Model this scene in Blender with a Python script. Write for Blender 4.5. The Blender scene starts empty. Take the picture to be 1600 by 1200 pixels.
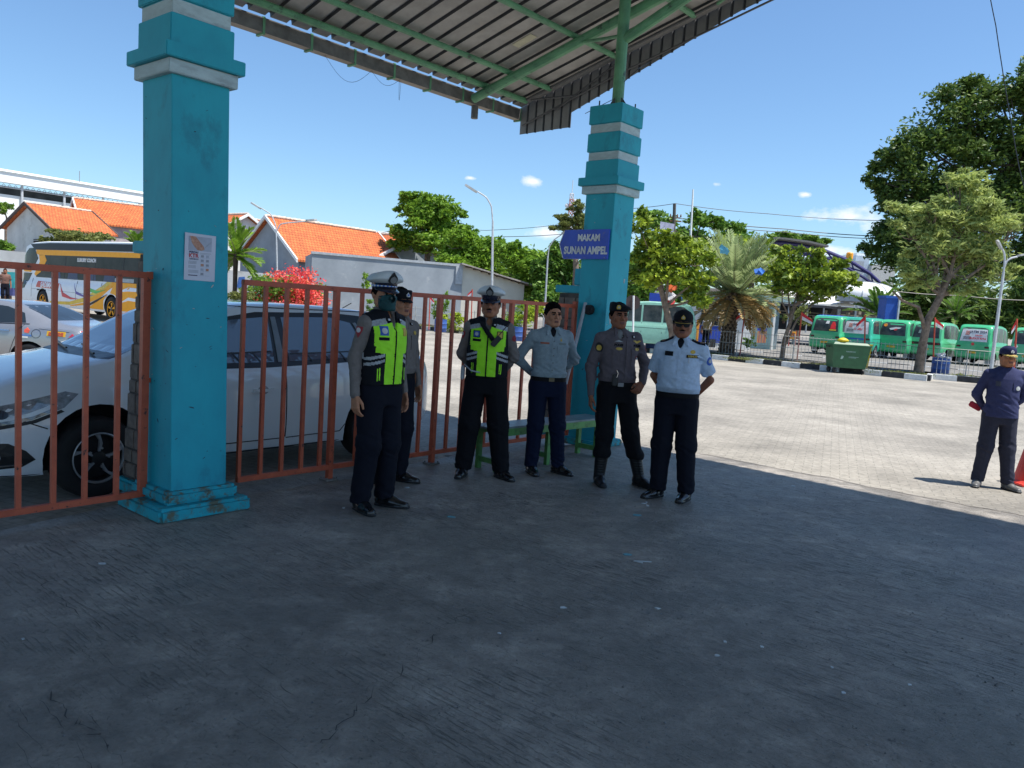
import bpy, bmesh, math, random
import numpy as np
from mathutils import Vector, Matrix, noise
from mathutils.bvhtree import BVHTree
from mathutils.geometry import tessellate_polygon
random.seed(7); np.random.seed(7)
S = bpy.context.scene
C = S.collection
rad = math.radians
# ---------------------------------------------------------------- camera
F = 1230.0; CH = 1.6
ROLL = math.atan(.066)
PITCH = math.atan((600-478)*math.cos(ROLL)/F)
_f = np.array([0, math.cos(PITCH), -math.sin(PITCH)]); _r0 = np.array([1., 0, 0]); _u0 = np.array([0, math.sin(PITCH), math.cos(PITCH)])
_r = _r0*math.cos(ROLL)+_u0*math.sin(ROLL); _u = -_r0*math.sin(ROLL)+_u0*math.cos(ROLL)
_c = np.array([0, 0, CH])
cam = bpy.data.cameras.new('camera'); camo = bpy.data.objects.new('camera', cam); C.objects.link(camo)
camo.matrix_world = Matrix(((_r[0], _u[0], -_f[0], 0), (_r[1], _u[1], -_f[1], 0), (_r[2], _u[2], -_f[2], CH), (0, 0, 0, 1)))
cam.sensor_width = 36; cam.lens = F/1600*36; cam.clip_end = 3000; cam.clip_start = .05
S.camera = camo
def ray(x, y): return _f+_r*(x-800)/F+_u*(600-y)/F
def GD(x, y): return G(x, y, -.13)      # the yard lies 13 cm below the forecourt slab near the gate
def G(x, y, z=0.):            # ground point seen there in the photograph
    d = ray(x, y); return Vector(_c+d*((z-CH)/d[2]))
def P(x, y, Y):               # point at depth Y
    d = ray(x, y); return Vector(_c+d*(Y/d[1]))
# ---------------------------------------------------------------- sky, sun, exposure
SUN_AZ, SUN_EL = 110.0, 66.0
w = bpy.data.worlds.new("World"); S.world = w; w.use_nodes = True
nt = w.node_tree; bg = nt.nodes['Background']
sky = nt.nodes.new('ShaderNodeTexSky'); sky.sky_type = 'NISHITA'; sky.sun_disc = False
sky.sun_elevation = rad(SUN_EL); sky.sun_rotation = rad(SUN_AZ)
sky.air_density = 1.0; sky.dust_density = .6; sky.ozone_density = 2.2
bg.inputs['Strength'].default_value = .105
def clouds():
    N = nt.nodes.new; L = nt.links.new
    tc = N('ShaderNodeTexCoord')
    nz = N('ShaderNodeTexNoise'); nz.inputs['Scale'].default_value = 26; nz.inputs['Detail'].default_value = 7; nz.inputs['Roughness'].default_value = .6
    mp = N('ShaderNodeMapping'); mp.inputs['Scale'].default_value = (1, 1, 1.8)
    L(tc.outputs['Generated'], mp.inputs[0]); L(mp.outputs[0], nz.inputs[0])
    acc = None
    for (x, y, rx, ry) in [(829, 283, 17, 9), (1322, 340, 62, 13), (1385, 352, 40, 9), (862, 366, 34, 10), (1405, 322, 30, 8), (1118, 288, 9, 5), (1258, 304, 11, 4), (600, 365, 45, 5), (735, 278, 8, 3), (1290, 392, 60, 12)]:
        d = Vector(ray(x, y)).normalized()
        rt = d.cross(Vector((0, 0, 1))).normalized(); up = rt.cross(d)
        def dot(v):
            n = N('ShaderNodeVectorMath'); n.operation = 'DOT_PRODUCT'; L(tc.outputs['Generated'], n.inputs[0]); n.inputs[1].default_value = v; return n.outputs['Value']
        def m(op, a, b, c=None):
            n = N('ShaderNodeMath'); n.operation = op
            for i, q in enumerate((a, b, c)):
                if q is None: continue
                if isinstance(q, (int, float)): n.inputs[i].default_value = q
                else: L(q, n.inputs[i])
            return n.outputs[0]
        a = m('MULTIPLY', dot(rt), F/rx); b = m('MULTIPLY', dot(up), F/ry)
        e = m('SUBTRACT', 1.0, m('SQRT', m('ADD', m('MULTIPLY', a, a), m('MULTIPLY', b, b)), 0))
        e = m('ADD', e, m('MULTIPLY', m('GREATER_THAN', dot(d), 0), 0))
        e = m('MINIMUM', e, m('SUBTRACT', m('MULTIPLY', dot(d), 20), 10))
        acc = e if acc is None else m('MAXIMUM', acc, e)
    nn = m('MULTIPLY_ADD', nz.outputs['Fac'], 3.4, -1.75)
    v = m('ADD', acc, nn)
    rp = N('ShaderNodeMapRange'); rp.inputs['From Min'].default_value = 0; rp.inputs['From Max'].default_value = .9; rp.inputs['To Max'].default_value = .92
    L(v, rp.inputs['Value'])
    mx = N('ShaderNodeMix'); mx.data_type = 'RGBA'; L(rp.outputs[0], mx.inputs['Factor']); L(sky.outputs[0], mx.inputs[6]); mx.inputs[7].default_value = (6.2, 6.4, 6.8, 1)
    tn = N('ShaderNodeMix'); tn.data_type = 'RGBA'; tn.blend_type = 'MULTIPLY'; tn.inputs[0].default_value = 1; L(sky.outputs[0], tn.inputs[6]); tn.inputs[7].default_value = (.76, .93, 1.05, 1)
    L(tn.outputs[2], mx.inputs[6]); L(mx.outputs[2], bg.inputs['Color'])
clouds()
sl = bpy.data.lights.new('sun', 'SUN'); sl.energy = 4.6; sl.angle = rad(.5); sl.color = (1, .955, .88)
so = bpy.data.objects.new('sun', sl); C.objects.link(so)
_sd = Vector((math.sin(rad(SUN_AZ))*math.cos(rad(SUN_EL)), math.cos(rad(SUN_AZ))*math.cos(rad(SUN_EL)), math.sin(rad(SUN_EL))))
so.rotation_euler = _sd.to_track_quat('Z', 'Y').to_euler()
S.view_settings.view_transform = 'Standard'; S.view_settings.look = 'None'; S.view_settings.exposure = .72; S.view_settings.gamma = 1
S.render.engine = 'CYCLES'
# ---------------------------------------------------------------- materials
M = {}
def lin(c):
    if isinstance(c, str):
        c = [int(c[i:i+2], 16)/255 for i in (0, 2, 4)]
        return tuple(((v/12.92) if v <= .04045 else ((v+.055)/1.055)**2.4) for v in c)
    return c
def mat(name, col, rough=.7, metal=0., var=.12, scale=6., col2=None, bump=0., bscale=60., spec=.5, coat=0., trans=0., emit=0., stain=None, stscale=3., stlo=.55, sthi=.7, ani=(1, 1, 1), detail=6):
    if name in M: return M[name]
    m = bpy.data.materials.new(name); m.use_nodes = True; M[name] = m
    t = m.node_tree; b = t.nodes['Principled BSDF']; N = t.nodes.new; L = t.links.new
    col = lin(col)
    b.inputs['Roughness'].default_value = rough; b.inputs['Metallic'].default_value = metal
    b.inputs['Specular IOR Level'].default_value = spec; b.inputs['Coat Weight'].default_value = coat
    b.inputs['Coat Roughness'].default_value = .05
    if emit: b.inputs['Emission Color'].default_value = (*col, 1); b.inputs['Emission Strength'].default_value = emit
    tc = N('ShaderNodeTexCoord'); mp = N('ShaderNodeMapping'); mp.inputs['Scale'].default_value = ani; L(tc.outputs['Object'], mp.inputs[0])
    nz = N('ShaderNodeTexNoise'); nz.inputs['Scale'].default_value = scale; nz.inputs['Detail'].default_value = detail; nz.inputs['Roughness'].default_value = .65; L(mp.outputs[0], nz.inputs[0])
    c2 = lin(col2) if col2 is not None else tuple(v*(1-var*2) for v in col)
    c1 = col if col2 is not None else tuple(min(1, v*(1+var)) for v in col)
    rp = N('ShaderNodeMapRange'); rp.inputs['From Min'].default_value = .35; rp.inputs['From Max'].default_value = .68; L(nz.outputs['Fac'], rp.inputs['Value'])
    mx = N('ShaderNodeMix'); mx.data_type = 'RGBA'; L(rp.outputs[0], mx.inputs['Factor']); mx.inputs[6].default_value = (*c1, 1); mx.inputs[7].default_value = (*c2, 1)
    out = mx.outputs[2]
    if stain is not None:
        n2 = N('ShaderNodeTexNoise'); n2.inputs['Scale'].default_value = stscale; n2.inputs['Detail'].default_value = 10; n2.inputs['Roughness'].default_value = .7; L(mp.outputs[0], n2.inputs[0])
        r2 = N('ShaderNodeMapRange'); r2.inputs['From Min'].default_value = stlo; r2.inputs['From Max'].default_value = sthi; L(n2.outputs['Fac'], r2.inputs['Value'])
        m2 = N('ShaderNodeMix'); m2.data_type = 'RGBA'; L(r2.outputs[0], m2.inputs['Factor']); L(out, m2.inputs[6]); m2.inputs[7].default_value = (*lin(stain), 1); out = m2.outputs[2]
    L(out, b.inputs['Base Color'])
    if bump:
        n3 = N('ShaderNodeTexNoise'); n3.inputs['Scale'].default_value = bscale; n3.inputs['Detail'].default_value = 4; L(mp.outputs[0], n3.inputs[0])
        bp = N('ShaderNodeBump'); bp.inputs['Strength'].default_value = bump; bp.inputs['Distance'].default_value = .01; L(n3.outputs['Fac'], bp.inputs['Height']); L(bp.outputs[0], b.inputs['Normal'])
    return m
def leafmat(name, c1, c2, rough=.5, trans=.35):
    m = bpy.data.materials.new(name); m.use_nodes = True; M[name] = m
    t = m.node_tree; b = t.nodes['Principled BSDF']; N = t.nodes.new; L = t.links.new; o = t.nodes['Material Output']
    at = N('ShaderNodeAttribute'); at.attribute_name = 'tint'
    mx = N('ShaderNodeMix'); mx.data_type = 'RGBA'; L(at.outputs['Fac'], mx.inputs['Factor']); mx.inputs[6].default_value = (*lin(c1), 1); mx.inputs[7].default_value = (*lin(c2), 1)
    L(mx.outputs[2], b.inputs['Base Color']); b.inputs['Roughness'].default_value = rough; b.inputs['Specular IOR Level'].default_value = .3
    tr = N('ShaderNodeBsdfTranslucent'); L(mx.outputs[2], tr.inputs[0])
    ms = N('ShaderNodeMixShader'); ms.inputs[0].default_value = trans; L(b.outputs[0], ms.inputs[1]); L(tr.outputs[0], ms.inputs[2]); L(ms.outputs[0], o.inputs[0])
    return m
def glass(name, col, rough=.04, a=0.):
    m = mat(name, col, rough, var=.02, spec=.9, coat=.6)
    return m
# ---------------------------------------------------------------- mesh helpers
def tag(o, label=None, cat=None, group=None, kind=None):
    if label: o['label'] = label
    if cat: o['category'] = cat
    if group: o['group'] = group
    if kind: o['kind'] = kind
    return o
XF = {}
def thing(name, label, cat, loc=(0, 0, 0), rz=0., group=None):
    o = bpy.data.objects.new(name, None); C.objects.link(o); o.empty_display_size = .2
    o.location = loc; o.rotation_euler = (0, 0, rz)
    XF[o] = (Matrix.Translation(Vector(loc)) @ Matrix.Rotation(rz, 4, 'Z'))
    return tag(o, label, cat, group)
def mesh_np(name, V, Fq, mats, parent=None, fmat=None, smooth=False, world=False, tint=None):
    """V (n,3) array, Fq list of index tuples or (m,k) array"""
    V = np.asarray(V, dtype=np.float64)
    if parent is not None and world and parent in XF:
        Mi = np.array(XF[parent].inverted()); V = V@Mi[:3, :3].T+Mi[:3, 3]
    me = bpy.data.meshes.new(name)
    if isinstance(Fq, np.ndarray):
        n, k = Fq.shape
        me.vertices.add(len(V)); me.vertices.foreach_set('co', V.astype(np.float32).ravel())
        me.loops.add(n*k); me.loops.foreach_set('vertex_index', Fq.astype(np.int32).ravel())
        me.polygons.add(n); me.polygons.foreach_set('loop_start', np.arange(0, n*k, k, dtype=np.int32)); me.polygons.foreach_set('loop_total', np.full(n, k, dtype=np.int32))
        me.update(calc_edges=True); me.validate()
    else:
        me.from_pydata([tuple(v) for v in V], [], [tuple(f) for f in Fq]); me.update()
    if not isinstance(mats, (list, tuple)): mats = [mats]
    for m in mats: me.materials.append(m)
    if fmat is not None and len(fmat) == len(me.polygons): me.polygons.foreach_set('material_index', np.asarray(fmat, dtype=np.int32))
    if smooth is True: me.polygons.foreach_set('use_smooth', np.ones(len(me.polygons), dtype=bool))
    if tint is not None:
        a = me.attributes.new('tint', 'FLOAT', 'POINT'); a.data.foreach_set('value', np.asarray(tint, dtype=np.float32))
    o = bpy.data.objects.new(name, me); C.objects.link(o)
    if parent is not None: o.parent = parent
    if smooth == 'auto':
        bm = bmesh.new(); bm.from_mesh(me)
        for f in bm.faces: f.smooth = True
        for e in bm.edges:
            if len(e.link_faces) == 2 and e.calc_face_angle(0) > rad(38): e.smooth = False
        bm.to_mesh(me); bm.free()
    return o
class MB:
    def __init__(s): s.v = []; s.f = []; s.m = []; s.X = Matrix.Identity(4)
    def add(s, vs, fs, mi=0):
        b = len(s.v); s.v += [s.X@Vector(v) for v in vs]; s.f += [tuple(b+i for i in f) for f in fs]; s.m += [mi]*len(fs); return s
    def box(s, c, d, rz=0., mi=0, rot=None, bev=0.):
        R = rot if rot is not None else Matrix.Rotation(rz, 3, 'Z')
        c = Vector(c); hx, hy, hz = d[0]/2, d[1]/2, d[2]/2
        if bev > 0:
            bm = bmesh.new(); bmesh.ops.create_cube(bm, size=1)
            for v in bm.verts: v.co = Vector((v.co.x*d[0], v.co.y*d[1], v.co.z*d[2]))
            bmesh.ops.bevel(bm, geom=bm.edges[:], offset=bev, segments=2, affect='EDGES')
            bm.verts.index_update()
            s.add([c+R@v.co for v in bm.verts], [[v.index for v in f.verts] for f in bm.faces], mi); bm.free(); return s
        vs = [c+R@Vector((x*hx, y*hy, z*hz)) for x in (-1, 1) for y in (-1, 1) for z in (-1, 1)]
        return s.add(vs, [(0, 1, 3, 2), (4, 6, 7, 5), (0, 4, 5, 1), (2, 3, 7, 6), (0, 2, 6, 4), (1, 5, 7, 3)], mi)
    def frust(s, z0, a0, b0, z1, a1, b1, c=(0, 0), mi=0, off=(0, 0)):
        vs = [(c[0]+x*a0, c[1]+y*b0, z0) for x, y in ((-1, -1), (1, -1), (1, 1), (-1, 1))]+[(c[0]+off[0]+x*a1, c[1]+off[1]+y*b1, z1) for x, y in ((-1, -1), (1, -1), (1, 1), (-1, 1))]
        return s.add(vs, [(3, 2, 1, 0), (4, 5, 6, 7), (0, 1, 5, 4), (1, 2, 6, 5), (2, 3, 7, 6), (3, 0, 4, 7)], mi)
    def tube(s, pts, r, n=8, mi=0, cap=True):
        pts = [Vector(p) for p in pts]; rs = r if isinstance(r, (list, tuple)) else [r]*len(pts)
        b = []; fs = []; prev = None
        for i, p in enumerate(pts):
            d = (pts[min(i+1, len(pts)-1)]-pts[max(i-1, 0)]).normalized()
            a = prev if prev is not None else (Vector((0, 0, 1)) if abs(d.z) < .9 else Vector((1, 0, 0)))
            x = (a-d*a.dot(d)).normalized(); prev = x; y = d.cross(x)
            b += [p+(x*math.cos(2*math.pi*k/n)+y*math.sin(2*math.pi*k/n))*rs[i] for k in range(n)]
        for i in range(len(pts)-1):
            for k in range(n): fs.append((i*n+k, i*n+(k+1) % n, (i+1)*n+(k+1) % n, (i+1)*n+k))
        if cap: fs.append(tuple(range(n-1, -1, -1))); fs.append(tuple((len(pts)-1)*n+k for k in range(n)))
        return s.add(b, fs, mi)
    def lathe(s, prof, c=(0, 0, 0), n=20, mi=0, ax=None, sx=1., sy=1., cap=True):
        R = Matrix.Identity(3) if ax is None else Vector(ax).normalized().to_track_quat('Z', 'Y').to_matrix()
        c = Vector(c); vs = []; fs = []
        for (r, z) in prof:
            vs += [c+R@Vector((r*sx*math.cos(2*math.pi*k/n), r*sy*math.sin(2*math.pi*k/n), z)) for k in range(n)]
        for i in range(len(prof)-1):
            for k in range(n): fs.append((i*n+k, i*n+(k+1) % n, (i+1)*n+(k+1) % n, (i+1)*n+k))
        if cap and prof[0][0] > 1e-5: fs.append(tuple(range(n-1, -1, -1)))
        if cap and prof[-1][0] > 1e-5: fs.append(tuple((len(prof)-1)*n+k for k in range(n)))
        return s.add(vs, fs, mi)
    def prism(s, poly, o, ux, uy, th, mi=0):
        """extrude a 2D polygon (in ux,uy axes at o) by vector th"""
        o, ux, uy, th = Vector(o), Vector(ux), Vector(uy), Vector(th); n = len(poly)
        a = [o+ux*p[0]+uy*p[1] for p in poly]
        return s.add(a+[p+th for p in a], [tuple(range(n-1, -1, -1)), tuple(range(n, 2*n))]+[(i, (i+1) % n, n+(i+1) % n, n+i) for i in range(n)], mi)
    def build(s, name, m, parent=None, world=False, smooth=False):
        o = mesh_np(name, [tuple(v) for v in s.v], s.f, m, parent, fmat=s.m, smooth=smooth, world=world)
        bm = bmesh.new(); bm.from_mesh(o.data); bmesh.ops.recalc_face_normals(bm, faces=bm.faces); bm.to_mesh(o.data); bm.free()
        return o
def copy_tree(o, loc, rz, label=None, group=None):
    def cp(a, p):
        c = a.copy(); C.objects.link(c); c.parent = p
        for ch in list(a.children): cp(ch, c)
        return c
    c = cp(o, None); c.location = loc; c.rotation_euler = (0, 0, rz)
    XF[c] = Matrix.Translation(Vector(loc)) @ Matrix.Rotation(rz, 4, 'Z')
    if label: c['label'] = label
    if group: c['group'] = group
    return c
# text as flat mesh outline: returns (verts2D, tris)
def text_mesh(txt, size=1., align='CENTER', bold=0., xs=1.):
    cu = bpy.data.curves.new('t', 'FONT'); cu.body = txt; cu.size = size; cu.align_x = align; cu.align_y = 'CENTER'; cu.offset = bold; cu.resolution_u = 3
    ob = bpy.data.objects.new('t', cu); C.objects.link(ob)
    me = ob.to_mesh()
    bm = bmesh.new(); bm.from_mesh(me); bmesh.ops.triangulate(bm, faces=bm.faces)
    vs = [(v.co.x*xs, v.co.y) for v in bm.verts]; fs = [tuple(v.index for v in f.verts) for f in bm.faces]; bm.free()
    ob.to_mesh_clear(); bpy.data.objects.remove(ob); bpy.data.curves.remove(cu)
    return vs, fs
def add_text(mb, txt, size, o, ux, uy, th, mi=0, bold=0., align='CENTER', xs=1.):
    vs, fs = text_mesh(txt, size, align, bold, xs); o, ux, uy, th = Vector(o), Vector(ux), Vector(uy), Vector(th)
    mb.add([o+ux*v[0]+uy*v[1]+th for v in vs], fs, mi)
# polygon -> fine triangles -> projected on a surface
def fine(poly, L):
    bm = bmesh.new(); vs = [bm.verts.new((p[0], p[1], 0)) for p in poly]; bm.faces.new(vs)
    bmesh.ops.triangulate(bm, faces=bm.faces)
    for _ in range(7):
        es = [e for e in bm.edges if e.calc_length() > L]
        if not es: break
        bmesh.ops.subdivide_edges(bm, edges=es, cuts=1); bmesh.ops.triangulate(bm, faces=bm.faces)
    bm.verts.index_update()
    r = [(v.co.x, v.co.y) for v in bm.verts], [tuple(v.index for v in f.verts) for f in bm.faces]; bm.free(); return r
def proj(bvh, vs, fs, o, ux, uy, d, off=.003, th=.003, far=5.):
    """throw 2D points (o+ux*a+uy*b) along d on the surface; a thin shell standing off it"""
    o, ux, uy, d = Vector(o), Vector(ux), Vector(uy), Vector(d).normalized()
    out = []; ok = []
    for a, b in vs:
        p = o+ux*a+uy*b
        h = bvh.ray_cast(p, d, far)
        if h[0] is None: out.append(None)
        else: out.append(h[0]-d*off)
    good = [p for p in out if p is not None]
    if not good: return [], []
    fs = [f for f in fs if all(out[i] is not None for i in f)]
    out = [p if p is not None else good[0] for p in out]
    return out, fs
def decal(bvh, poly, o, ux, uy, d, name, m, parent, L=.05, off=.003, text=None, mb=None, mi=0):
    vs, fs = (poly if text else fine(poly, L))
    ps, fs = proj(bvh, vs, fs, o, ux, uy, d, off)
    if not fs: return None
    dn = Vector(d).normalized()
    # boundary skirt so that the piece has thickness
    cnt = {}
    for f in fs:
        for i in range(len(f)):
            k = (f[i], f[(i+1) % len(f)]); cnt[k] = 1
    sk = [k for k in cnt if (k[1], k[0]) not in cnt]
    n = len(ps); low = [p+dn*(off+.004) for p in ps]
    fs2 = [tuple(f) for f in fs]+[(a, b, n+b, n+a) for a, b in sk]
    if mb is not None:
        mb.add(list(ps)+low, fs2, mi); return None
    return mesh_np(name, [tuple(p) for p in list(ps)+low], fs2, m, parent, smooth=False)
def bvh_of(o):
    me = o.data; return BVHTree.FromPolygons([v.co.copy() for v in me.vertices], [tuple(p.vertices) for p in me.polygons])
def U(az): return Vector((math.sin(rad(az)), math.cos(rad(az)), 0))
# ================================================================ THE SETTING
def ground_mat():
    m = bpy.data.materials.new('yard_paving'); m.use_nodes = True; t = m.node_tree; N = t.nodes.new; L = t.links.new; b = t.nodes['Principled BSDF']
    tc = N('ShaderNodeTexCoord'); mp = N('ShaderNodeMapping'); mp.inputs['Rotation'].default_value = (0, 0, rad(22)); L(tc.outputs['Object'], mp.inputs[0])
    br = N('ShaderNodeTexBrick'); br.inputs['Scale'].default_value = 1; br.inputs['Brick Width'].default_value = .21; br.inputs['Row Height'].default_value = .105; br.inputs['Mortar Size'].default_value = .005; br.inputs['Mortar Smooth'].default_value = .3
    br.inputs['Color1'].default_value = (.325, .298, .255, 1); br.inputs['Color2'].default_value = (.295, .27, .23, 1); br.inputs['Mortar'].default_value = (.215, .20, .17, 1); L(mp.outputs[0], br.inputs[0])
    nz = N('ShaderNodeTexNoise'); nz.inputs['Scale'].default_value = .45; nz.inputs['Detail'].default_value = 9; nz.inputs['Roughness'].default_value = .68; L(tc.outputs['Object'], nz.inputs[0])
    rp = N('ShaderNodeMapRange'); rp.inputs['From Min'].default_value = .35; rp.inputs['From Max'].default_value = .65; rp.inputs['To Min'].default_value = .62; rp.inputs['To Max'].default_value = 1.15; L(nz.outputs[0], rp.inputs[0])
    mx = N('ShaderNodeMix'); mx.data_type = 'RGBA'; mx.blend_type = 'MULTIPLY'; mx.inputs[0].default_value = 1; L(br.outputs[0], mx.inputs[6]); L(rp.outputs[0], mx.inputs[7])
    n2 = N('ShaderNodeTexNoise'); n2.inputs['Scale'].default_value = 14; n2.inputs['Detail'].default_value = 8; L(tc.outputs['Object'], n2.inputs[0])
    m2 = N('ShaderNodeMix'); m2.data_type = 'RGBA'; m2.blend_type = 'OVERLAY'; m2.inputs[0].default_value = .45; L(mx.outputs[2], m2.inputs[6]); L(n2.outputs[0], m2.inputs[7])
    L(m2.outputs[2], b.inputs['Base Color']); b.inputs['Roughness'].default_value = .85
    bp = N('ShaderNodeBump'); bp.inputs['Strength'].default_value = .6; bp.inputs['Distance'].default_value = .008; ad = N('ShaderNodeMath'); ad.operation = 'SUBTRACT'; L(n2.outputs[0], ad.inputs[0]); L(br.outputs['Fac'], ad.inputs[1]); L(ad.outputs[0], bp.inputs['Height']); L(bp.outputs[0], b.inputs['Normal'])
    return m
def slab_mat():
    # worn concrete with broom grooves running roughly along the gate, oil-dark patches and grit
    m = bpy.data.materials.new('worn_concrete'); m.use_nodes = True; t = m.node_tree; N = t.nodes.new; L = t.links.new; b = t.nodes['Principled BSDF']
    tc = N('ShaderNodeTexCoord'); mp = N('ShaderNodeMapping'); mp.inputs['Rotation'].default_value = (0, 0, rad(0)); L(tc.outputs['Object'], mp.inputs[0])
    def nz(scale, det, ro, src=None, sc=None, dist=0.):
        n = N('ShaderNodeTexNoise'); n.inputs['Scale'].default_value = scale; n.inputs['Detail'].default_value = det; n.inputs['Roughness'].default_value = ro; n.inputs['Distortion'].default_value = dist
        if sc:
            q = N('ShaderNodeMapping'); q.inputs['Rotation'].default_value = (0, 0, rad(sc[0])); q2 = N('ShaderNodeMapping'); q2.inputs['Scale'].default_value = (sc[1], sc[2], 1)
            L(tc.outputs['Object'], q.inputs[0]); L(q.outputs[0], q2.inputs[0]); L(q2.outputs[0], n.inputs[0])
        else: L(tc.outputs['Object'], n.inputs[0])
        return n.outputs['Fac']
    def mr(s, a, bb, c, d):
        r = N('ShaderNodeMapRange'); L(s, r.inputs[0]); r.inputs[1].default_value = a; r.inputs[2].default_value = bb; r.inputs[3].default_value = c; r.inputs[4].default_value = d; return r.outputs[0]
    def mth(op, a, bb):
        n = N('ShaderNodeMath'); n.operation = op
        for i, q in enumerate((a, bb)):
            if isinstance(q, (int, float)): n.inputs[i].default_value = q
            else: L(q, n.inputs[i])
        return n.outputs[0]
    base = mr(nz(.55, 8, .62), .33, .67, .15, .31)
    fine_ = mr(nz(7, 12, .8), .3, .7, .62, 1.35)
    grit = mr(nz(60, 3, .6), .62, .74, 0, .16)
    groove = mr(nz(1, 6, .65, sc=(40, 5.5, 62), dist=.15), .55, .62, 0, 1)      # broom marks, broken up
    gmask = mr(nz(.6, 6, .7), .46, .60, .0, 1)
    groove = mth('MULTIPLY', groove, gmask)
    # slab joints every metre-ish, wavering
    wob = nz(1.3, 5, .7)
    sp = N('ShaderNodeSeparateXYZ'); q = N('ShaderNodeMapping'); q.inputs['Rotation'].default_value = (0, 0, rad(-50.5)); L(tc.outputs['Object'], q.inputs[0]); L(q.outputs[0], sp.inputs[0])
    pits = mr(nz(13, 8, .85), .62, .68, 0, 1)
    v = mth('MULTIPLY', base, fine_); v = mth('MULTIPLY', v, mth('SUBTRACT', 1.0, mth('MULTIPLY', groove, .36)))
    v = mth('MULTIPLY', v, mth('SUBTRACT', 1.0, mth('MULTIPLY', pits, .6)))
    v = mth('ADD', v, mr(nz(2.2, 11, .72), .50, .72, 0, .12)); v = mth('MULTIPLY', v, mr(nz(.9, 9, .75, sc=(40, 1, 2.6)), .56, .72, 1, .72)); v = mth('ADD', v, mth('MULTIPLY', grit, mr(nz(.35, 5, .6), .45, .62, 0, 1)))
    cc = N('ShaderNodeCombineColor'); L(mth('MULTIPLY', v, 1.14), cc.inputs[0]); L(mth('MULTIPLY', v, 1.03), cc.inputs[1]); L(mth('MULTIPLY', v, .90), cc.inputs[2])
    L(cc.outputs[0], b.inputs['Base Color']); L(mr(nz(1.1, 6, .6), .4, .65, .42, .72), b.inputs['Roughness']); b.inputs['Specular IOR Level'].default_value = .45
    hgt = mth('SUBTRACT', mth('ADD', mth('MULTIPLY', nz(16, 8, .75), .5), mth('MULTIPLY', grit, 2.)), mth('ADD', mth('MULTIPLY', groove, .35), mth('MULTIPLY', pits, .3)))
    bp = N('ShaderNodeBump'); bp.inputs['Strength'].default_value = 1.0; bp.inputs['Distance'].default_value = .03; L(hgt, bp.inputs['Height']); L(bp.outputs[0], b.inputs['Normal'])
    return m
def sheet(name, poly, z, m, edge=0., kind='structure', amp=0.):
    mb = MB(); n = len(poly); mb.add([(p[0], p[1], z) for p in poly], [tuple(range(n))]); o = mb.build(name, m); tag(o, kind=kind); return o
MG = ground_mat(); MS = slab_mat()
def gzf(x, y):
    r = math.hypot(x, y); t = min(1, max(0, (r-15)/11)); return -.13*(1-t*t*(3-2*t))
_gx = sorted(set([-900, -300, -120, -60]+list(np.arange(-40, 41, 1.0))+[60, 120, 300, 900])); _gy = sorted(set([-300, -100, -40]+list(np.arange(-16, 60, 1.0))+[80, 140, 300, 700, 1600]))
_V = [(x, y, gzf(x, y)) for x in _gx for y in _gy]; _n = len(_gy)
tag(mesh_np('ground', _V, np.array([(i*_n+j, (i+1)*_n+j, (i+1)*_n+j+1, i*_n+j+1) for i in range(len(_gx)-1) for j in range(_n-1)]), MG, smooth=True), kind='structure')
# concrete forecourt slab: its ragged edge runs along the canopy's shadow and the gate line
def ragged(a, b, n, amp, seed):
    a, b = Vector(a), Vector(b); d = (b-a); nn = Vector((-d.y, d.x)).normalized(); rs = random.Random(seed); out = []
    for i in range(n):
        t = i/n; out.append(tuple(a+d*t+nn*(noise.noise((t*9, seed, 0))*amp+rs.uniform(-.3, .3)*amp*.5)))
    return out
sA = G(1700, 826); sB = G(1110, 711); sC = G(960, 688); sD = G(650, 700); sE = G(345, 752); sF = G(0, 800)
slab = [(-14, -12), (14, -12), (12, 1.0)]+ragged(sA.xy, sB.xy, 40, .10, 3)+ragged(sB.xy, sC.xy, 12, .06, 4)+ragged(sC.xy, (sE.xy), 40, .08, 6)+[(-3.2, 4.6), (-14, -4)]
mbs = MB(); mbs.prism(slab, (0, 0, .004), (1, 0, 0), (0, 1, 0), (0, 0, -.2)); tag(mbs.build('forecourt_slab', MS), kind='structure')
# broken mortar band between slab and block paving
mort = mat('mortar_band', (.40, .36, .30), .9, var=.25, scale=12, bump=.8, bscale=20, stain=(.12, .11, .10), stscale=9)
def ribbon(mb, pts, w0, z=.009, seed=1):
    rs = random.Random(seed); n = len(pts); L_ = []; R_ = []
    for i, p in enumerate(pts):
        d = (pts[min(i+1, n-1)]-pts[max(i-1, 0)]).normalized(); nn = Vector((-d.y, d.x, 0)); w_ = w0*.42*max(0, rs.uniform(-.6, 1))*(0 if i in (0, n-1) else 1)+.0004
        L_.append(p+nn*w_+Vector((0, 0, z))); R_.append(p-nn*w_+Vector((0, 0, z)))
    mb.add(L_+R_, [(i, i+1, n+i+1, n+i) for i in range(n-1)])
ou = [Vector(p) for p in slab[3:]]
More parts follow.
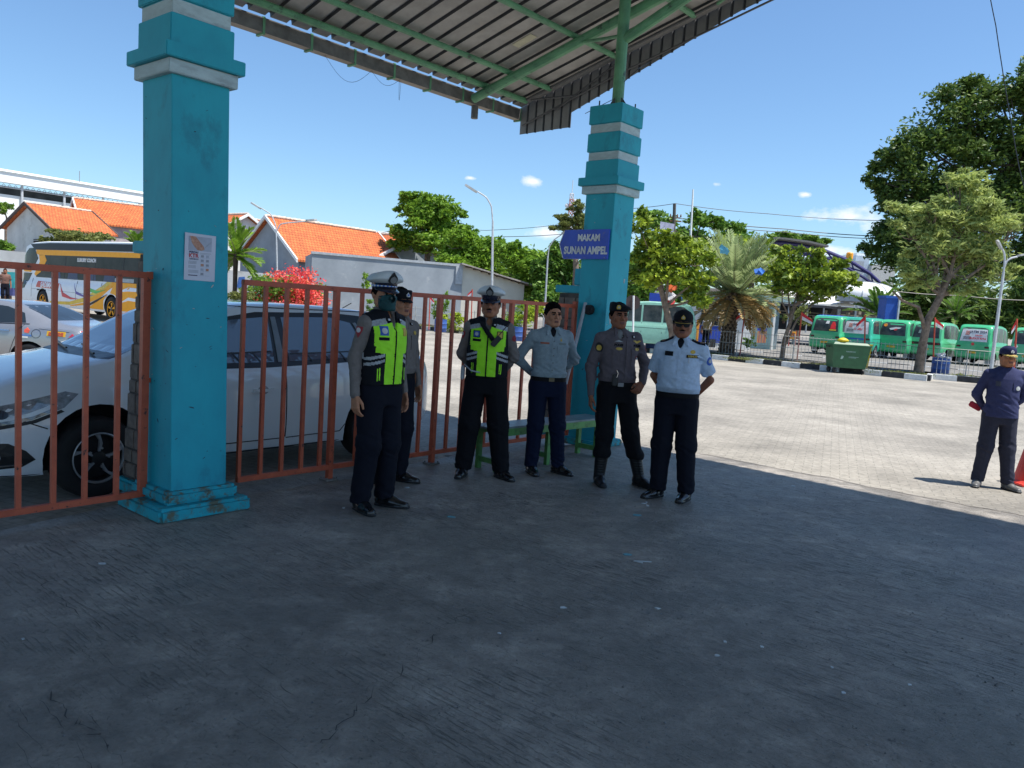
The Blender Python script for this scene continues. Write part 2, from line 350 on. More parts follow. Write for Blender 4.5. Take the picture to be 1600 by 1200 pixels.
# ramp of broken mortar from the slab edge down to the yard
pts = [Vector((p[0], p[1], 0)) for p in slab[2:3+40+12+40]]
V = []; 
for i, p in enumerate(pts):
    d = (pts[min(i+1, len(pts)-1)]-pts[max(i-1, 0)]).normalized(); nn = Vector((d.y, -d.x, 0)); nn = nn if nn.dot(Vector((.6, .7, 0))) > 0 else -nn; w_ = .30+.10*noise.noise((i*.35, 2, 0))
    V += [p-nn*.05+Vector((0, 0, .007)), p+nn*(w_*.35)+Vector((0, 0, -.03+.015*noise.noise((i*.9, 5, 0)))), p+nn*(w_*.7)+Vector((0, 0, -.085+.02*noise.noise((i*.8, 7, 0)))), p+nn*w_*1.25+Vector((0, 0, -.15))]
n4 = len(pts); Fr = [(i*4+k, i*4+k+1, i*4+5+k, i*4+4+k) for i in range(n4-1) for k in range(3)]
tag(mesh_np('mortar_ramp', V, Fr, mort), kind='structure')
mbc = MB(); crs = random.Random(8)
def crack(px, w0, seed, jag=.02):
    q = [G(*p) for p in px]; out = []
    for i in range(len(q)-1):
        for s in range(9): o = q[i].lerp(q[i+1], s/9); out.append(o+Vector((crs.uniform(-jag, jag), crs.uniform(-jag, jag), 0)))
    out.append(q[-1]); ribbon(mbc, out, w0, seed=seed)
crack([(80, 1086), (120, 1130), (150, 1150), (190, 1200)], .010, 1); crack([(750, 955), (700, 975), (670, 1010), (610, 1060), (560, 1110), (500, 1165)], .006, 2, .03)
crack([(1290, 778), (1400, 790), (1480, 808), (1590, 826)], .012, 4); crack([(1110, 722), (1180, 735), (1260, 752), (1330, 758)], .010, 5); crack([(20, 880), (60, 905), (90, 940), (160, 985)], .006, 6); crack([(300, 985), (380, 1020), (460, 1090)], .005, 7); crack([(880, 1010), (960, 1040), (1040, 1045)], .005, 8)
for k in range(90):
    x, y = crs.uniform(20, 1580), crs.uniform(880, 1190); l = crs.uniform(.06, .35); a = G(x, y); d = U(131+crs.uniform(-5, 5)); out = [a+d*(l*i/8)+Vector((crs.uniform(-.006, .006), crs.uniform(-.006, .006), 0)) for i in range(9)]; ribbon(mbc, out, crs.uniform(.0015, .004), seed=50+k)
tag(mbc.build('slab_cracks', mat('crack_dark', (.07, .068, .066), .9)), kind='structure')
# ---- pillars
TEAL = mat('teal_paint', (.010, .40, .49), .6, var=.07, scale=2.5, col2=(.008, .31, .405), bump=.12, bscale=30, stain=(.010, .20, .27), stscale=2.2, stlo=.54, sthi=.68, ani=(1, 1, .6))
TEALW = mat('teal_paint_worn', (.012, .36, .44), .7, var=.1, scale=8, bump=.6, bscale=22, stain=(.11, .12, .085), stscale=9, stlo=.50, sthi=.60)
GREY = mat('grey_band_paint', (.44, .55, .56), .75, var=.1, scale=5, bump=.1, stain=(.28, .33, .34), stscale=4, ani=(1, 1, 3))
CHIP = mat('bare_plaster', (.5, .48, .43), .9, var=.2)
DARKCH = mat('scuff_dark', (.03, .06, .09), .8)
def chips(mb_list, hw, hd, face, n, zr, seed, smin=.004, smax=.03):
    rs = random.Random(seed); mb = MB()
    for _ in range(n):
        a = rs.uniform(-.9, .9); z = rs.uniform(*zr); r = rs.uniform(smin, smax); k = rs.randint(5, 8); th = rs.uniform(0, 3.14); e = rs.uniform(.25, .9)
        pts = []
        for i in range(k):
            q = 2*math.pi*i/k; x = math.cos(q)*r*rs.uniform(.6, 1.2); y = math.sin(q)*r*e*rs.uniform(.6, 1.2)
            pts.append((x*math.cos(th)-y*math.sin(th), x*math.sin(th)+y*math.cos(th)))
        if face == 'x': mb.prism(pts, (a*hw, -hd, z), (1, 0, 0), (0, 0, 1), (0, -.0025, 0))
        else: mb.prism(pts, (-hw, a*hd, z), (0, 1, 0), (0, 0, 1), (-.0025, 0, 0))
    return mb
def pillar(name, label, loc, az, hw, hd, lean, rows, base, shaft_top):
    """local x runs along the gate, local -y faces the viewer"""
    rz = rad(90-az)
    t = thing(name, label, 'pillar', loc, rz)
    mb = MB()
    lx, ly = lean
    def off(z): return (lx*z, ly*z)
    o0 = off(0); o1 = off(shaft_top)
    mb.add([(x*hw+off(z)[0], y*hd+off(z)[1], z) for z in (base, shaft_top) for x, y in ((-1, -1), (1, -1), (1, 1), (-1, 1))], [(3, 2, 1, 0), (4, 5, 6, 7), (0, 1, 5, 4), (1, 2, 6, 5), (2, 3, 7, 6), (3, 0, 4, 7)])
    sh = mb.build('shaft', TEAL, t)
    bv = sh.modifiers.new('b', 'BEVEL'); bv.width = .008; bv.segments = 2
    cap = MB(); gb = MB()
    for (z0, z1, ex, kind) in rows:
        z0 += .0; o = off((z0+z1)/2)
        (gb if kind == 'g' else cap).box((o[0], o[1], (z0+z1)/2), (2*(hw+ex), 2*(hd+ex), z1-z0-.002), bev=.005)
    cap.build('moulding', TEAL, t); gb.build('grey_band', GREY, t)
    return t
LP = Vector((-2.29, 6.03, 0))     # filled below
RED = mat('gate_red_paint', (.56, .112, .05), .5, var=.12, scale=9, col2=(.42, .078, .036), stain=(.035, .02, .02), stscale=16, stlo=.60, sthi=.66, bump=.15, bscale=50)
GREENP = mat('green_steel_paint', (.13, .34, .18), .5, var=.25, scale=5, col2=(.07, .20, .11), stain=(.03, .05, .04), stscale=7, stlo=.57, sthi=.66)
STEEL = mat('dull_steel', (.25, .25, .26), .5, metal=.5)
WHITE = mat('white_paint', (.78, .78, .76), .6, var=.04)
BLACK = mat('black', (.012, .012, .014), .5)
RUBBER = mat('rubber', (.018, .018, .019), .8, var=.2)
STONE = mat('stone_cladding', (.13, .11, .095), .85, var=.3, scale=7, col2=(.045, .04, .037), bump=.9, bscale=9)
u1 = U(39.5); u2 = U(-50.5)
PL = Vector((-2.273, 5.267, 0))+(u1+u2)*.205
PR = Vector((1.03, 9.15, 0))+(U(41)+U(-49))*.205
ROWS = [(2.955, 3.045, .04, 'g'), (3.045, 3.14, .075, 't'), (3.14, 3.335, .02, 't'), (3.335, 3.435, .003, 'g'), (3.435, 3.645, .02, 't'), (3.645, 3.75, .003, 'g'), (3.75, 3.96, .02, 't')]
pil = []
for (nm, lab, loc, az, lean, base) in [('pillar', 'near teal painted masonry pillar with a stepped base and a paper notice on it', PL, 39.5, (-.013, .016), 'L'),
                                 ('pillar', 'far teal painted masonry pillar carrying the blue arrow sign and the canopy post', PR, 41, (0, 0), 'R')]:
    t = pillar(nm, lab, loc, az, .205, .205, lean, ROWS, 0, 3.95)
    pil.append(t)
    b = MB()
    if base == 'L':
        b.box((.0, 0, .045), (.68, .64, .11), bev=.022); b.box((0, .005, .145), (.54, .52, .09), bev=.022)
    else:
        b.box((0, 0, .04), (.55, .52, .08), bev=.015)
    b.build('base_steps', TEALW, t)
    # scuffs and chips low on the two visible faces
    lx, ly = lean
    rs = random.Random(5 if base == 'L' else 9)
    mbd = MB(); mbc = MB()
    for i in range(46):
        f = rs.choice('xy'); z = rs.uniform(.3, 1.5) if i < 34 else rs.uniform(1.5, 2.9); a = rs.uniform(-.17, .17)
        w_ = rs.uniform(.002, .005); h_ = w_*rs.uniform(.5, 1.2); an_ = rs.uniform(-.9, 1.2); el_ = rs.uniform(1.2, 5); mb_ = mbd if rs.random() < .8 else mbc
        k = rs.randint(4, 7); pts = [(math.cos(2*math.pi*q/k+.3)*w_*el_*rs.uniform(.6, 1.3), math.sin(2*math.pi*q/k)*h_*rs.uniform(.6, 1.3)) for q in range(k)]; pts = [(x*math.cos(an_)-y*math.sin(an_), x*math.sin(an_)+y*math.cos(an_)) for x, y in pts]
        if f == 'x': mb_.prism(pts, (a+lx*z, -.205+ly*z-.0, z), (1, 0, 0), (0, 0, 1), (0, -.0022, 0))
        else: mb_.prism(pts, (-.205+lx*z, a+ly*z, z), (0, 1, 0), (0, 0, 1), (-.0022, 0, 0))
    mbd.build('paint_scuffs', DARKCH, t); mbc.build('plaster_chips', CHIP, t)
    # conduit hole and crack
    # stone clad wing wall behind it
    wg = thing('wing_wall', 'stone clad wing wall with a teal coping behind the %s teal pillar' % ('near' if base == 'L' else 'far'), 'wall', loc+U(az-90)*.205, rad(90-az), 'wing walls at the gate')
    m = MB(); m.add([(x, y, z) for (x, y, z) in [(-.10, 0, .1), (.10, 0, .1), (.10, .56, .1), (-.10, .56, .1), (-.08, 0, 1.80), (.08, 0, 1.80), (.08, .38, 1.80), (-.08, .38, 1.80)]], [(3, 2, 1, 0), (4, 5, 6, 7), (0, 1, 5, 4), (1, 2, 6, 5), (2, 3, 7, 6), (3, 0, 4, 7)])
    rr = random.Random(3); s_ = MB(); z = .12
    m.build('wall', STONE, wg)
    for k in range(13):      # proud cladding stones
        h = rr.uniform(.09, .16)
        for side, y0 in ((-1, 0), (1, 0)):
            y = .01; L_ = .56-.18*(z/1.8)
            while y < L_-.05:
                l = min(rr.uniform(.1, .22), L_-y-.01)
                s_.box((side*(.10-.02*z/1.8+.006), y+l/2, z+h/2), (.022, l-.01, h-.012), bev=.005); y += l
        z += h+.003
        if z > 1.66: break
    s_.build('cladding', mat('stone_blocks', (.24, .19, .15), .85, var=.3, scale=11, col2=(.11, .09, .08), bump=.7, bscale=14), wg)
    c = MB(); c.box((0, .20, 1.85), (.24, .46, .09), bev=.01); c.box((0, .08, 2.0), (.16, .2, .2), bev=.01); c.build('coping', TEAL, wg)
    c = MB(); c.box((0, .27, .05), (.3, .64, .10), bev=.02); c.build('footing', TEALW, wg)
# worn white patches on the far pillar
m = MB()
rs = random.Random(12)
def blob(cx, cz, w_, h_, n=11): return [(cx+math.cos(2*math.pi*q/n)*w_*rs.uniform(.55, 1.2), cz+math.sin(2*math.pi*q/n)*h_*rs.uniform(.6, 1.2)) for q in range(n)]
for b_ in (blob(-.10, 1.63, .05, .05), blob(-.11, 1.55, .03, .09), blob(.12, 1.98, .02, .03), blob(.02, 1.6, .015, .03)):
    m.prism(b_, (0, -.205, 0), (1, 0, 0), (0, 0, 1), (0, -.0023, 0))
m.build('peeled_paint', mat('peeled', (.42, .5, .52), .9, var=.2), pil[1])
# ---- canopy post on the far pillar
E1 = U(41); E2 = U(131); P0 = Vector((1.05, 9.5, 0)); KZ = .267; Z0 = 5.3
def cp(v, s, dz=0.): p = P0+E1*v+E2*s; return Vector((p.x, p.y, Z0+KZ*s+dz))
canopy = thing('canopy', 'large monopitch corrugated metal canopy on green steel tubes over the gateway', 'canopy', (0, 0, 0))
SHEET = mat('zinc_underside', (.35, .34, .325), .6, var=.14, scale=3, metal=.1, stain=(.34, .31, .27), stscale=5, stlo=.5, sthi=.8)
SHEETD = mat('sheet_rib', (.085, .085, .09), .5)  # rib recesses get this dark tone, their shade put into the colour
V0, V1, SE, S1 = -16.0, 1.28, -2.6, 11.0
m = MB(); v = V1; pitch_ = .27; n = int((V1-V0)/pitch_)
for i in range(n):
    a = V1-i*pitch_
    prof = [(a, 0, 0), (a-.205, 0, 0), (a-.212, .045, 1), (a-.262, .045, 1), (a-pitch_, 0, 1)]
    for (p, q) in zip(prof[:-1], prof[1:]):
        vs = [cp(p[0], SE-.08, p[1]), cp(q[0], SE-.08, q[1]), cp(q[0], S1, q[1]), cp(p[0], S1, p[1])]
        m.add(vs, [(0, 1, 2, 3)], q[2])
m.build('roof_sheets', [SHEET, SHEETD], canopy)
tp = MB(); tp.add([cp(V0, SE, .04), cp(V1, SE, .04), cp(V1, S1, .04), cp(V0, S1, .04)], [(0, 1, 2, 3)]); tp.build('roof_top', mat('zinc_top', (.4, .4, .4), .5, metal=.2), canopy)
for s in (-2.42, -1.98, -.9, .25, 1.45, 2.7, 3.9, 5.1, 6.4, 7.6, 9.0):
    mb = MB(); mb.tube([cp(V0, s, -.055), cp(1.08, s, -.055)], .036 if s > -2.3 else .042, 10); mb.build('purlin', GREENP, canopy)
for v in (.2, -5.4, -11):
    mb = MB(); mb.tube([cp(v, -2.62, -.15), cp(v, S1, -.15)], .062, 12); mb.build('rafter', GREENP, canopy)
    if v < 0: continue
mb = MB(); mb.tube([cp(1.05, -2.5, -.06), cp(1.05, S1, -.06)], .02, 8)
mb.build('verge_rail', SHEETD, canopy)
# gutter along the low edge
mb = MB(); mb.X = Matrix.Identity(4)
GUT = mat('gutter_grey', (.13, .125, .12), .6, var=.2, scale=8, stain=(.06, .06, .06)); LIP = mat('gutter_lip', (.30, .26, .22), .7)
for i in range(28):
    a = 1.3-i*.62; b = a-.61
    A = cp(a, SE-.10, 0); B = cp(b, SE-.10, 0); z = A.z-.17
    c = (A+B)/2; mb.box((c.x, c.y, z+.075), (.61, .012, .16), rz=rad(90-41)); 
    mb.box(tuple(Vector((c.x, c.y, z))-E2*.055), (.61, .12, .012), rz=rad(90-41), mi=1)
    q = cp(a, SE-.16, 0); mb.box((q.x, q.y, z+.07), (.03, .14, .19), rz=rad(90-41), mi=2)
    e = cp(a, SE-.06, 0)
c = cp(.36, SE-.15, 0); mb.tube([(c.x, c.y, c.z-.16), (c.x, c.y, c.z-.34)], .05, 12, mi=0)
mb.build('gutter', [GUT, LIP, GREENP], canopy)
# hanging wires under the gutter
for (a, b, d) in ((-2.2, -1.5, .22), (-1.5, -1.05, .12), (-1.05, -1.02, .25)):
    A = cp(a, SE-.15, -.16); B = cp(b, SE-.15, -.16); mb = MB(); mb.tube([A.lerp(B, i/12)-Vector((0, 0, d*math.sin(math.pi*i/12)))+Vector((0, 0, (KZ*0))) for i in range(13)], .0022, 4); mb.build('loose_wire', BLACK, canopy)
# verge fascia: hanging corrugated sheets with a stepped lower edge, framed in thin steel
mb = MB(); a = SE-.10; k = 0
while a < S1:
    b = a+.16
    def lo(s): return 4.24+.02*s if s < -1.78 else Z0+KZ*s-max(.16, .37-.11*(s+1.2))
    for (p, q, o0, o1, mi) in ((a, a+.12, 0, 0, 0), (a+.12, a+.135, 0, .025, 1), (a+.135, a+.15, .025, .025, 1), (a+.15, b, .025, 0, 1)):
        A = P0+E1*(V1+.02+o0)+E2*p; B = P0+E1*(V1+.02+o1)+E2*q
        za, zb = lo(a if a < -1.78 and b > -1.78 else p), lo(q if not (a < -1.78 < b) else a)
        ta, tb = Z0+KZ*p+.05, Z0+KZ*q+.05
        mb.add([(A.x, A.y, za), (B.x, B.y, zb), (B.x, B.y, tb), (A.x, A.y, ta)], [(0, 1, 2, 3)], mi)
    a = b
mb.build('verge_fascia', [mat('fascia_zinc', (.22, .215, .21), .6, var=.12, scale=4), SHEETD], canopy)
mb = MB()
mb.tube([P0+E1*1.24+E2*-2.6+Vector((0, 0, 4.3)), P0+E1*1.24+E2*-1.0+Vector((0, 0, 4.8)), P0+E1*1.24+E2*S1+Vector((0, 0, Z0+KZ*S1-.3))], .014, 6)
mb.tube([cp(1.1, -2.35, -.06), P0+E1*1.24+E2*-1.6+Vector((0, 0, 4.62))], .014, 6)
mb.tube([P0+E1*1.24+E2*-2.0+Vector((0, 0, 4.45)), cp(1.22, -.8, -.05)], .014, 6)
mb.build('fascia_frame', SHEETD, canopy)
post = MB(); pc = PR.copy(); tz = Z0+KZ*((pc-P0).dot(E2))-.12
post.tube([(pc.x, pc.y, 3.95), (pc.x, pc.y, tz)], .067, 14); post.build('post', GREENP, canopy)
br = MB(); br.tube([(pc.x, pc.y, 4.72), cp(.15, 2.0, -.15)], .058, 12); br.tube([cp(.18, -.75, -.2), (pc.x, pc.y, 4.78)], .022, 8); br.tube([cp(.18, .9, -.2), Vector((pc.x, pc.y, 4.72)).lerp(cp(.15, 2, -.15), .33)], .022, 8)
br.tube([cp(.18, 2.6, -.2), cp(1.0, .6, -.1)], .02, 8); br.build('brace', GREENP, canopy)
for k in range(4):
    gs = MB()
    d = Matrix.Rotation(rad(49+90*k), 3, 'Z')@Vector((1, 0, 0)); gs.prism([(0.05, 0), (.15, 0), (.05, .13)], (pc.x, pc.y, 3.958), d, (0, 0, 1), Matrix.Rotation(rad(90), 3, 'Z')@d*.008); gs.build('post_gusset', mat('rusty_plate', (.05, .05, .05), .7), canopy)
for dx, dy in ((-.15, -.15), (.15, -.15), (.15, .15), (-.15, .15)):
    q = pc+u1*dx+u2*dy; gs = MB(); gs.tube([(q.x, q.y, 3.94), (q.x, q.y, 4.03)], .008, 6); gs.build('anchor_bolt', mat('rusty_plate', (.05, .05, .05), .7), canopy)
wi = MB(); wi.tube([(pc.x+.05, pc.y-.05, 4.25), (pc.x+.18, pc.y-.2, 4.36), cp(1.2, -.4, -.3)], .004, 5); wi.tube([(pc.x-.04, pc.y-.05, 4.06), PR+u2*.45+Vector((0, 0, 3.95))], .004, 5); wi.build('loose_wire', BLACK, canopy)
tg = MB(); c = cp(-.25, -1.55, -.004); c2 = cp(-.25, -1.25, -.004); c3 = cp(-.12, -1.25, -.004); c4 = cp(-.12, -1.55, -.004); dn = Vector((0, 0, -.004)); tg.add([c, c2, c3, c4, c+dn, c2+dn, c3+dn, c4+dn], [(0, 1, 2, 3), (4, 7, 6, 5), (0, 1, 5, 4), (1, 2, 6, 5), (2, 3, 7, 6), (3, 0, 4, 7)]); tg.build('sticker', mat('cream_sticker', (.5, .48, .35), .7), canopy)
# far supports out of view keep it standing
for q in (P0+E1*.2+E2*9.5, P0+E1*-11+E2*9.5, P0+E1*-11+E2*0):
    mb = MB(); mb.tube([(q.x, q.y, 0), (q.x, q.y, Z0+KZ*(q-P0).dot(E2)-.1)], .09, 12); mb.build('post', GREENP, canopy)
# ---- direction sign
sc_ = PR-U(41)*.205+U(-49)*.0
fo = PR-U(41)*.205-U(-49)*.205    # near corner edge
sg = thing('direction_sign', 'blue arrow sign pointing left with white lettering fixed to the far pillar', 'sign', fo+Vector((0, 0, 2.20))-U(41)*.03, rad(90+49+180-0))
# local: build in world
BLUE = mat('sign_blue', (.012, .075, .60), .35, var=.15, scale=4, col2=(.010, .05, .42), stain=(.13, .12, .34), stscale=7, stlo=.56, sthi=.7)
ox = fo-U(41)*.028; ux = -U(-49); uz = Vector((0, 0, 1)); nn = -U(41)     # ux points to the right in view
ux = U(131)
W_ = .66; Hs = .345
zc = 2.375
A0 = ox+Vector((0, 0, 0))
poly = [(-.02, Hs/2), (-W_, Hs/2-.004), (-W_-.075, 0), (-W_, -Hs/2), (-.02, -Hs/2)]
mb = MB(); mb.prism(poly, A0+Vector((0, 0, zc)), ux, uz, -nn*.02); mb.build('panel', BLUE, sg, world=True)
SW = mat('sign_white', (.75, .75, .75), .5, var=.15, stain=(.25, .25, .4), stscale=30)
mb = MB(); add_text(mb, 'MAKAM', .105, A0+ux*(-.30)+uz*(zc+.072), ux, uz, nn*.004, bold=.0055, xs=.86); mb.build('lettering', SW, sg, world=True); mb = MB(); add_text(mb, 'SUNAN AMPEL', .118, A0+ux*(-.34)+uz*(zc-.075), ux, uz, nn*.004, bold=.0055, xs=.80)
mb.build('lettering', SW, sg, world=True)
mb = MB()
for (p, q) in (((-W_-.005, Hs/2-.012), (-W_-.07, 0)), ((-W_-.07, 0), (-W_-.005, -Hs/2+.012))):
    d = Vector((q[0]-p[0], q[1]-p[1])).normalized(); n_ = Vector((-d.y, d.x))*.005
    mb.prism([(p[0]+n_.x, p[1]+n_.y), (q[0]+n_.x, q[1]+n_.y), (q[0]-n_.x, q[1]-n_.y), (p[0]-n_.x, p[1]-n_.y)], A0+uz*zc, ux, uz, nn*.003)
mb.build('arrow_border', SW, sg, world=True)
mb = MB()
for y in (-.06, -.6):
    q = A0+ux*y+nn*.002+uz*(zc-.155); mb.lathe([(.006, 0), (.006, .004), (0, .005)], q, 8, ax=nn)
mb.build('screw', STEEL, sg, world=True)
# ---- poster on the near pillar
pn = U(129.5); po = Vector((-2.273, 5.267, 0))
def leanp(z): q = u1*(-.013*z)+u2*(.016*z); return q
pt = thing('poster', 'white printed paper notice with a drawn hand and red heading glued on the near pillar', 'poster', po+u1*.21+Vector((0, 0, 1.6)))
pc0 = po+u1*.085+leanp(1.78)+pn*.004; WP, HP = .222, .315; zb = 1.632
mb = MB(); mb.prism([(0, 0), (WP, -.002), (WP+.002, HP-.004), (.001, HP)], pc0+Vector((0, 0, zb)), u1, uz, pn*.002); mb.build('paper', mat('paper', (.62, .62, .70), .6, var=.03), pt, world=True)
def rect(mb, x, y, w_, h_, mi=0, th=.0016): mb.prism([(x, y), (x+w_, y), (x+w_, y+h_), (x, y+h_)], pc0+Vector((0, 0, zb))+pn*.002, u1, uz, pn*th, mi)
inks = [mat('ink_pale', (.42, .44, .52), .6), mat('ink_red', (.5, .05, .06), .6), mat('ink_navy', (.05, .05, .12), .6), mat('ink_brown', (.42, .17, .10), .6, col2=(.6, .35, .25), scale=60), mat('ink_grey', (.32, .33, .38), .6)]
mb = MB(); rect(mb, .028, .20, .165, .095, 0)
poly = [(.035, .295), (.075, .295), (.105, .262), (.135, .232), (.142, .212), (.12, .202), (.09, .205), (.07, .225), (.05, .25)]
mb.prism(poly, pc0+Vector((0, 0, zb))+pn*.0038, u1, uz, pn*.001, 3)
for q in range(5): mb.prism([(.145+.01*q, .225+.009*q), (.148+.01*q, .224+.009*q), (.155+.009*q, .236+.008*q), (.153+.009*q, .238+.008*q)], pc0+Vector((0, 0, zb))+pn*.0038, u1, uz, pn*.001, 4)
P_ = pc0+Vector((0, 0, zb))+pn*.002
add_text(mb, 'PERDA!', .020, P_+u1*.065+uz*.188, u1, uz, pn*.002, 2, bold=.0006); add_text(mb, 'KTR', .037, P_+u1*.065+uz*.164, u1, uz, pn*.002, 1, bold=.0012); add_text(mb, 'SURABAYA', .013, P_+u1*.067+uz*.142, u1, uz, pn*.002, 2, bold=.0004)
for y in (.125, .118, .111, .096, .089, .082, .065, .058, .051): rect(mb, .030, y, .062+.01*math.sin(y*900), .0028, 4)
rect(mb, .030, .03, .065, .006, 2)
for i in range(2):
    for j in range(5):
        if (i, j) != (1, 0): rect(mb, .118+i*.038, .038+j*.03, .02, .016, (4, 0, 3, 4)[(i*5+j) % 4])
        rect(mb, .114+i*.038, .033+j*.03, .03, .002, 0)
rect(mb, .11, .185, .08, .003, 4); rect(mb, .11, .178, .07, .002, 4)
mb.build('print', inks, pt, world=True)
# tape marks above it
# ---- gates
def gate(name, label, a, b, bars, z0, z1, posts=(), spread=None, group=None, thick_end=False):
    a, b = Vector(a), Vector(b); d = (b-a).normalized(); rz = math.atan2(d.y, d.x); L_ = (b-a).length
    t = thing(name, label, 'gate', a, rz, group)
    mb = MB(); mb.box((L_/2, 0, z1), (L_, .042, .042), bev=.004); mb.build('top_rail', RED, t)
    mb = MB(); mb.box((L_/2, 0, z0), (L_, .042, .042), bev=.004); mb.build('bottom_rail', RED, t)
    rr = random.Random(len(bars))
    for x in bars:
        mb = MB(); mb.box((x+rr.uniform(-.004, .004), 0, (z0+z1)/2), (.03, .028, z1-z0-.042)); mb.build('bar', RED, t)
    for x in posts:
        mb = MB(); mb.box((x, 0, (z1+.03)/2-.01), (.045, .046, z1-.03)); mb.build('post', RED, t)
        mb = MB(); mb.box((x, 0, .012), (.13, .11, .012), bev=.002)
        for i, j in ((-1, -1), (1, -1), (1, 1), (-1, 1)): mb.lathe([(.008, 0), (.008, .016), (0, .018)], (x+i*.05, j*.04, .016), 6)
        mb.build('base_plate', mat('bare_steel', (.22, .2, .18), .6, var=.3), t)
    return t
gA = Vector((-2.085, 5.99, 0)); gB = Vector((.69, 9.38, 0)); LG = (gB-gA).length
posts = []
for px, py in ((528, 755), (684, 728), (813, 714)):
    q = G(px, py); posts.append((q-gA).dot((gB-gA).normalized()))
bars = [.012+.191*i for i in range(23) if .012+.191*i < LG-.05]
bars = [x for x in bars if all(abs(x-p) > .09 for p in posts)]
gr_ = gate('gate', 'long red barred gate between the two teal pillars behind the people', gA, gB, bars, .12, 1.645, posts, group='red barred gates')
mb = MB(); mb.box((LG-.01, 0, .9), (.045, .045, 1.6)); mb.build('end_post', RED, gr_)
gC = Vector((-2.50, 5.475, 0)); dl = (Vector((-2.538, 5.43, 0))-Vector((-3.03, 4.813, 0))).normalized(); gD = gC-dl*3.2
barsL = [3.2-.06-.1985*i for i in range(16)]
gl_ = gate('gate', 'red barred gate leaf left of the near teal pillar in front of the car bonnet', gD, gC-dl*.05, barsL[1:], .12, 1.645, group='red barred gates')
mb = MB(); mb.box((3.2-.075, 0, .885), (.05, .045, 1.55)); mb.build('end_bar', RED, gl_)
mb = MB(); mb.box((3.2+.0, .01, .92), (.11, .02, .03)); mb.box((3.2-.01, .0, 1.645), (.10, .05, .05)); mb.lathe([(.012, 0), (.012, .07)], (3.2+.05, .01, .885), 8); mb.build('hinge', RED, gl_)
# tyre-rubber stop and grey pipe stood against the far pillar's end of the gate
pp = thing('steel_pipe', 'pale grey pipe leaning against the far pillar beside the gate end', 'pipe', (.62, 9.2, 0))
mb = MB(); mb.tube([P(884, 600, 9.15), P(905, 515, 9.22), P(915, 473, 9.28)], .02, 10); mb.build('tube', mat('pipe_grey', (.4, .42, .45), .5), pp, world=True)
tb = thing('gate_buffer', 'black rubber buffer at the top end of the long red gate', 'buffer', P(919, 485, 9.3))
mb = MB(); mb.lathe([(.02, -.05), (.055, -.045), (.06, 0), (.055, .045), (.02, .05)], P(921, 484, 9.27), 14, ax=u1); mb.build('rubber_ring', RUBBER, tb, world=True)
# ---- bench by the gate
BG = mat('bench_green', (.10, .30, .08), .5, var=.15, stain=(.04, .1, .04), stscale=9); BT = mat('bench_top', (.20, .27, .28), .35, var=.2, scale=4, stain=(.1, .12, .13), stscale=6)
ba = G(752, 726); bb = G(925, 700)
bench = thing('bench', 'long low green bench with a grey top standing along the red gate', 'bench', (ba+bb)/2)
A = Vector((-.23, 7.48, 0)); B = Vector((.93, 8.72, 0)); d = (B-A).normalized(); nrm = Vector((-d.y, d.x, 0)); Lb = (B-A).length
bench.location = (A+B)/2; bench.rotation_euler = (0, 0, math.atan2(d.y, d.x)); XF[bench] = Matrix.Translation((A+B)/2) @ Matrix.Rotation(math.atan2(d.y, d.x), 4, 'Z')
mb = MB(); mb.box((0, 0, .43), (Lb+.1, .30, .02), bev=.004); mb.build('seat', BT, bench)
mb = MB(); mb.box((0, -.135, .385), (Lb, .03, .07)); mb.box((0, .135, .385), (Lb, .03, .07)); mb.build('apron', BG, bench)
for x in (-Lb/2+.06, -.05, Lb/2-.08):
    for y in (-.125, .125):
        mb = MB(); mb.box((x, y, .21), (.05, .04, .42)); mb.build('leg', BG, bench)
    mb = MB(); mb.box((x, 0, .10), (.035, .25, .05)); mb.build('stretcher', BG, bench)
# ================================================================ PEOPLE: signed distance bodies meshed with surface nets
f32 = np.float32
def surfnet(D, lo, h):
    s = D < 0; nx, ny, nz = D.shape
    acc = np.zeros((nx-1, ny-1, nz-1, 3), f32); cnt = np.zeros((nx-1, ny-1, nz-1), f32)
    cr = [(a, b, c) for a in (0, 1) for b in (0, 1) for c in (0, 1)]
    def sl(o): return tuple(slice(o[i], D.shape[i]-1+o[i]) for i in range(3))
    for a in cr:
        for ax in range(3):
            if a[ax] == 1: continue
            b = list(a); b[ax] = 1; b = tuple(b)
            da, db = D[sl(a)], D[sl(b)]; x = s[sl(a)] != s[sl(b)]
            t = np.where(x, da/np.where(np.abs(da-db) < 1e-9, 1, da-db), 0)
            for i in range(3): acc[..., i] += np.where(x, a[i]+(t if i == ax else 0), 0)
            cnt += x
    idx = -np.ones(cnt.shape, np.int64); ok = cnt > 0; idx[ok] = np.arange(ok.sum())
    I = np.argwhere(ok); V = (I+acc[ok]/cnt[ok][:, None])*h+np.array(lo)
    Fs = []
    for ax in range(3):
        u, v = [(1, 2), (2, 0), (0, 1)][ax]
        A = [slice(1, -1)]*3; A[ax] = slice(0, D.shape[ax]-1); Bn = list(A); Bn[ax] = slice(1, D.shape[ax])
        x = s[tuple(A)] != s[tuple(Bn)]; e = np.argwhere(x)
        if not len(e): continue
        sg = s[tuple(A)][x]
        e = e.copy(); 
        for i in range(3):
            if i != ax: e[:, i] += 1
        def g(du, dv):
            q = e.copy(); q[:, u] -= du; q[:, v] -= dv; return idx[q[:, 0], q[:, 1], q[:, 2]]
        q = np.stack([g(1, 1), g(0, 1), g(0, 0), g(1, 0)], 1); q[~sg] = q[~sg][:, ::-1]; Fs.append(q)
    return V, np.concatenate(Fs)
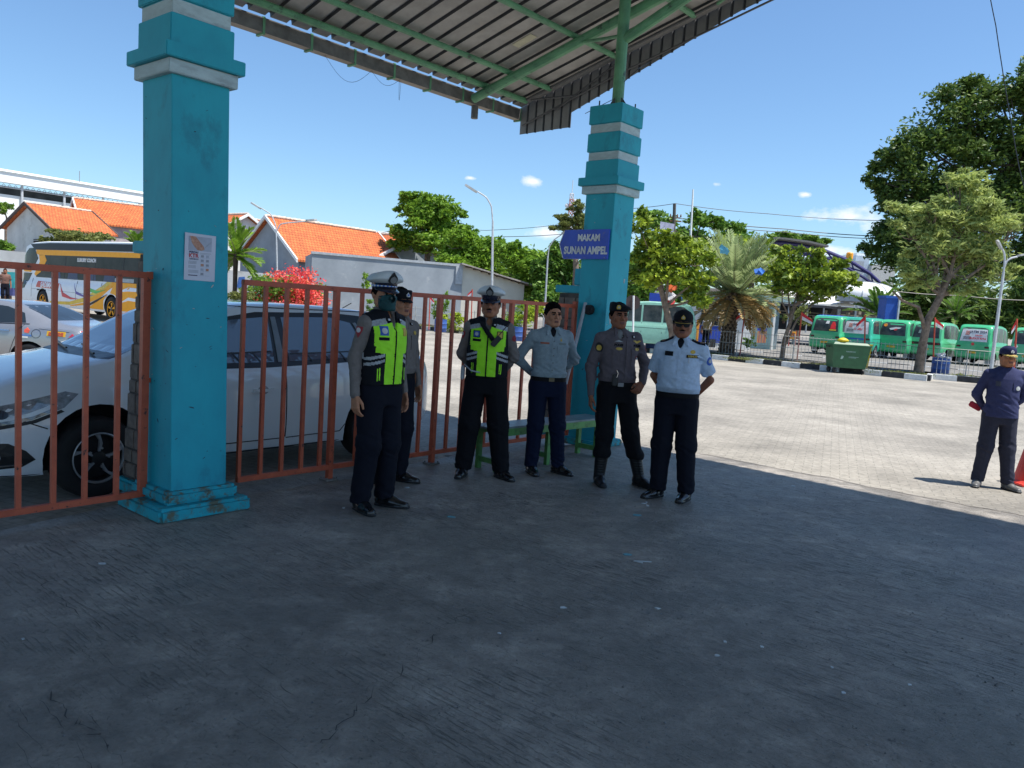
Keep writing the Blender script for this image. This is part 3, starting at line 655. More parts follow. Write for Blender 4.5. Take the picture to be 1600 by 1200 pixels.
class Grid:
    def __init__(s, lo, hi, h):
        s.lo = np.array(lo, f32); s.h = h
        n = [int(math.ceil((hi[i]-lo[i])/h))+1 for i in range(3)]
        s.X, s.Y, s.Z = np.meshgrid(*[(lo[i]+np.arange(n[i])*h).astype(f32) for i in range(3)], indexing='ij')
    def cone(s, a, b, r1, r2, sc=None):
        a = np.array(a, f32); b = np.array(b, f32); d = b-a; L2 = float(d@d)+1e-9
        px, py, pz = s.X-a[0], s.Y-a[1], s.Z-a[2]
        t = np.clip((px*d[0]+py*d[1]+pz*d[2])/L2, 0, 1)
        qx, qy, qz = px-t*d[0], py-t*d[1], pz-t*d[2]
        if sc: qx, qy, qz = qx/sc[0], qy/sc[1], qz/sc[2]
        return np.sqrt(qx*qx+qy*qy+qz*qz)-(r1+(r2-r1)*t)
    def ell(s, c, r):
        x, y, z = (s.X-c[0])/r[0], (s.Y-c[1])/r[1], (s.Z-c[2])/r[2]
        k = np.sqrt(x*x+y*y+z*z)+1e-6
        return (k-1)*min(r)*(.5+.5*k/ k)
    def rings(s, prof, p=2.3):
        """prof: (z, wx, wy, cx, cy) stack"""
        pr = np.array(sorted(prof), f32); zz = np.clip(s.Z, pr[0, 0], pr[-1, 0])
        f = lambda k: np.interp(zz, pr[:, 0], pr[:, k]).astype(f32)
        wx, wy, cx, cy = f(1), f(2), f(3), f(4)
        q = (np.abs((s.X-cx)/wx)**p+np.abs((s.Y-cy)/wy)**p)**(1/p)
        d = (q-1)*np.minimum(wx, wy)
        return np.maximum(d, np.maximum(pr[0, 0]-s.Z, s.Z-pr[-1, 0]))
def smin(a, b, k): 
    h = np.clip(.5+.5*(b-a)/k, 0, 1); return b+(a-b)*h-k*h*(1-h)
def smax(a, b, k): return -smin(-a, -b, k)
_rg = np.random.RandomState(3); LAT = _rg.rand(32, 32, 32).astype(f32)
def vnoise(x, y, z):
    xi, yi, zi = np.floor(x), np.floor(y), np.floor(z); fx, fy, fz = x-xi, y-yi, z-zi
    fx, fy, fz = [q*q*(3-2*q) for q in (fx, fy, fz)]
    xi, yi, zi = [q.astype(np.int32) for q in (xi, yi, zi)]
    def L(a, b, c): return LAT[(xi+a) % 32, (yi+b) % 32, (zi+c) % 32]
    m = lambda a, b, t: a+(b-a)*t
    return m(m(m(L(0, 0, 0), L(1, 0, 0), fx), m(L(0, 1, 0), L(1, 1, 0), fx), fy), m(m(L(0, 0, 1), L(1, 0, 1), fx), m(L(0, 1, 1), L(1, 1, 1), fx), fy), fz)-.5
def folds(g, pts, amp=.006, seed=0.):
    """cloth creases: soft ridged noise that is stronger near the given joints (p, radius, axis)"""
    d = amp*.5*vnoise(g.X*11+seed, g.Y*11, g.Z*8)
    w = 0
    for (p, r) in pts: w = np.maximum(w, np.exp(-((g.X-p[0])**2+(g.Y-p[1])**2+(g.Z-p[2])**2)/(r*r)))
    n = 1-np.abs(vnoise(g.X*9+seed+g.Z*6, g.Y*9-g.X*5, g.Z*26+seed+g.X*12))*4
    return d-amp*w*n
def rotm(yaw=0, pitch=0, roll=0): return np.array(Matrix.Rotation(yaw, 3, 'Z')@Matrix.Rotation(pitch, 3, 'X')@Matrix.Rotation(roll, 3, 'Y'))
SKIN = []
def skin(name, c):
    m = mat(name, c, .6, var=.1, scale=18, spec=.2); m.node_tree.nodes['Principled BSDF'].inputs['Subsurface Weight'].default_value = .08; m.node_tree.nodes['Principled BSDF'].inputs['Subsurface Scale'].default_value = .01
    return m
LIPM = mat('lip', (.15, .05, .038), .6); BROW = mat('brow_hair', (.008, .007, .007), .95, spec=.05); HAIR = mat('black_hair', (.006, .0055, .0055), .95, var=.4, scale=90, spec=.05); EYEW = mat('eye_white', (.45, .43, .42), .25); IRIS = mat('iris', (.012, .008, .006), .1)
# ---- head: local frame, origin between the ears, face towards -y
def head_sdf(g, fat=0., chin=1., age=0., lo=False):
    d = g.ell((0, .018, .030), (.0765, .098, .088))
    d = smin(d, g.ell((0, -.012, -.030), (.064+fat*.010, .079, .088)), .03)
    d = smin(d, g.cone((-.014, -.070, -.094*chin), (.014, -.070, -.094*chin), .020+fat*.004, .020+fat*.004), .028)
    for s in (-1, 1):
        d = smin(d, g.cone((s*.055, .0, -.060), (s*.028, -.055, -.088), .020+fat*.008, .018+fat*.006), .03)
        d = smin(d, g.ell((s*.038, -.064, -.028), (.024+fat*.004, .020, .022)), .02)
        d = smin(d, g.cone((s*.014, -.091, .021), (s*.046, -.076, .021), .0085, .008), .012)
        d = smax(d, -g.ell((s*.0305, -.098, .0035), (.020, .0145, .0125)), .010)
        d = smin(d, g.ell((s*.0305, -.0775, .003), (.0155, .0135, .0115)), .005)
    nose = smin(g.cone((0, -.090, .010), (0, -.111, -.026), .0075, .0125), smin(g.ell((-.012, -.098, -.031), (.0095, .0115, .009)), g.ell((.012, -.098, -.031), (.0095, .0115, .009)), .006), .008)
    d = smin(d, nose, .010)
    d = smax(d, -g.cone((-.006, -.106, -.042), (.006, -.106, -.042), .004, .004), .006)
    mu = g.ell((0, -.078, -.062), (.032, .022, .022)); d = smin(d, mu, .016)
    d = smin(d, g.cone((-.017, -.0935, -.0575), (.017, -.0935, -.0575), .0058, .0058), .004)
    d = smin(d, g.cone((-.014, -.0925, -.0685), (.014, -.0925, -.0685), .0068, .0068), .004)
    d = smax(d, -g.cone((-.022, -.100, -.0630), (.022, -.100, -.0630), .0022, .0022), .003)
    for s in (-1, 1):
        e = g.ell((s*.0795, .014, -.004), (.0105, .020, .032)); e = smax(e, -g.ell((s*.090, .008, 0), (.009, .012, .020)), .006)
        d = smin(d, e, .008)
    return d
def person(name, label, loc, yaw, H=1.70, joints=None, look=(0, 0, 0), fat=0., belly=0., trousers=None, shirt=None, vest=None, hat=None, skinm=None, sleeves='long', shoes='shoe', mask=None, moustache=False, glasses=False, hair=True, res=1., toe=(0, 0), lean=(0, 0), cargo=False, bloused=False, hands=(True, True), hand_pose=('hang', 'hang'), group=None, head_fat=None, inner=None, collar=True, untuck=False, facelook=True):
    t = thing(name, label, 'person', loc, yaw, group)
    k = H/1.70
    J = dict(hipL=(-.09, 0, .90), hipR=(.09, 0, .90), kneeL=(-.105, -.012, .49), kneeR=(.105, -.012, .49), ankL=(-.115, .02, .08), ankR=(.115, .02, .08),
             shL=(-.185, .0, 1.385), shR=(.185, .0, 1.385), elL=(-.235, .03, 1.12), elR=(.235, .03, 1.12), wrL=(-.24, -.03, .87), wrR=(.24, -.03, .87),
             neck=(0, .015, 1.45), head=(0, -.005, 1.583))
    # "L" here is the side at -x (the person's right hand, on the viewer's left when facing us)
    if joints: J.update(joints)
    lx, ly = lean
    def K(p): return (p[0]*k+lx*max(0, p[2]-.1)*k, p[1]*k+ly*max(0, p[2]-.1)*k, p[2]*k)
    for q in ('shL', 'shR', 'elL', 'elR'): J[q] = (J[q][0]*.90, J[q][1], J[q][2]-(.012 if q[0] == 's' else 0))
    J = {a: K(b) for a, b in J.items()}
    def sx(z): return lx*max(0, z-.1)*k
    def sy(z): return ly*max(0, z-.1)*k
    hf = fat if head_fat is None else head_fat
    R = rotm(*[rad(a) for a in look])
    # ---------------- skin body: head + neck, forearms and hands, and a plain core inside the clothes
    Vs = []; Fs = []; Ms = []; off = 0
    def addpart(V, Fq, m):
        nonlocal off
        Vs.append(V); Fs.append(Fq+off); Ms.append(m); off += len(V)
    h = .0042*res
    g = Grid((-.105, -.135, -.24), (.105, .13, .13), h)
    d = head_sdf(g, fat=hf)
    d = smin(d, g.cone((0, .02, -.07), (0, .03, -.20), .050+.008*hf, .062+.006*hf, ), .022)
    V, Fq = surfnet(d, g.lo, h)
    # ground the neck: rotate the head about the base of the neck, less and less further down
    hm = V.copy(); cen = V[Fq].mean(1)
    lip = (np.abs(cen[:, 0]) < .021) & (cen[:, 1] < -.086) & (cen[:, 2] > -.0755) & (cen[:, 2] < -.052)
    brow = (np.abs(np.abs(cen[:, 0])-.030) < .019) & (cen[:, 1] < -.07) & (np.abs(cen[:, 2]-(.0225+.0*cen[:, 0])) < .0062)
    fm = np.zeros(len(Fq), int); fm[lip] = 1; fm[brow] = 2
    def place(V):
        wgt = np.clip((V[:, 2]+.20)/.12, 0, 1)[:, None]; piv = np.array([0, .02, -.09])
        Vr = (V-piv)@R.T+piv
        return (V*(1-wgt)+Vr*wgt)*k*1.0+np.array(J['head'])
    addpart(place(V), Fq, fm)
    def hand(side, wr, el, pose):
        """side -1/+1; wr wrist, el elbow; returns mesh of forearm + palm + five fingers"""
        wr = np.array(wr); el = np.array(el); ax = (wr-el)/np.linalg.norm(wr-el)
        if pose == 'belt': dr = np.array((-side*.55, -.45, -.70))
        elif pose == 'back': dr = np.array((-side*.7, .15, -.6))
        else: dr = ax*.6+np.array((0, -.1, -.8))
        dr = dr/np.linalg.norm(dr)
        pn = np.array((-side*1., 0, 0)) if pose == 'hang' else (np.array((-side*.2, 1., 0)) if pose == 'belt' else np.array((0, -1., 0)))
        pn = pn-dr*(pn@dr); pn /= np.linalg.norm(pn)          # palm faces this way
        sd = np.cross(dr, pn)                                  # across the palm
        fwd = np.array((0, -1., 0.2)) if pose != 'back' else np.array((0, 0, 1.))
        if sd@fwd < 0: sd = -sd                                # thumb side
        o = wr+dr*.012*k
        W = lambda a, b, c: tuple(o+(dr*a+sd*b+pn*c)*k)
        lo_ = np.minimum(wr, el)-.05*k; hi_ = np.maximum(wr, el)+.05*k
        tip = np.array(W(.19, 0, 0)); lo_ = np.minimum(lo_, tip-.07*k); hi_ = np.maximum(hi_, tip+.07*k)
        hh = .0042*res
        st = wr-ax*.10*k if sleeves == 'long' else el
        lo_ = np.minimum(np.minimum(wr, st)-.05*k, tip-.075*k); hi_ = np.maximum(np.maximum(wr, st)+.05*k, tip+.075*k)
        g = Grid(lo_, hi_, hh)
        d = g.cone(tuple(st), tuple(wr), .038*k if sleeves != 'long' else .033*k, .0265*k)
        p = None
        for b in (-.028, -.010, .010, .028):
            q = g.cone(W(.015, b*.75, 0), W(.085, b, 0), .0145*k, .0125*k); p = q if p is None else smin(p, q, .012*k)
        d = smin(d, p, .022*k)
        curl = {'hang': .55, 'belt': 1.15, 'back': .9}[pose]
        for i, (b, L_) in enumerate(((.030, .070), (.011, .079), (-.009, .073), (-.027, .057))):
            a0 = curl*(.45+.12*i); A = (.088, b, 0); r = .0088-.0006*i
            B = (A[0]+L_*.42*math.cos(a0), b*1.06, L_*.42*math.sin(a0)); a1 = a0+curl*.9
            Cc = (B[0]+L_*.33*math.cos(a1), b*1.08, B[2]+L_*.33*math.sin(a1)); a2 = a1+curl*.6
            Dd = (Cc[0]+L_*.25*math.cos(a2), b*1.08, Cc[2]+L_*.25*math.sin(a2))
            f = np.minimum(np.minimum(g.cone(W(*A), W(*B), (r+.0007)*k, r*k), g.cone(W(*B), W(*Cc), r*k, (r-.0006)*k)), g.cone(W(*Cc), W(*Dd), (r-.0006)*k, (r-.0016)*k))
            d = smin(d, f, .005*k)
        th = np.minimum(g.cone(W(.022, .030, .006), W(.058, .052, .018), .0125*k, .0105*k), g.cone(W(.058, .052, .018), W(.092, .048, .030), .0105*k, .0082*k))
        d = smin(d, th, .010*k)
        V, Fq = surfnet(d, g.lo, hh); addpart(V, Fq, np.zeros(len(Fq), int))
    if hands[0]: hand(-1, J['wrL'], J['elL'], hand_pose[0])
    if hands[1]: hand(1, J['wrR'], J['elR'], hand_pose[1])
    hc = .02; g = Grid((-.42*k, -.22*k, .0), (.42*k, .25*k, 1.62*k), hc)
    d = g.cone((sx(.95), sy(.95), .95*k), (J['neck'][0], J['neck'][1], 1.40*k), .075*k, .075*k)
    for s in 'LR':
        d = smin(d, g.cone((sx(1.38), sy(1.38), 1.38*k), J['sh'+s], .035*k, .032*k), .02)
        d = smin(d, g.cone(J['sh'+s], J['el'+s], .030*k, .028*k), .01); d = smin(d, g.cone(J['el'+s], J['wr'+s], .026*k, .022*k), .01)
        d = smin(d, g.cone((sx(.93), sy(.93), .93*k), J['hip'+s], .05*k, .055*k), .02); d = smin(d, g.cone(J['hip'+s], J['knee'+s], .05*k, .04*k), .01); d = smin(d, g.cone(J['knee'+s], J['ank'+s], .038*k, .032*k), .01)
    d = smin(d, g.cone(J['neck'], tuple(np.array(J['head'])+np.array((0, .02, -.08))*k), .05*k, .045*k), .02)
    V, Fq = surfnet(d, g.lo, hc); addpart(V, Fq, np.zeros(len(Fq), int))
    body = mesh_np('body', np.concatenate(Vs), np.concatenate(Fs), [skinm, LIPM, BROW], t, fmat=np.concatenate(Ms), smooth=True)
    def headmesh(nm, mb_, m, smooth=False):
        if not mb_.v: return None
        V = place(np.array([tuple(v) for v in mb_.v])); return mesh_np(nm, V, mb_.f, m, t, fmat=mb_.m, smooth=smooth)
    # eyes
    if not glasses:
        for s in (-1, 1):
            mb = MB(); c = Vector((s*.0305, -.0795, .0035)); mb.lathe([(.0001, 0), (.006, .0015), (.0105, .006), (.0125, .013)], c+Vector((0, -.0125, 0)), 12, ax=(0, 1, 0))
            mb.lathe([(.0001, -.0008), (.0075, .0010)], c+Vector((s*-.0+look[1]*0, -.0134, 0)), 10, mi=1, ax=(0, 1, 0)); headmesh('eye', mb, [EYEW, IRIS], True)
            mb = MB(); mb.tube([c+Vector((x*.0155, -.0125+abs(x)**2*.006, .0075-abs(x)**2*.006)) for x in (-1, -.5, 0, .5, 1)], .0028, 6); headmesh('eyelid', mb, BROW, True)
    # hair: thin cap over the skull
    gh = .0050*res
    g = Grid((-.11, -.13, -.12), (.11, .14, .16), gh)
    hd = head_sdf(g, fat=hf)
    if hair:
        n = vnoise(g.X*110, g.Y*110, g.Z*60)*.008
        hl = hair if isinstance(hair, (int, float)) and hair is not True else 0
        shell = hd-(.0025+(.008+hl)*np.clip((g.Z-.05)/.04, 0, 1))+n
        # hairline: above the forehead at the front, down to the nape behind, round the ears
        front = .062-.0*g.X; line = np.where(g.Y < -.03, front-(np.abs(g.X) > .055)*.035, np.where(g.Y < .028, .012+(-.03+.0)*((g.Y+.03) > 0)*(np.abs(g.X) > .06)*0, -.055))
        line = np.interp(g.Y, [-.12, -.075, -.045, -.012, .015, .03, .06, .12], [.072, .067, .030, -.012, .014, -.02, -.062, -.072]).astype(f32)
        dd = smax(shell, line-g.Z, .004); dd = np.maximum(dd, -(hd+.008))
        V, Fq = surfnet(dd, g.lo, gh); mesh_np('hair', place(V), Fq, HAIR, t, smooth=True)
    if moustache:
        q = smin(g.cone((-.026, -.090, -.0505), (0, -.101, -.0445), .0036, .0062), g.cone((.026, -.090, -.0505), (0, -.101, -.0445), .0036, .0062), .004)
        q = np.minimum(q, q)-.001; V, Fq = surfnet(q+vnoise(g.X*200, g.Y*90, g.Z*200)*.001, g.lo, gh); mesh_np('moustache', place(V), Fq, HAIR if moustache != 'grey' else HAIR, t, smooth=True)
    if mask:
        reg = np.maximum(np.maximum(np.abs(g.X)-.066, g.Y+.028), np.maximum(g.Z-.004+.25*np.abs(g.X), -.122-g.Z))
        pl = g.cone((0, -.100, -.035), (0, -.085, -.095), .020, .020)
        sm = smin(hd, pl, .05)-.006
        ple = .0006*np.sin(g.Z*200)
        dd = smax(sm+ple, reg, .006); dd = np.maximum(dd, -(hd-.0005))
        V, Fq = surfnet(dd, g.lo, gh); mesh_np('face_mask', place(V), Fq, mask, t, smooth=True)
        mb = MB()
        for s in (-1, 1):
            mb.tube([(s*.062, -.032, -.022), (s*.079, -.008, .012), (s*.082, .024, .012), (s*.084, .036, -.005)], .0016, 5); mb.tube([(s*.060, -.03, -.085), (s*.079, .005, -.045), (s*.084, .036, -.008)], .0016, 5)
        headmesh('mask_strap', mb, mask)
    if glasses:
        mb = MB()
        for s in (-1, 1):
            pts = [(math.cos(a)*.0275*(1-.08*math.sin(a)), math.sin(a)*.0205) for a in [2*math.pi*i/14 for i in range(14)]]
            mb.prism(pts, (s*.0335, -.1015, .001), Vector((1, -s*-.22, 0)).normalized(), (0, .12, 1), (0, .003, 0))
        headmesh('lens', mb, mat('dark_lens', (.004, .004, .008), .25, spec=.15))
        mb = MB(); mb.tube([(-.009, -.108, .010), (.009, -.108, .010)], .0022, 6)
        for s in (-1, 1): mb.tube([(s*.060, -.096, .009), (s*.079, -.06, .008), (s*.084, .01, .006)], .0022, 6)
        headmesh('spectacle_frame', mb, BLACK)
    # ---------------- trousers
    ht = .0095*res
    xs = [J[a][0] for a in ('ankL', 'ankR', 'kneeL', 'kneeR')]; ys = [J[a][1] for a in ('ankL', 'ankR', 'kneeL', 'kneeR')]
    g = Grid((min(xs+[-.2*k])-.13*k, min(ys)-.15*k, .02), (max(xs+[.2*k])+.13*k, max(ys)+.15*k, 1.03*k), ht)
    b = belly
    pel = g.rings([(.78*k, .150*k, .112*k, sx(.78), sy(.78)+.01), (.86*k, (.172+.015*fat)*k, (.120+.01*fat)*k, sx(.86), sy(.86)+.012), (.93*k, (.166+.02*fat)*k, (.116+.02*b)*k, sx(.93), sy(.93)), (1.0*k, (.158+.025*fat)*k, (.110+.035*b)*k, sx(1.0), sy(1.0)-.012*b)])
    tf = trousers.get('fit', 1.) if trousers else 1.
    legs = None
    for s in 'LR':
        hp, kn, an = J['hip'+s], J['knee'+s], J['ank'+s]
        hemz = .27*k if bloused else .05*k
        tt = (kn[2]-hemz)/(kn[2]-an[2]); hem = tuple(np.array(kn)+(np.array(an)-np.array(kn))*min(1.0, tt)); 
        q = smin(g.cone((hp[0], hp[1]+.005, hp[2]-.02*k), kn, (.098+.012*fat)*k, .078*k*tf), g.cone(kn, (hem[0], hem[1]+.005, hem[2]), .078*k*tf, (.062 if not bloused else .070)*k*tf), .03)
        if bloused: q = smin(q, g.ell((hem[0], hem[1], hem[2]+.03*k), (.078*k, .080*k, .05*k)), .03)
        if cargo:
            sg_ = -1 if s == 'L' else 1; mid = (np.array(hp)*.45+np.array(kn)*.55); q = smin(q, g.ell((mid[0]+sg_*.075*k, mid[1], mid[2]-.02*k), (.022*k, .065*k, .085*k)), .015)
        q = smax(q, (hem[2]-.012)-g.Z, .006)
        pts = [(kn, .13*k), ((an[0], an[1], .13*k), .12*k), ((hp[0]*.6, hp[1]-.06, .84*k), .08*k)]
        q = q+folds(g, pts, .011, seed=sum(hp)*7+len(label))
        # pressed crease / side seam
        q = q-.0035*np.exp(-((g.X-np.interp(g.Z, [an[2], kn[2], hp[2]], [an[0], kn[0], hp[0]]))/.012)**2)*(g.Y < 0)
        legs = q if legs is None else np.minimum(legs, q)
    d = smin(pel, legs, .035)
    V, Fq = surfnet(d, g.lo, ht); mesh_np('trousers', V, Fq, trousers['mat'], t, smooth=True)
    # ---------------- shoes
    for i, s in enumerate('LR'):
        an = J['ank'+s]; ta = rad(toe[i]); hs = .006*res
        g = Grid((-.09*k, -.24*k, -.012), (.09*k, .12*k, (.34*k if shoes == 'boot' else .14*k)), hs)
        d = g.cone((0, .035*k, .045*k), (0, -.06*k, .042*k), .040*k, .046*k)
        d = smin(d, g.cone((0, -.06*k, .040*k), (0, -.165*k, .028*k), .046*k, .034*k, sc=(1.05, 1, .8)), .03)
        if shoes == 'boot': d = smin(d, g.cone((0, .012*k, .06*k), (0, .0*k, .32*k), .052*k, .066*k), .03)
        else: d = smin(d, g.cone((0, .025*k, .05*k), (0, .022*k, .10*k), .042*k, .040*k), .02)
        d = smax(d, .002-g.Z, .004)
        if shoes == 'boot': d = smax(d, g.Z-.31*k, .006); d = d-.002*np.sin(g.Z*260)*((g.Z > .09*k) & (g.Y < -.0))
        else: d = smax(d, g.Z-.105*k, .006)
        sole = np.maximum(np.maximum(np.minimum(g.cone((0, .035*k, .02), (0, -.05*k, .02), .044*k, .049*k), g.cone((0, -.05*k, .02), (0, -.168*k, .02), .049*k, .040*k)), g.Z-.020), .0-g.Z)
        d = np.minimum(d, sole); V, Fq = surfnet(d, g.lo, hs)
        Rz = np.array(Matrix.Rotation(ta, 3, 'Z')); V2 = V@Rz.T+np.array((an[0], an[1], an[2]-.08*k)); kk = (np.array(J['knee'+s])-np.array(an))/(J['knee'+s][2]-an[2]); up_ = np.clip(V[:, 2]-.09*k, 0, 1); V2 = V2+np.stack([up_*kk[0], up_*kk[1], 0*up_], 1); cz = V[Fq].mean(1)[:, 2]
        mesh_np('boot' if shoes == 'boot' else 'shoe', V2, Fq, [shoes_m(shoes if shoes == 'boot' else ('tan' if shoes == 'tan' else 'shoe')), RUBBER], t, fmat=(cz < .019).astype(int), smooth=True)
    # ---------------- shirt
    hs = .0085*res; a = J
    xs = [J[q][0] for q in ('elL', 'elR', 'wrL', 'wrR')]; ys = [J[q][1] for q in ('elL', 'elR', 'wrL', 'wrR')]
    g = Grid((min(xs)-.09*k, min(ys+[-.13*k])-.11*k, (.80*k if untuck else min(.86*k, J['wrL'][2]-.03, J['wrR'][2]-.03))), (max(xs)+.09*k, max(ys+[.1*k])+.10*k, 1.53*k), hs)
    hem = .86 if untuck else (.975 if vest is None else .935)
    w_ = .020 if vest is None else .012
    def torso(off=0., z0=hem):
        P_ = [(z0, (.158 if not untuck else .182)+.03*fat, (.110 if not untuck else .130)+.03*b)]+([(.95, .178+.03*fat, .126+.05*b)] if untuck else [])+[(1.02, .162+.032*fat, .116+.065*b), (1.12, .164+.03*fat, .122+.06*b), (1.24, .172+.015*fat, .128+.02*b), (1.32, .170, .122), (1.375, .146, .104), (1.42, .105, .082), (1.455, .070, .068)]
        return g.rings([(z*k, (wx+off)*k, (wy+off)*k, sx(z), sy(z)+(-.018*b if .98 < z < 1.2 else 0)*k) for z, wx, wy in P_], p=2.35)
    d = torso()
    sl = None
    for s in 'LR':
        sg_ = -1 if s == 'L' else 1
        base = (sx(1.40)+sg_*.065*k, sy(1.4), 1.402*k)
        q = g.cone(base, J['sh'+s], .046*k, .052*k)
        d = smin(d, q, .05)
        if sleeves == 'long':
            q = smin(g.cone(J['sh'+s], J['el'+s], .056*k, .047*k), g.cone(J['el'+s], J['wr'+s], .047*k, .034*k), .02)
            fp = [(J['el'+s], .09*k)]
        else:
            e = tuple(np.array(J['sh'+s])*.22+np.array(J['el'+s])*.78); q = g.cone(J['sh'+s], e, .060*k, .064*k); ax = np.array(e)-np.array(J['sh'+s]); ax /= np.linalg.norm(ax)
            q = smax(q, (g.X-e[0])*ax[0]+(g.Y-e[1])*ax[1]+(g.Z-e[2])*ax[2], .006)
            fp = [(e, .07*k)]
        q = q+folds(g, fp, .013, seed=7.3*sg_)
        d = smin(d, q, .022)
    d = d+folds(g, [((sx(1), -.1, 1.0*k), .13*k), ((sx(1)-.15, 0, 1.02*k), .10*k), ((sx(1)+.15, 0, 1.02*k), .10*k), ((-.14, -.04, 1.28*k), .06*k), ((.14, -.04, 1.28*k), .06*k)], .015 if vest is None else .004, seed=len(label)*1.7)
    if not untuck: d = smin(d, g.rings([(hem*k-.005, (.163+.03*fat)*k, (.114+.035*b)*k, sx(.96), sy(.96)), ((hem+.045)*k, (.174+.03*fat)*k, (.128+.06*b)*k, sx(.98), sy(.98)-.008*b)]), .02)
    d = smax(d, (hem*k-.004)-g.Z+np.where(((g.X-sx(1))**2+(g.Y-sy(1))**2) > (.21*k)**2+0*g.X, -9., 0.), .002)
    # open the neck
    d = smax(d, -g.cone((sx(1.45), sy(1.45)+.004, 1.435*k), (sx(1.5), sy(1.5), 1.56*k), .052*k, .066*k), .006)
    d = smax(d, -g.cone((sx(1.44), sy(1.44)-.055*k, 1.435*k), (sx(1.4), sy(1.4)-.118*k, 1.365*k), .030*k, .012*k), .006) if collar else d
    V, Fq = surfnet(d, g.lo, hs); cen = V[Fq].mean(1)
    fm = shirt['reg'](cen/k, J, k) if 'reg' in shirt else np.zeros(len(Fq), int)
    so_ = mesh_np('shirt', V, Fq, shirt['mats'], t, fmat=fm, smooth=True)
    outer = so_
    if collar:
        gc = Grid((-.13*k, -.15*k, 1.34*k), (.13*k, .11*k, 1.52*k), .006*res)
        cx, cy = J['neck'][0], J['neck'][1]
        dd = gc.rings([(1.425*k, .094*k, .088*k, cx, cy), (1.462*k, .064*k, .066*k, cx, cy), (1.49*k, .064*k, .066*k, cx, cy+.004)], p=2.0)
        inn = gc.rings([(1.40*k, .087*k, .081*k, cx, cy), (1.462*k, .057*k, .059*k, cx, cy), (1.53*k, .058*k, .060*k, cx, cy+.004)], p=2.0)
        dd = np.maximum(dd, -inn)
        # opening at the front, with two points
        wv = np.clip((1.495*k-gc.Z)/(.06*k), -.2, 1.)*.03*k+.012*k
        dd = np.maximum(dd, np.where(gc.Y < cy, wv*.9-np.abs(gc.X-cx), -1))
        for s in (-1, 1): dd = np.minimum(dd, smax(gc.cone((cx+s*.036*k, cy-.066*k, 1.462*k), (cx+s*.066*k, cy-.112*k, 1.392*k), .024*k, .012*k, sc=(1, .5, 1)), (1.382*k-gc.Z), .003))
        V, Fq = surfnet(dd, gc.lo, .006*res)
        if len(Fq): mesh_np('collar', V, Fq, shirt.get('collar', shirt['mats'][0]), t, smooth=True)
    if inner:
        gc = Grid((-.10*k, -.14*k, 1.36*k), (.10*k, .10*k, 1.50*k), .006)
        dd = gc.rings([(1.37*k, .075*k, .088*k, sx(1.4), sy(1.4)-.004), (1.43*k, .066*k, .074*k, sx(1.43), sy(1.43)-.001), (1.462*k, .058*k, .062*k, J['neck'][0], J['neck'][1]-.002)], p=2.0)
        V, Fq = surfnet(dd, gc.lo, .006); mesh_np('undershirt', V, Fq, inner, t, smooth=True)
    if vest:
        hv = .0058*res; g = Grid((-.25*k, -.22*k, .90*k), (.25*k, .20*k, 1.49*k), hv)
        d = g.rings([(z*k, (wx+.014)*k, (wy+.014)*k, sx(z), sy(z)+(-.018*b if .98 < z < 1.2 else 0)*k) for z, wx, wy in [(.935, .168+.03*fat, .122+.045*b), (1.02, .166+.032*fat, .122+.07*b), (1.12, .166+.03*fat, .126+.06*b), (1.24, .170+.015*fat, .130+.02*b), (1.32, .170, .125), (1.375, .150, .108), (1.425, .112, .088), (1.462, .076, .072)]], p=2.4)
        for sg_, s in ((-1, 'L'), (1, 'R')):
            d = smin(d, g.cone((sx(1.4)+sg_*.07*k, sy(1.4), 1.412*k), (J['sh'+s][0]-sg_*.012*k, J['sh'+s][1], J['sh'+s][2]+.016*k), .052*k, .056*k), .04)
            # arm holes
            d = smax(d, -g.cone((J['sh'+s][0]+sg_*.045*k, J['sh'+s][1], J['sh'+s][2]-.01), (sx(1.2)+sg_*.27*k, sy(1.2), 1.16*k), .075*k, .085*k), .004)
        d = d+folds(g, [((sx(1), -.1, 1.0*k), .12*k), ((-.12, -.1, 1.15*k), .08*k)], .006, seed=2.2)
        d = smax(d, -g.cone((sx(1.45), sy(1.45), 1.44*k), (sx(1.5), sy(1.5), 1.57*k), .062*k, .085*k), .005)
        d = smax(d, -g.cone((sx(1.44), sy(1.44)-.06*k, 1.445*k), (sx(1.4), sy(1.4)-.135*k, 1.345*k), .042*k, .014*k), .005)
        V, Fq = surfnet(d, g.lo, hv); cen = V[Fq].mean(1); cen[:, 0] -= lx*(cen[:, 2]-.1); cen[:, 1] -= ly*(cen[:, 2]-.1)
        fm = vest['reg'](cen/k)
        outer = mesh_np('safety_vest', V, Fq, vest['mats'], t, fmat=fm, smooth=True)
    return t, J, k, place, headmesh, outer, so_
def shoes_m(kind):
    if kind == 'boot': return mat('boot_leather', (.010, .010, .012), .4, bump=.15, spec=.35)
    if kind == 'tan': return mat('grey_shoe', (.10, .10, .10), .45)
    return mat('shoe_leather', (.012, .012, .014), .2, spec=.6)
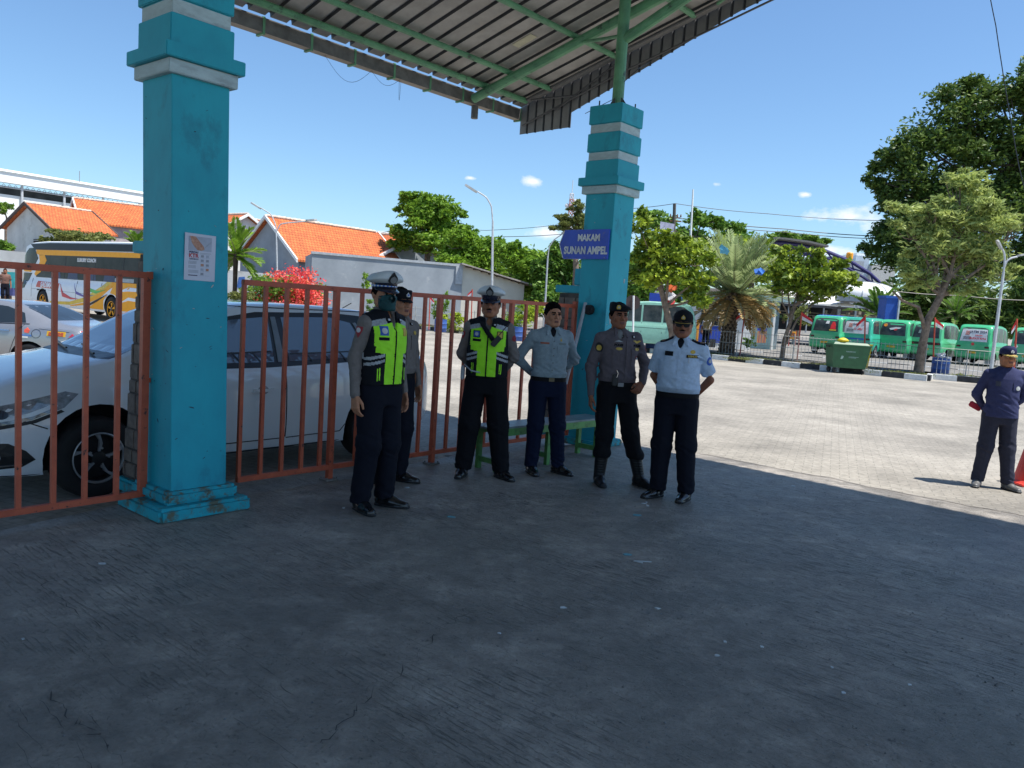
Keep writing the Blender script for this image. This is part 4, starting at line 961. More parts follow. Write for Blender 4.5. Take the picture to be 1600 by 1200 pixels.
# ---- headgear in head frame
def peaked_cap(hm, top, band, visor, badge=None, tall=1., checker=True):
    def ring(z, rx, ry, cy, lift, n=40): return [(rx*math.cos(2*math.pi*i/n), cy+ry*math.sin(2*math.pi*i/n), z+lift*max(0, -math.sin(2*math.pi*i/n))**1.5) for i in range(n)]
    n = 40; R_ = [ring(.038, .084, .103, .012, -.006), ring(.040, .0855, .1045, .012, -.006), ring(.078, .090, .110, .010, .004)]
    mb = MB(); vs = sum(R_, [])
    fs = [(i*n+j, i*n+(j+1) % n, (i+1)*n+(j+1) % n, (i+1)*n+j) for i in range(len(R_)-1) for j in range(n)]
    mi = [0]*len(fs)
    b0 = len(mb.v); mb.add(vs, fs, 0); hm('cap_band', mb, [band], True)
    R_ = [ring(.0765, .0895, .1095, .010, .004), ring(.083, .108, .122, .008, .008), ring(.090, .127, .140, .004, .016), ring(.096, .131, .144, .003, .020), ring(.106, .128, .141, .003, .024), ring(.124, .116, .128, .004, .028), ring(.141, .092, .104, .006, .026), ring(.152, .056, .064, .008, .014), ring(.155, .004, .004, .010, .0)]
    mb = MB(); vs = sum(R_, []); fs = [(i*n+j, i*n+(j+1) % n, (i+1)*n+(j+1) % n, (i+1)*n+j) for i in range(len(R_)-1) for j in range(n)]; fs.append(tuple((len(R_)-1)*n+j for j in range(n)))
    mb.add(vs, fs); hm('cap_crown', mb, top, True)
    if checker:
        mb = MB(); nn_ = 40
        for r in range(2):
            for j in range(nn_):
                a0, a1 = 2*math.pi*j/nn_, 2*math.pi*(j+1)/nn_
                z0, z1 = .050+r*.013, .063+r*.013
                q = [(.0885*math.cos(a), .012+.1085*math.sin(a), z+.004*max(0, -math.sin(a))**1.5) for a, z in ((a0, z0), (a1, z0), (a1, z1), (a0, z1))]
                mb.add(q, [(0, 1, 2, 3)], (j+r) % 2)
        hm('checker_band', mb, [mat('check_blue', (.05, .16, .55), .5), mat('check_white', (.6, .62, .66), .5)])
    mb = MB(); m_ = 17; vs = []
    for i in range(m_):
        a = math.pi+math.pi*(.06+.88*i/(m_-1)); c, s = math.cos(a), math.sin(a)
        e = max(0, -s)**.8
        vs += [(.086*c, .012+.106*s, .041), (.090*c, .012+.106*s-.058*e, .041-.030*e), (.090*c, .012+.106*s-.058*e, .0375-.030*e), (.086*c, .012+.106*s, .036)]
    fs = []
    for i in range(m_-1): fs += [(i*4+q, i*4+(q+1) % 4, i*4+4+(q+1) % 4, i*4+4+q) for q in range(4)]
    mb.add(vs, fs); hm('cap_visor', mb, visor, True)
    mb = MB(); z0 = .088; y0 = -.128
    mb.prism([(0, .056), (.012, .040), (.031, .018), (.033, -.002), (.020, -.022), (0, -.027), (-.020, -.022), (-.033, -.002), (-.031, .018), (-.012, .040)], (0, -.118, .100), (1, 0, 0), (0, -.30, 1), (0, -.020, 0), 0)
    o = Vector((0, -.139, .094)); mb.lathe([(.024, 0), (.024, .0015), (.018, .0015), (.018, 0)], o+Vector((0, -.003, .006)), 20, mi=1, ax=(0, -1, -.42)); mb.prism([(0, .015), (.009, .006), (.012, -.009), (-.012, -.009), (-.009, .006)], o+Vector((0, -.003, .006)), (1, 0, 0), (0, -.42, 1), (0, -.0025, 0), 1)
    for i in range(3): mb.lathe([(.002, 0), (.002, .002)], o+Vector(((i-1)*.007, -.010-.003*(i == 1), .026+.006*(i == 1))), 6, mi=1, ax=(0, -1, -.4))
    hm('cap_badge', mb, [BLACK, mat('silver', (.45, .45, .45), .35, metal=.6)])
def soft_cap(hm, crown, visor, visor_lift=.0, tall=1., badge=None, square=False, leaves=None, visor_len=.07):
    n = 36
    def ring(z, rx, ry, cy, lift=0): return [(rx*math.cos(2*math.pi*i/n), cy+ry*math.sin(2*math.pi*i/n), z+lift*max(0, -math.sin(2*math.pi*i/n))) for i in range(n)]
    if square: R_ = [ring(.030, .085, .104, .014), ring(.032, .087, .106, .014), ring(.072, .091, .109, .012, .006), ring(.094, .092, .109, .012, .010), ring(.104, .084, .10, .012, .006), ring(.108, .05, .06, .012), ring(.1085, .004, .004, .012)]
    else: R_ = [ring(.026, .084, .103, .014), ring(.028, .0855, .1045, .014), ring(.060, .0875, .108, .012, .006), ring(.088*tall, .080, .100, .012, .014), ring(.110*tall, .060, .076, .010, .014), ring(.121*tall, .033, .040, .006, .006), ring(.1235*tall, .004, .004, .006)]
    mb = MB(); vs = sum(R_, []); fs = [(i*n+j, i*n+(j+1) % n, (i+1)*n+(j+1) % n, (i+1)*n+j) for i in range(len(R_)-1) for j in range(n)]; fs.append(tuple((len(R_)-1)*n+j for j in range(n))); mb.add(vs, fs)
    mb.lathe([(.006, 0), (.004, .004), (0, .005)], (0, .006, .123*tall if not square else .108), 8)
    hm('cap_crown', mb, crown, True)
    mb = MB(); m_ = 17; vs = []
    for i in range(m_):
        a = math.pi+math.pi*(.14+.72*i/(m_-1)); c, s = math.cos(a), math.sin(a); e = max(0, (-s-.42)/.58)**.7
        y = .014+.104*s; vs += [(.085*c, y, .031), (.082*c, y-visor_len*e, .031-.022*e-.012*c*c), (.082*c, y-visor_len*e, .028-.022*e-.012*c*c), (.085*c, y, .027)]
    fs = []
    for i in range(m_-1): fs += [(i*4+q, i*4+(q+1) % 4, i*4+4+(q+1) % 4, i*4+4+q) for q in range(4)]
    mb.add(vs, fs); hm('cap_visor', mb, visor, True)
    if leaves:
        mb = MB()
        for i in range(11):
            a = math.pi+math.pi*(.22+.56*i/10); c, s = math.cos(a), math.sin(a); e = max(0, (-s-.42)/.58)**.7; y = .014+.104*s-visor_len*e*.72
            mb.lathe([(0, 0), (.007, .001), (.006, .0035), (0, .0045)], (.083*c, y, .0325-.0215*e*.75-.012*c*c), 7, sx=1.2)
        hm('gold_leaves', mb, leaves)
    if badge:
        mb = MB(); zc = .066 if not square else .068; yy = -.0985 if not square else -.098
        mb.prism([(0, .022), (.008, .012), (.016, .004), (.018, -.008), (.012, -.016), (-.012, -.016), (-.018, -.008), (-.016, .004), (-.008, .012)], (0, yy+.004, zc), (1, 0, 0), (0, .18, 1), (0, -.010, 0))
        mb.lathe([(.008, 0), (.008, .003)], (0, yy-.007, zc), 10, mi=1, ax=(0, -1, 0)); hm('cap_badge', mb, badge)
def beret(hm, m, badge):
    n = 36
    def ring(z, rx, ry, cx, cy, tilt=0): return [(cx+rx*math.cos(2*math.pi*i/n), cy+ry*math.sin(2*math.pi*i/n), z+tilt*math.cos(2*math.pi*i/n)) for i in range(n)]
    R_ = [ring(.040, .0835, .102, 0, .014), ring(.043, .086, .105, 0, .013), ring(.056, .088, .107, 0, .012), ring(.066, .098, .114, .009, .008, -.008), ring(.080, .104, .118, .015, .006, -.018), ring(.098, .096, .110, .010, .006, -.022), ring(.112, .066, .080, -.002, .006, -.016), ring(.119, .03, .03, -.01, .006, -.006), ring(.120, .003, .003, -.01, .006)]
    mb = MB(); vs = sum(R_, []); fs = [(i*n+j, i*n+(j+1) % n, (i+1)*n+(j+1) % n, (i+1)*n+j) for i in range(len(R_)-1) for j in range(n)]; fs.append(tuple((len(R_)-1)*n+j for j in range(n))); mb.add(vs, fs); hm('beret', mb, m, True)
    mb = MB(); mb.prism([(-.016, -.016), (.016, -.016), (.020, .0), (.014, .018), (0, .024), (-.014, .018), (-.020, 0)], (-.042, -.086, .076), Vector((.92, -.38, 0)), (0, -.1, 1), (-.004, -.012, 0)); mb.lathe([(.009, 0), (.009, .003)], (-.045, -.098, .078), 10, mi=1, ax=(-.38, -.92, 0)); hm('cap_badge', mb, badge)
# ---- small things stitched on clothes, thrown onto the cloth surface from the front
class Stitch:
    def __init__(s, t, k, *objs):
        s.t, s.k = t, k; V = []; Fa = []; o = 0
        for ob in objs:
            V += [v.co.copy() for v in ob.data.vertices]; Fa += [tuple(i+o for i in p.vertices) for p in ob.data.polygons]; o = len(V)
        s.b = BVHTree.FromPolygons(V, Fa)
    def put(s, name, poly, c, m, d=(0, 1, 0), off=.004, L=.03, rot=0., text=None, size=.02, bold=.0, xs=1.):
        """poly in metres at unit scale about c=(x,z) (or a 3D point), thrown along d"""
        k = s.k; d = Vector(d).normalized(); ux = Vector((0, 0, 1)).cross(d)*-1; ux = ux.normalized() if ux.length > .1 else Vector((1, 0, 0)); uz = ux.cross(d)*1
        if uz.z < 0: uz = -uz
        if ux.dot(Vector((1, 0, 0)))*1 < 0 and abs(d.y) > .5: ux = -ux
        if abs(d.y) <= .5: ux = Vector((0, -1, 0)) if d.x > 0 else Vector((0, 1, 0))
        if abs(d.z) > .7: ux, uz = Vector((1, 0, 0)), Vector((0, 1, 0))
        c0, s0 = math.cos(rot), math.sin(rot)
        if len(c) == 2: o = Vector((c[0]*k, 0, c[1]*k))-d*.5
        else: o = Vector(c)*k-d*.5
        if text is not None:
            vs, fs = text_mesh(text, size, bold=bold, xs=xs); vs = [((x*c0-y*s0)*k, (x*s0+y*c0)*k) for x, y in vs]; return decal(s.b, (vs, fs), o, ux, uz, d, name, m, s.t, off=off, text=True)
        return decal(s.b, [((x*c0-y*s0)*k, (x*s0+y*c0)*k) for x, y in poly], o, ux, uz, d, name, m, s.t, L=L*k, off=off)
def R_(w_, h_, y=0.): return [(-w_/2, -h_/2+y), (w_/2, -h_/2+y), (w_/2, h_/2+y), (-w_/2, h_/2+y)]
def disc(r, n=14, e=1.): return [(r*math.cos(2*math.pi*i/n), r*e*math.sin(2*math.pi*i/n)) for i in range(n)]
cloth = lambda nm, c, **k: mat(nm, c, k.pop('rough', .85), var=k.pop('var', .08), scale=30, bump=.12, bscale=900, spec=.2, **k)
UNI_GREY = cloth('police_grey', (.185, .16, .148)); UNI_BR = cloth('police_shirt', (.125, .104, .115)); NAVY = cloth('navy_trousers', (.0065, .0075, .015)); BLK = cloth('black_trousers', (.007, .0072, .010))
BLUEG = cloth('bluegrey_shirt', (.27, .335, .37)); PALE = cloth('pale_blue_shirt', (.46, .56, .70)); NAVYB = cloth('navy_blue_trousers', (.0065, .011, .034)); VB = cloth('vest_black', (.008, .009, .013)); LIME = mat('vest_lime', (.36, .86, .015), .7, var=.05, scale=20, bump=.1, bscale=500); REFL = mat('reflective_tape', (.34, .36, .38), .4, var=.2, scale=60)
TSH = cloth('navy_jersey', (.034, .040, .105)); CAPB = cloth('cap_black', (.008, .009, .013)); CAPN = cloth('cap_navy', (.02, .024, .075)); GOLD = mat('gold_thread', (.55, .36, .05), .5); SILV = mat('silver_thread', (.4, .42, .42), .5)
CAPW = mat('cap_white', (.62, .64, .64), .6, var=.04); VISB = mat('visor_black', (.01, .012, .03), .15, spec=.7); BADW = mat('badge_white', (.5, .5, .52), .6); BADR = mat('badge_red', (.30, .02, .03), .6); BADB = mat('badge_blue', (.03, .10, .42), .6); BADY = mat('badge_yellow', (.6, .45, .05), .6); CREAM = mat('chinstrap', (.3, .32, .3), .5)
S1_ = skin('skin_tan', (.46, .215, .125)); S2_ = skin('skin_brown', (.36, .155, .085)); S3_ = skin('skin_dark', (.30, .12, .068))
def vest_reg(c):
    x, y, z = c[:, 0], c[:, 1], c[:, 2]; ax = np.abs(x); fr = y < -.015
    m = np.ones(len(c), int)                            # black
    lime = fr & (ax > .007) & ((ax < .085) | ((z > 1.215) & (ax < .158)) | ((z > 1.165) & (ax < .12)) | ((z > 1.14+.6*(.085-ax)) & (z > 1.17) & (ax < .15))) & (z < 1.372-.25*(ax-.08)) & (z > .945)
    m[lime] = 0
    sil = fr & (z > 1.372-.25*(ax-.08)) & (z < 1.412-.25*(ax-.08)) & (ax > .065); m[sil] = 2
    zz = z-(1.145-.30*(ax-.085)*-1*0)+.28*(ax-.085)*0
    st = fr & (ax >= .087) & (((z > 1.128-.35*(ax-.13)) & (z < 1.150-.35*(ax-.13))) | ((z > 1.088-.35*(ax-.13)) & (z < 1.110-.35*(ax-.13)))); m[st] = 2
    pk = fr & (np.abs(ax-.118) < .0035) & (z > .97) & (z < 1.06); m[pk] = 0
    pk = fr & (np.abs(ax-.131) < .0035) & (z > .965) & (z < 1.055); m[pk] = 0
    m[(~fr) & (z > 1.12) & (z < 1.16)] = 2
    return m
VEST = dict(mats=[LIME, VB, REFL], reg=vest_reg)
def belt(t, k, J, z=.955, wx=.170, wy=.123, lean=(0, 0), m=None, buckle=None, cy=0.):
    mb = MB(); n = 40; vs = []
    for i in range(n):
        a = 2*math.pi*i/n; q = (abs(math.cos(a))**2.3+abs(math.sin(a))**2.3)**(-1/2.3)
        for dr, dz in ((0, -.02), (.006, -.02), (.006, .02), (0, .02)):
            vs.append(((wx+dr)*q*math.cos(a)*k+lean[0]*(z-.1)*k, ((wy+dr)*q*math.sin(a)+cy)*k+lean[1]*(z-.1)*k, (z+dz)*k))
    fs = [(i*4+q, ((i+1) % n)*4+q, ((i+1) % n)*4+(q+1) % 4, i*4+(q+1) % 4) for i in range(n) for q in range(4)]
    mb.add(vs, fs); o = mb.build('belt', m or mat('belt_leather', (.009, .009, .011), .7, spec=.15), t)
    if buckle:
        mb = MB(); mb.box((lean[0]*(z-.1)*k, (-wy-.010+cy)*k+lean[1]*(z-.1)*k, z*k), (.055*k, .008, .036*k), bev=.002); mb.build('buckle', buckle, t)
def yaw_to(az): return rad(180-az)        # a person facing azimuth az
def base_between(a, b): return (Vector(a)+Vector(b))/2
# 1 --- masked officer at left, turned to the right
p, J, k, pl, hm, vo, sh = person('person', 'person in lime police vest, white peaked cap and green face mask, nearest the camera', (-.985, 5.87, 0), yaw_to(128), 1.745,
    joints=dict(kneeL=(-.10, -.015, .49), ankL=(-.125, .015, .08), kneeR=(.085, -.02, .49), ankR=(.105, .01, .08), elL=(-.225, .055, 1.12), wrL=(-.235, .0, .865), elR=(.235, .05, 1.12), wrR=(.235, .0, .87)), look=(-18, 0, 0),
    shirt=dict(mats=[UNI_GREY]), trousers=dict(mat=NAVY, fit=1.12), vest=VEST, skinm=S1_, mask=mat('mask_green', (.006, .055, .060), .75, var=.15, scale=30), fat=.1, toe=(-14, 22))
peaked_cap(hm, CAPW, VISB, VISB)
st = Stitch(p, k, vo, sh)
st.put('pocket_patch', R_(.058, .066), (-.098, 1.325), BADB); st.put('patch_emblem', disc(.02, 10, 1.1), (-.098, 1.325), BADW, off=.007); st.put('name_tape', R_(.072, .022), (-.098, 1.268), VB); st.put('pocket_patch', R_(.05, .06), (.10, 1.32), GOLD); st.put('zip', R_(.007, .36), (0, 1.14), VB, off=.006)
for sx_ in (-1, 1): st.put('rank_tab', R_(.03, .022), (sx_*.055, 1.405), VB, off=.012); st.put('rank_mark', R_(.014, .014), (sx_*.055, 1.405), BADW, off=.016)
st.put('sleeve_badge', [(-.036, .030), (.036, .030), (.030, 0), (0, -.05), (-.030, 0)], (-.2, .01, 1.315), BADR, d=(1, .25, 0), L=.02); st.put('sleeve_emblem', disc(.018), (-.2, .01, 1.320), BADW, d=(1, .25, 0), off=.007)
belt(p, k, J)
P1 = p
# 2 --- officer behind
p, J, k, pl, hm, vo, sh = person('person', 'person in a grey police shirt and black field cap half hidden behind the masked officer', (-.995, 6.72, 0), yaw_to(128), 1.69,
    joints=dict(elR=(.24, .03, 1.12), wrR=(.235, -.03, .87)), look=(-8, 4, 0), shirt=dict(mats=[UNI_BR if False else UNI_GREY]), trousers=dict(mat=NAVY, fit=1.1), skinm=S1_, toe=(-12, 20), fat=.05)
soft_cap(hm, CAPB, CAPB, badge=[BADW, BADB], square=True, visor_len=.055)
st = Stitch(p, k, sh)
for sx_ in (-1, 1): st.put('pocket', R_(.10, .12), (sx_*.085, 1.24), UNI_GREY, off=.005); st.put('pocket_flap', [(-.052, .018), (.052, .018), (.052, -.016), (0, -.03), (-.052, -.016)], (sx_*.085, 1.285), UNI_GREY, off=.009)
st.put('button_placket', R_(.035, .40), (0, 1.17), UNI_GREY, off=.006); st.put('pocket_badge', disc(.022, 12, .8), (.09, 1.325), GOLD, off=.006)
for sx_ in (-1, 1): st.put('rank_tab', R_(.035, .022), (sx_*.06, 1.40), VB, off=.012); st.put('rank_mark', R_(.016, .014), (sx_*.06, 1.40), BADW, off=.016)
belt(p, k, J)
# 3 --- officer with moustache
p, J, k, pl, hm, vo, sh = person('person', 'person with moustache in lime police vest and white peaked cap, standing legs apart', (-.24, 7.20, 0), yaw_to(181), 1.72,
    joints=dict(hipL=(-.09, 0, .90), hipR=(.09, 0, .90), kneeL=(-.125, -.015, .49), kneeR=(.135, -.015, .49), ankL=(-.165, .015, .08), ankR=(.185, .015, .08), elL=(-.262, .085, 1.12), elR=(.262, .085, 1.12), wrL=(-.12, .175, .93), wrR=(.12, .175, .95), shL=(-.19, .01, 1.385), shR=(.19, .01, 1.385)),
    look=(-3, 0, 0), hand_pose=('back', 'back'), shirt=dict(mats=[UNI_GREY]), trousers=dict(mat=BLK, fit=1.22), vest=VEST, skinm=S2_, moustache=True, fat=.25, belly=.15, cargo=True, toe=(-8, 38))
peaked_cap(hm, CAPW, VISB, VISB, checker=False)
st = Stitch(p, k, vo, sh)
st.put('pocket_patch', R_(.062, .062), (-.102, 1.315), VB); st.put('patch_emblem', R_(.05, .05), (-.102, 1.315), BADB, off=.006); st.put('patch_emblem', disc(.017, 8), (-.102, 1.315), BADW, off=.009); st.put('name_tape', R_(.075, .022), (-.098, 1.262), VB); st.put('pocket_patch', R_(.055, .066), (.105, 1.315), VB); st.put('patch_emblem', R_(.043, .053), (.105, 1.315), GOLD, off=.006); st.put('zip', R_(.010, .40), (0, 1.14), VB, off=.006)
for sx_ in (-1, 1): st.put('rank_tab', R_(.03, .022), (sx_*.055, 1.405), VB, off=.012); st.put('rank_mark', R_(.016, .012), (sx_*.055, 1.405), BADW, off=.016)
st.put('sleeve_badge', [(-.032, .028), (.032, .028), (.028, 0), (0, -.042), (-.028, 0)], (-.235, 0, 1.30), BADR, d=(.5, .9, 0), L=.02); st.put('sleeve_emblem', disc(.014), (-.237, 0, 1.305), BADW, d=(.5, .9, 0), off=.007); st.put('sleeve_badge', disc(.028), (.235, 0, 1.29), BADR, d=(-.5, .9, 0), L=.02)
mb = MB(); mb.tube([Vector((-.10, -.02, 1.44))*k, Vector((-.055, -.115, 1.40))*k, Vector((.0, -.162, 1.33))*k, Vector((.05, -.165, 1.27))*k], [.012, .02, .022, .02], 8); mb.build('sling_strap', VB, p)
belt(p, k, J, wx=.172, wy=.13, m=mat('belt_white', (.4, .43, .46), .5))
rd = thing('radio', 'black handheld radio clipped across the chest of the officer with a moustache', 'radio', p.location)
mb = MB(); c = Vector((.075, -.178, 1.262))*k; rr_ = Matrix.Rotation(rad(38), 3, 'Y'); mb.box(c, (.05, .03, .105), rot=rr_, bev=.006); X_ = XF[p]; mb.v = [X_@v for v in mb.v]; mb.build('radio_body', BLACK, rd, world=True)
mb = MB(); a = Vector((-.02, -.16, 1.355))*k; mb.tube([X_@(c+rr_@Vector((-.016, 0, .05))), X_@(c+rr_@Vector((-.018, 0, .20)))], .004, 6); mb.build('antenna', BLACK, rd, world=True)
cs = thing('white_pouch', 'white lanyard pouch hanging at the belt of the officer with a moustache', 'pouch', p.location)
mb = MB(); mb.box(X_@(Vector((-.215, -.02, .955))*k), (.035, .05, .13), bev=.01); mb.build('pouch', mat('pouch_white', (.42, .45, .5), .5), cs, world=True)
mb = MB(); mb.tube([X_@(Vector(q)*k) for q in ((-.20, -.04, 1.03), (-.13, -.135, .985), (-.05, -.148, .975))], .007, 6); mb.build('strap', mat('pouch_white', (.42, .45, .5), .5), cs, world=True)
# 4 --- young man, blue-grey shirt
p, J, k, pl, hm, vo, sh = person('person', 'bareheaded person with short black hair in blue grey long sleeved shirt, elbows out', (.345, 7.55, 0), yaw_to(168), 1.655,
    joints=dict(kneeL=(-.10, -.01, .49), kneeR=(.125, -.01, .49), ankL=(-.115, .0, .08), ankR=(.165, .02, .08), shL=(-.195, .01, 1.375), shR=(.19, .01, 1.39), elL=(-.345, .09, 1.135), elR=(.315, .095, 1.15), wrL=(-.13, .165, .99), wrR=(.14, .165, 1.0)),
    look=(8, 0, 0), hand_pose=('back', 'back'), shirt=dict(mats=[BLUEG]), trousers=dict(mat=NAVYB, fit=1.02), skinm=S1_, fat=.12, belly=.05, toe=(4, 34), inner=VB, head_fat=.35)
st = Stitch(p, k, sh)
st.put('button_placket', R_(.034, .40), (0, 1.16), BLUEG, off=.006)
for z in (1.33, 1.26, 1.19, 1.12, 1.05): st.put('button', disc(.006, 8), (0, z), mat('button', (.08, .09, .11), .4), off=.010, L=.02)
for sx_ in (-1, 1): st.put('pocket', R_(.105, .12, -.03), (sx_*.090, 1.245), BLUEG, off=.0045); st.put('pocket_flap', [(-.056, .018), (.056, .018), (.056, -.012), (0, -.028), (-.056, -.012)], (sx_*.090, 1.268), BLUEG, off=.009)
st.put('name_tape', R_(.085, .017), (-.088, 1.308), mat('tape_red', (.34, .09, .05), .7)); st.put('name_tape', R_(.075, .016), (.09, 1.308), mat('tape_grey', (.16, .2, .2), .7)); st.put('pocket_badge', [(0, .02), (.012, -.012), (-.012, -.012)], (.075, 1.345), GOLD)
for sx_ in (-1, 1): st.put('shoulder_tab', R_(.10, .035), (sx_*.13, 1.42), BLUEG, d=(sx_*-.1, .5, -1), off=.006)
belt(p, k, J, wx=.172, wy=.125, cy=0, buckle=mat('brass', (.12, .1, .06), .4, metal=.5))
# 5 --- beret
p, J, k, pl, hm, vo, sh = person('person', 'person in black beret, dark grey police uniform and boots, one hand at the belt', (1.02, 7.30, 0), yaw_to(172), 1.69,
    joints=dict(kneeL=(-.115, -.02, .48), ankL=(-.155, -.03, .08), kneeR=(.13, -.035, .49), ankR=(.225, -.06, .08), elL=(-.275, .03, 1.10), wrL=(-.255, -.03, .84), elR=(.305, .03, 1.15), wrR=(.205, -.135, .985), shL=(-.185, 0, 1.38), shR=(.19, 0, 1.40)),
    look=(6, 0, 0), hand_pose=('hang', 'belt'), shirt=dict(mats=[UNI_BR]), trousers=dict(mat=BLK, fit=1.02), skinm=S3_, shoes='boot', bloused=True, fat=.0, cargo=True, toe=(-2, 26), lean=(-.055, .0), inner=mat('tee_grey', (.2, .2, .2), .9))
beret(hm, CAPB, [GOLD, SILV])
st = Stitch(p, k, sh)
st.put('button_placket', R_(.036, .40), (0, 1.17), UNI_BR, off=.006)
for sx_ in (-1, 1): st.put('pocket', R_(.105, .125, -.03), (sx_*.092, 1.225), UNI_BR, off=.005); st.put('pocket_flap', [(-.056, .018), (.056, .018), (.056, -.014), (0, -.03), (-.056, -.014)], (sx_*.092, 1.262), UNI_BR, off=.010)
st.put('lettering', None, (-.092, 1.318), VB, text='POLISI', size=.030, bold=.0012, off=.006, xs=.95); st.put('lettering', None, (.096, 1.318), VB, text='POLRI', size=.030, bold=.0012, off=.006, xs=.95)
st.put('pocket_badge', disc(.030, 14, .45), (-.088, 1.285), GOLD, off=.012); st.put('pocket_badge', disc(.026, 14, .55), (.098, 1.285), GOLD, off=.012); st.put('wing_badge', [(-.045, .012), (0, -.014), (.045, .012), (.02, .016), (0, .008), (-.02, .016)], (.095, 1.352), GOLD, off=.006); st.put('wing_badge', [(-.04, -.004), (0, .012), (.04, -.004), (0, -.004)], (-.09, 1.352), SILV, off=.006)
st.put('sleeve_badge', disc(.035, 12, 1.35), (-.22, .0, 1.285), BLACK, d=(.6, .8, 0), L=.02); st.put('sleeve_emblem', disc(.022, 12, 1.2), (-.22, .0, 1.28), GOLD, d=(.6, .8, 0), off=.007); st.put('sleeve_badge', disc(.035, 12, 1.1), (.225, 0, 1.30), BADR, d=(-.6, .8, 0)); st.put('pocket_button', disc(.013), (.10, 1.21), BADR, off=.009)
for sx_ in (-1, 1): st.put('rank_tab', R_(.035, .024), (sx_*.06, 1.40), VB, off=.012); st.put('rank_mark', R_(.018, .016), (sx_*.06, 1.40), BADW, off=.016)
belt(p, k, J, wx=.168, wy=.122, buckle=STEEL, lean=(-.055, 0))
X_ = XF[p]; ph = thing('radio', 'black radio with a chrome clip tucked at the beret wearer\'s belt', 'radio', p.location)
mb = MB(); mb.box(X_@(Vector((-.105, -.132, 1.0))*k), (.05, .035, .11), bev=.008); mb.build('radio_body', BLACK, ph, world=True)
mb = MB(); mb.tube([X_@(Vector(q)*k) for q in ((-.095, -.15, 1.02), (-.085, -.152, 1.06), (-.10, -.15, 1.09))], .004, 6); mb.build('clip', mat('chrome', (.6, .6, .6), .2, metal=1), ph, world=True)
# 6 --- pale shirt, sunglasses
def r6(c, J, k): return np.zeros(len(c), int)
p, J, k, pl, hm, vo, sh = person('person', 'person in sunglasses, black baseball cap and pale blue short sleeved shirt', (1.46, 6.86, 0), yaw_to(196), 1.655,
    joints=dict(kneeL=(-.105, -.01, .49), kneeR=(.11, -.01, .49), ankL=(-.115, -.02, .08), ankR=(.14, -.01, .08), shL=(-.195, 0, 1.365), shR=(.205, .01, 1.375), elL=(-.255, .09, 1.10), elR=(.30, .11, 1.095), wrL=(-.13, .19, .93), wrR=(.14, .19, .93)),
    look=(4, 4, 0), sleeves='short', hand_pose=('back', 'back'), shirt=dict(mats=[PALE]), trousers=dict(mat=NAVY, fit=1.16), skinm=S3_, glasses=True, moustache=True, fat=.55, belly=.75, toe=(-34, -14), inner=VB, head_fat=.7, lean=(-.01, 0))
soft_cap(hm, CAPB, CAPB, badge=[GOLD, SILV], leaves=GOLD)
st = Stitch(p, k, sh)
st.put('button_placket', R_(.034, .38), (0, 1.16), PALE, off=.006)
for sx_ in (-1, 1): st.put('pocket', [(-.056, .045), (.056, .045), (.056, -.06), (0, -.078), (-.056, -.06)], (sx_*.098, 1.235), PALE, off=.005)
st.put('name_tape', R_(.075, .04), (-.105, 1.318), VB); st.put('lettering', None, (.100, 1.305), GOLD, text='DISHUB', size=.022, bold=.001, off=.011); st.put('name_tape', R_(.10, .026), (.100, 1.305), VB, off=.006); st.put('pocket_badge', disc(.022, 12, .8), (.10, 1.345), GOLD)
st.put('pen', R_(.008, .05), (.075, 1.27), BADW, off=.010); st.put('sleeve_badge', disc(.032, 12, 1.2), (.25, .0, 1.27), BADB, d=(-.7, .7, 0)); st.put('sleeve_emblem', disc(.018, 8), (.25, .0, 1.27), SILV, d=(-.7, .7, 0), off=.007)
for sx_ in (-1, 1): st.put('shoulder_board', R_(.12, .055), (sx_*.135, 0.0, 1.40), NAVY, d=(sx_*-.12, .35, -1), off=.010); st.put('shoulder_bar', R_(.035, .04), (sx_*.165, 0., 1.40), mat('tape_brown', (.22, .13, .09), .7), d=(sx_*-.12, .35, -1), off=.014)
belt(p, k, J, wx=.186, wy=.148, cy=-.006, lean=(-.01, 0))
# 7 --- man on the right in the sun
p, J, k, pl, hm, vo, sh = person('person', 'person in navy long sleeved jersey and navy cap, alone in the sun at the right', tuple(GD(1548, 762)), yaw_to(194), 1.64,
    joints=dict(kneeL=(-.115, -.01, .49), kneeR=(.12, -.01, .49), ankL=(-.145, .03, .08), ankR=(.165, -.02, .08), shL=(-.19, .01, 1.38), shR=(.19, .01, 1.385), elL=(-.285, .075, 1.11), elR=(.285, .075, 1.12), wrL=(-.14, .165, .94), wrR=(.13, .165, .95)),
    look=(6, 2, 0), hand_pose=('back', 'back'), shirt=dict(mats=[TSH]), trousers=dict(mat=cloth('charcoal_trousers', (.028, .03, .05)), fit=1.08), skinm=S2_, shoes='tan', fat=.2, belly=.2, collar=False, untuck=True, toe=(-22, 24), head_fat=.5)
soft_cap(hm, CAPN, mat('visor_gold', (.42, .32, .10), .6, var=.5, scale=60), badge=[BADW, SILV], leaves=BADY)
st = Stitch(p, k, sh); st.put('pocket', R_(.085, .09), (.105, 1.24), TSH, off=.006); st.put('pocket_badge', disc(.026), (.118, 1.22), SILV, off=.010); st.put('chest_print', R_(.05, .06), (-.095, 1.26), cloth('print_grey', (.05, .055, .08))); 
X_ = XF[p]; rf = thing('red_baton', 'folded red flag held behind the back of the person in the navy jersey', 'flag', p.location)
mb = MB(); mb.box(X_@(Vector((-.235, .14, .955))*k), (.15, .03, .07), rot=Matrix.Rotation(rad(25), 3, 'Y'), bev=.01); mb.build('cloth_roll', mat('red_cloth', (.55, .03, .06), .8), rf, world=True)
tc_ = thing('traffic_cone', 'red traffic cone at the right edge behind the person in the navy jersey', 'traffic cone', tuple(GD(1606, 757)))
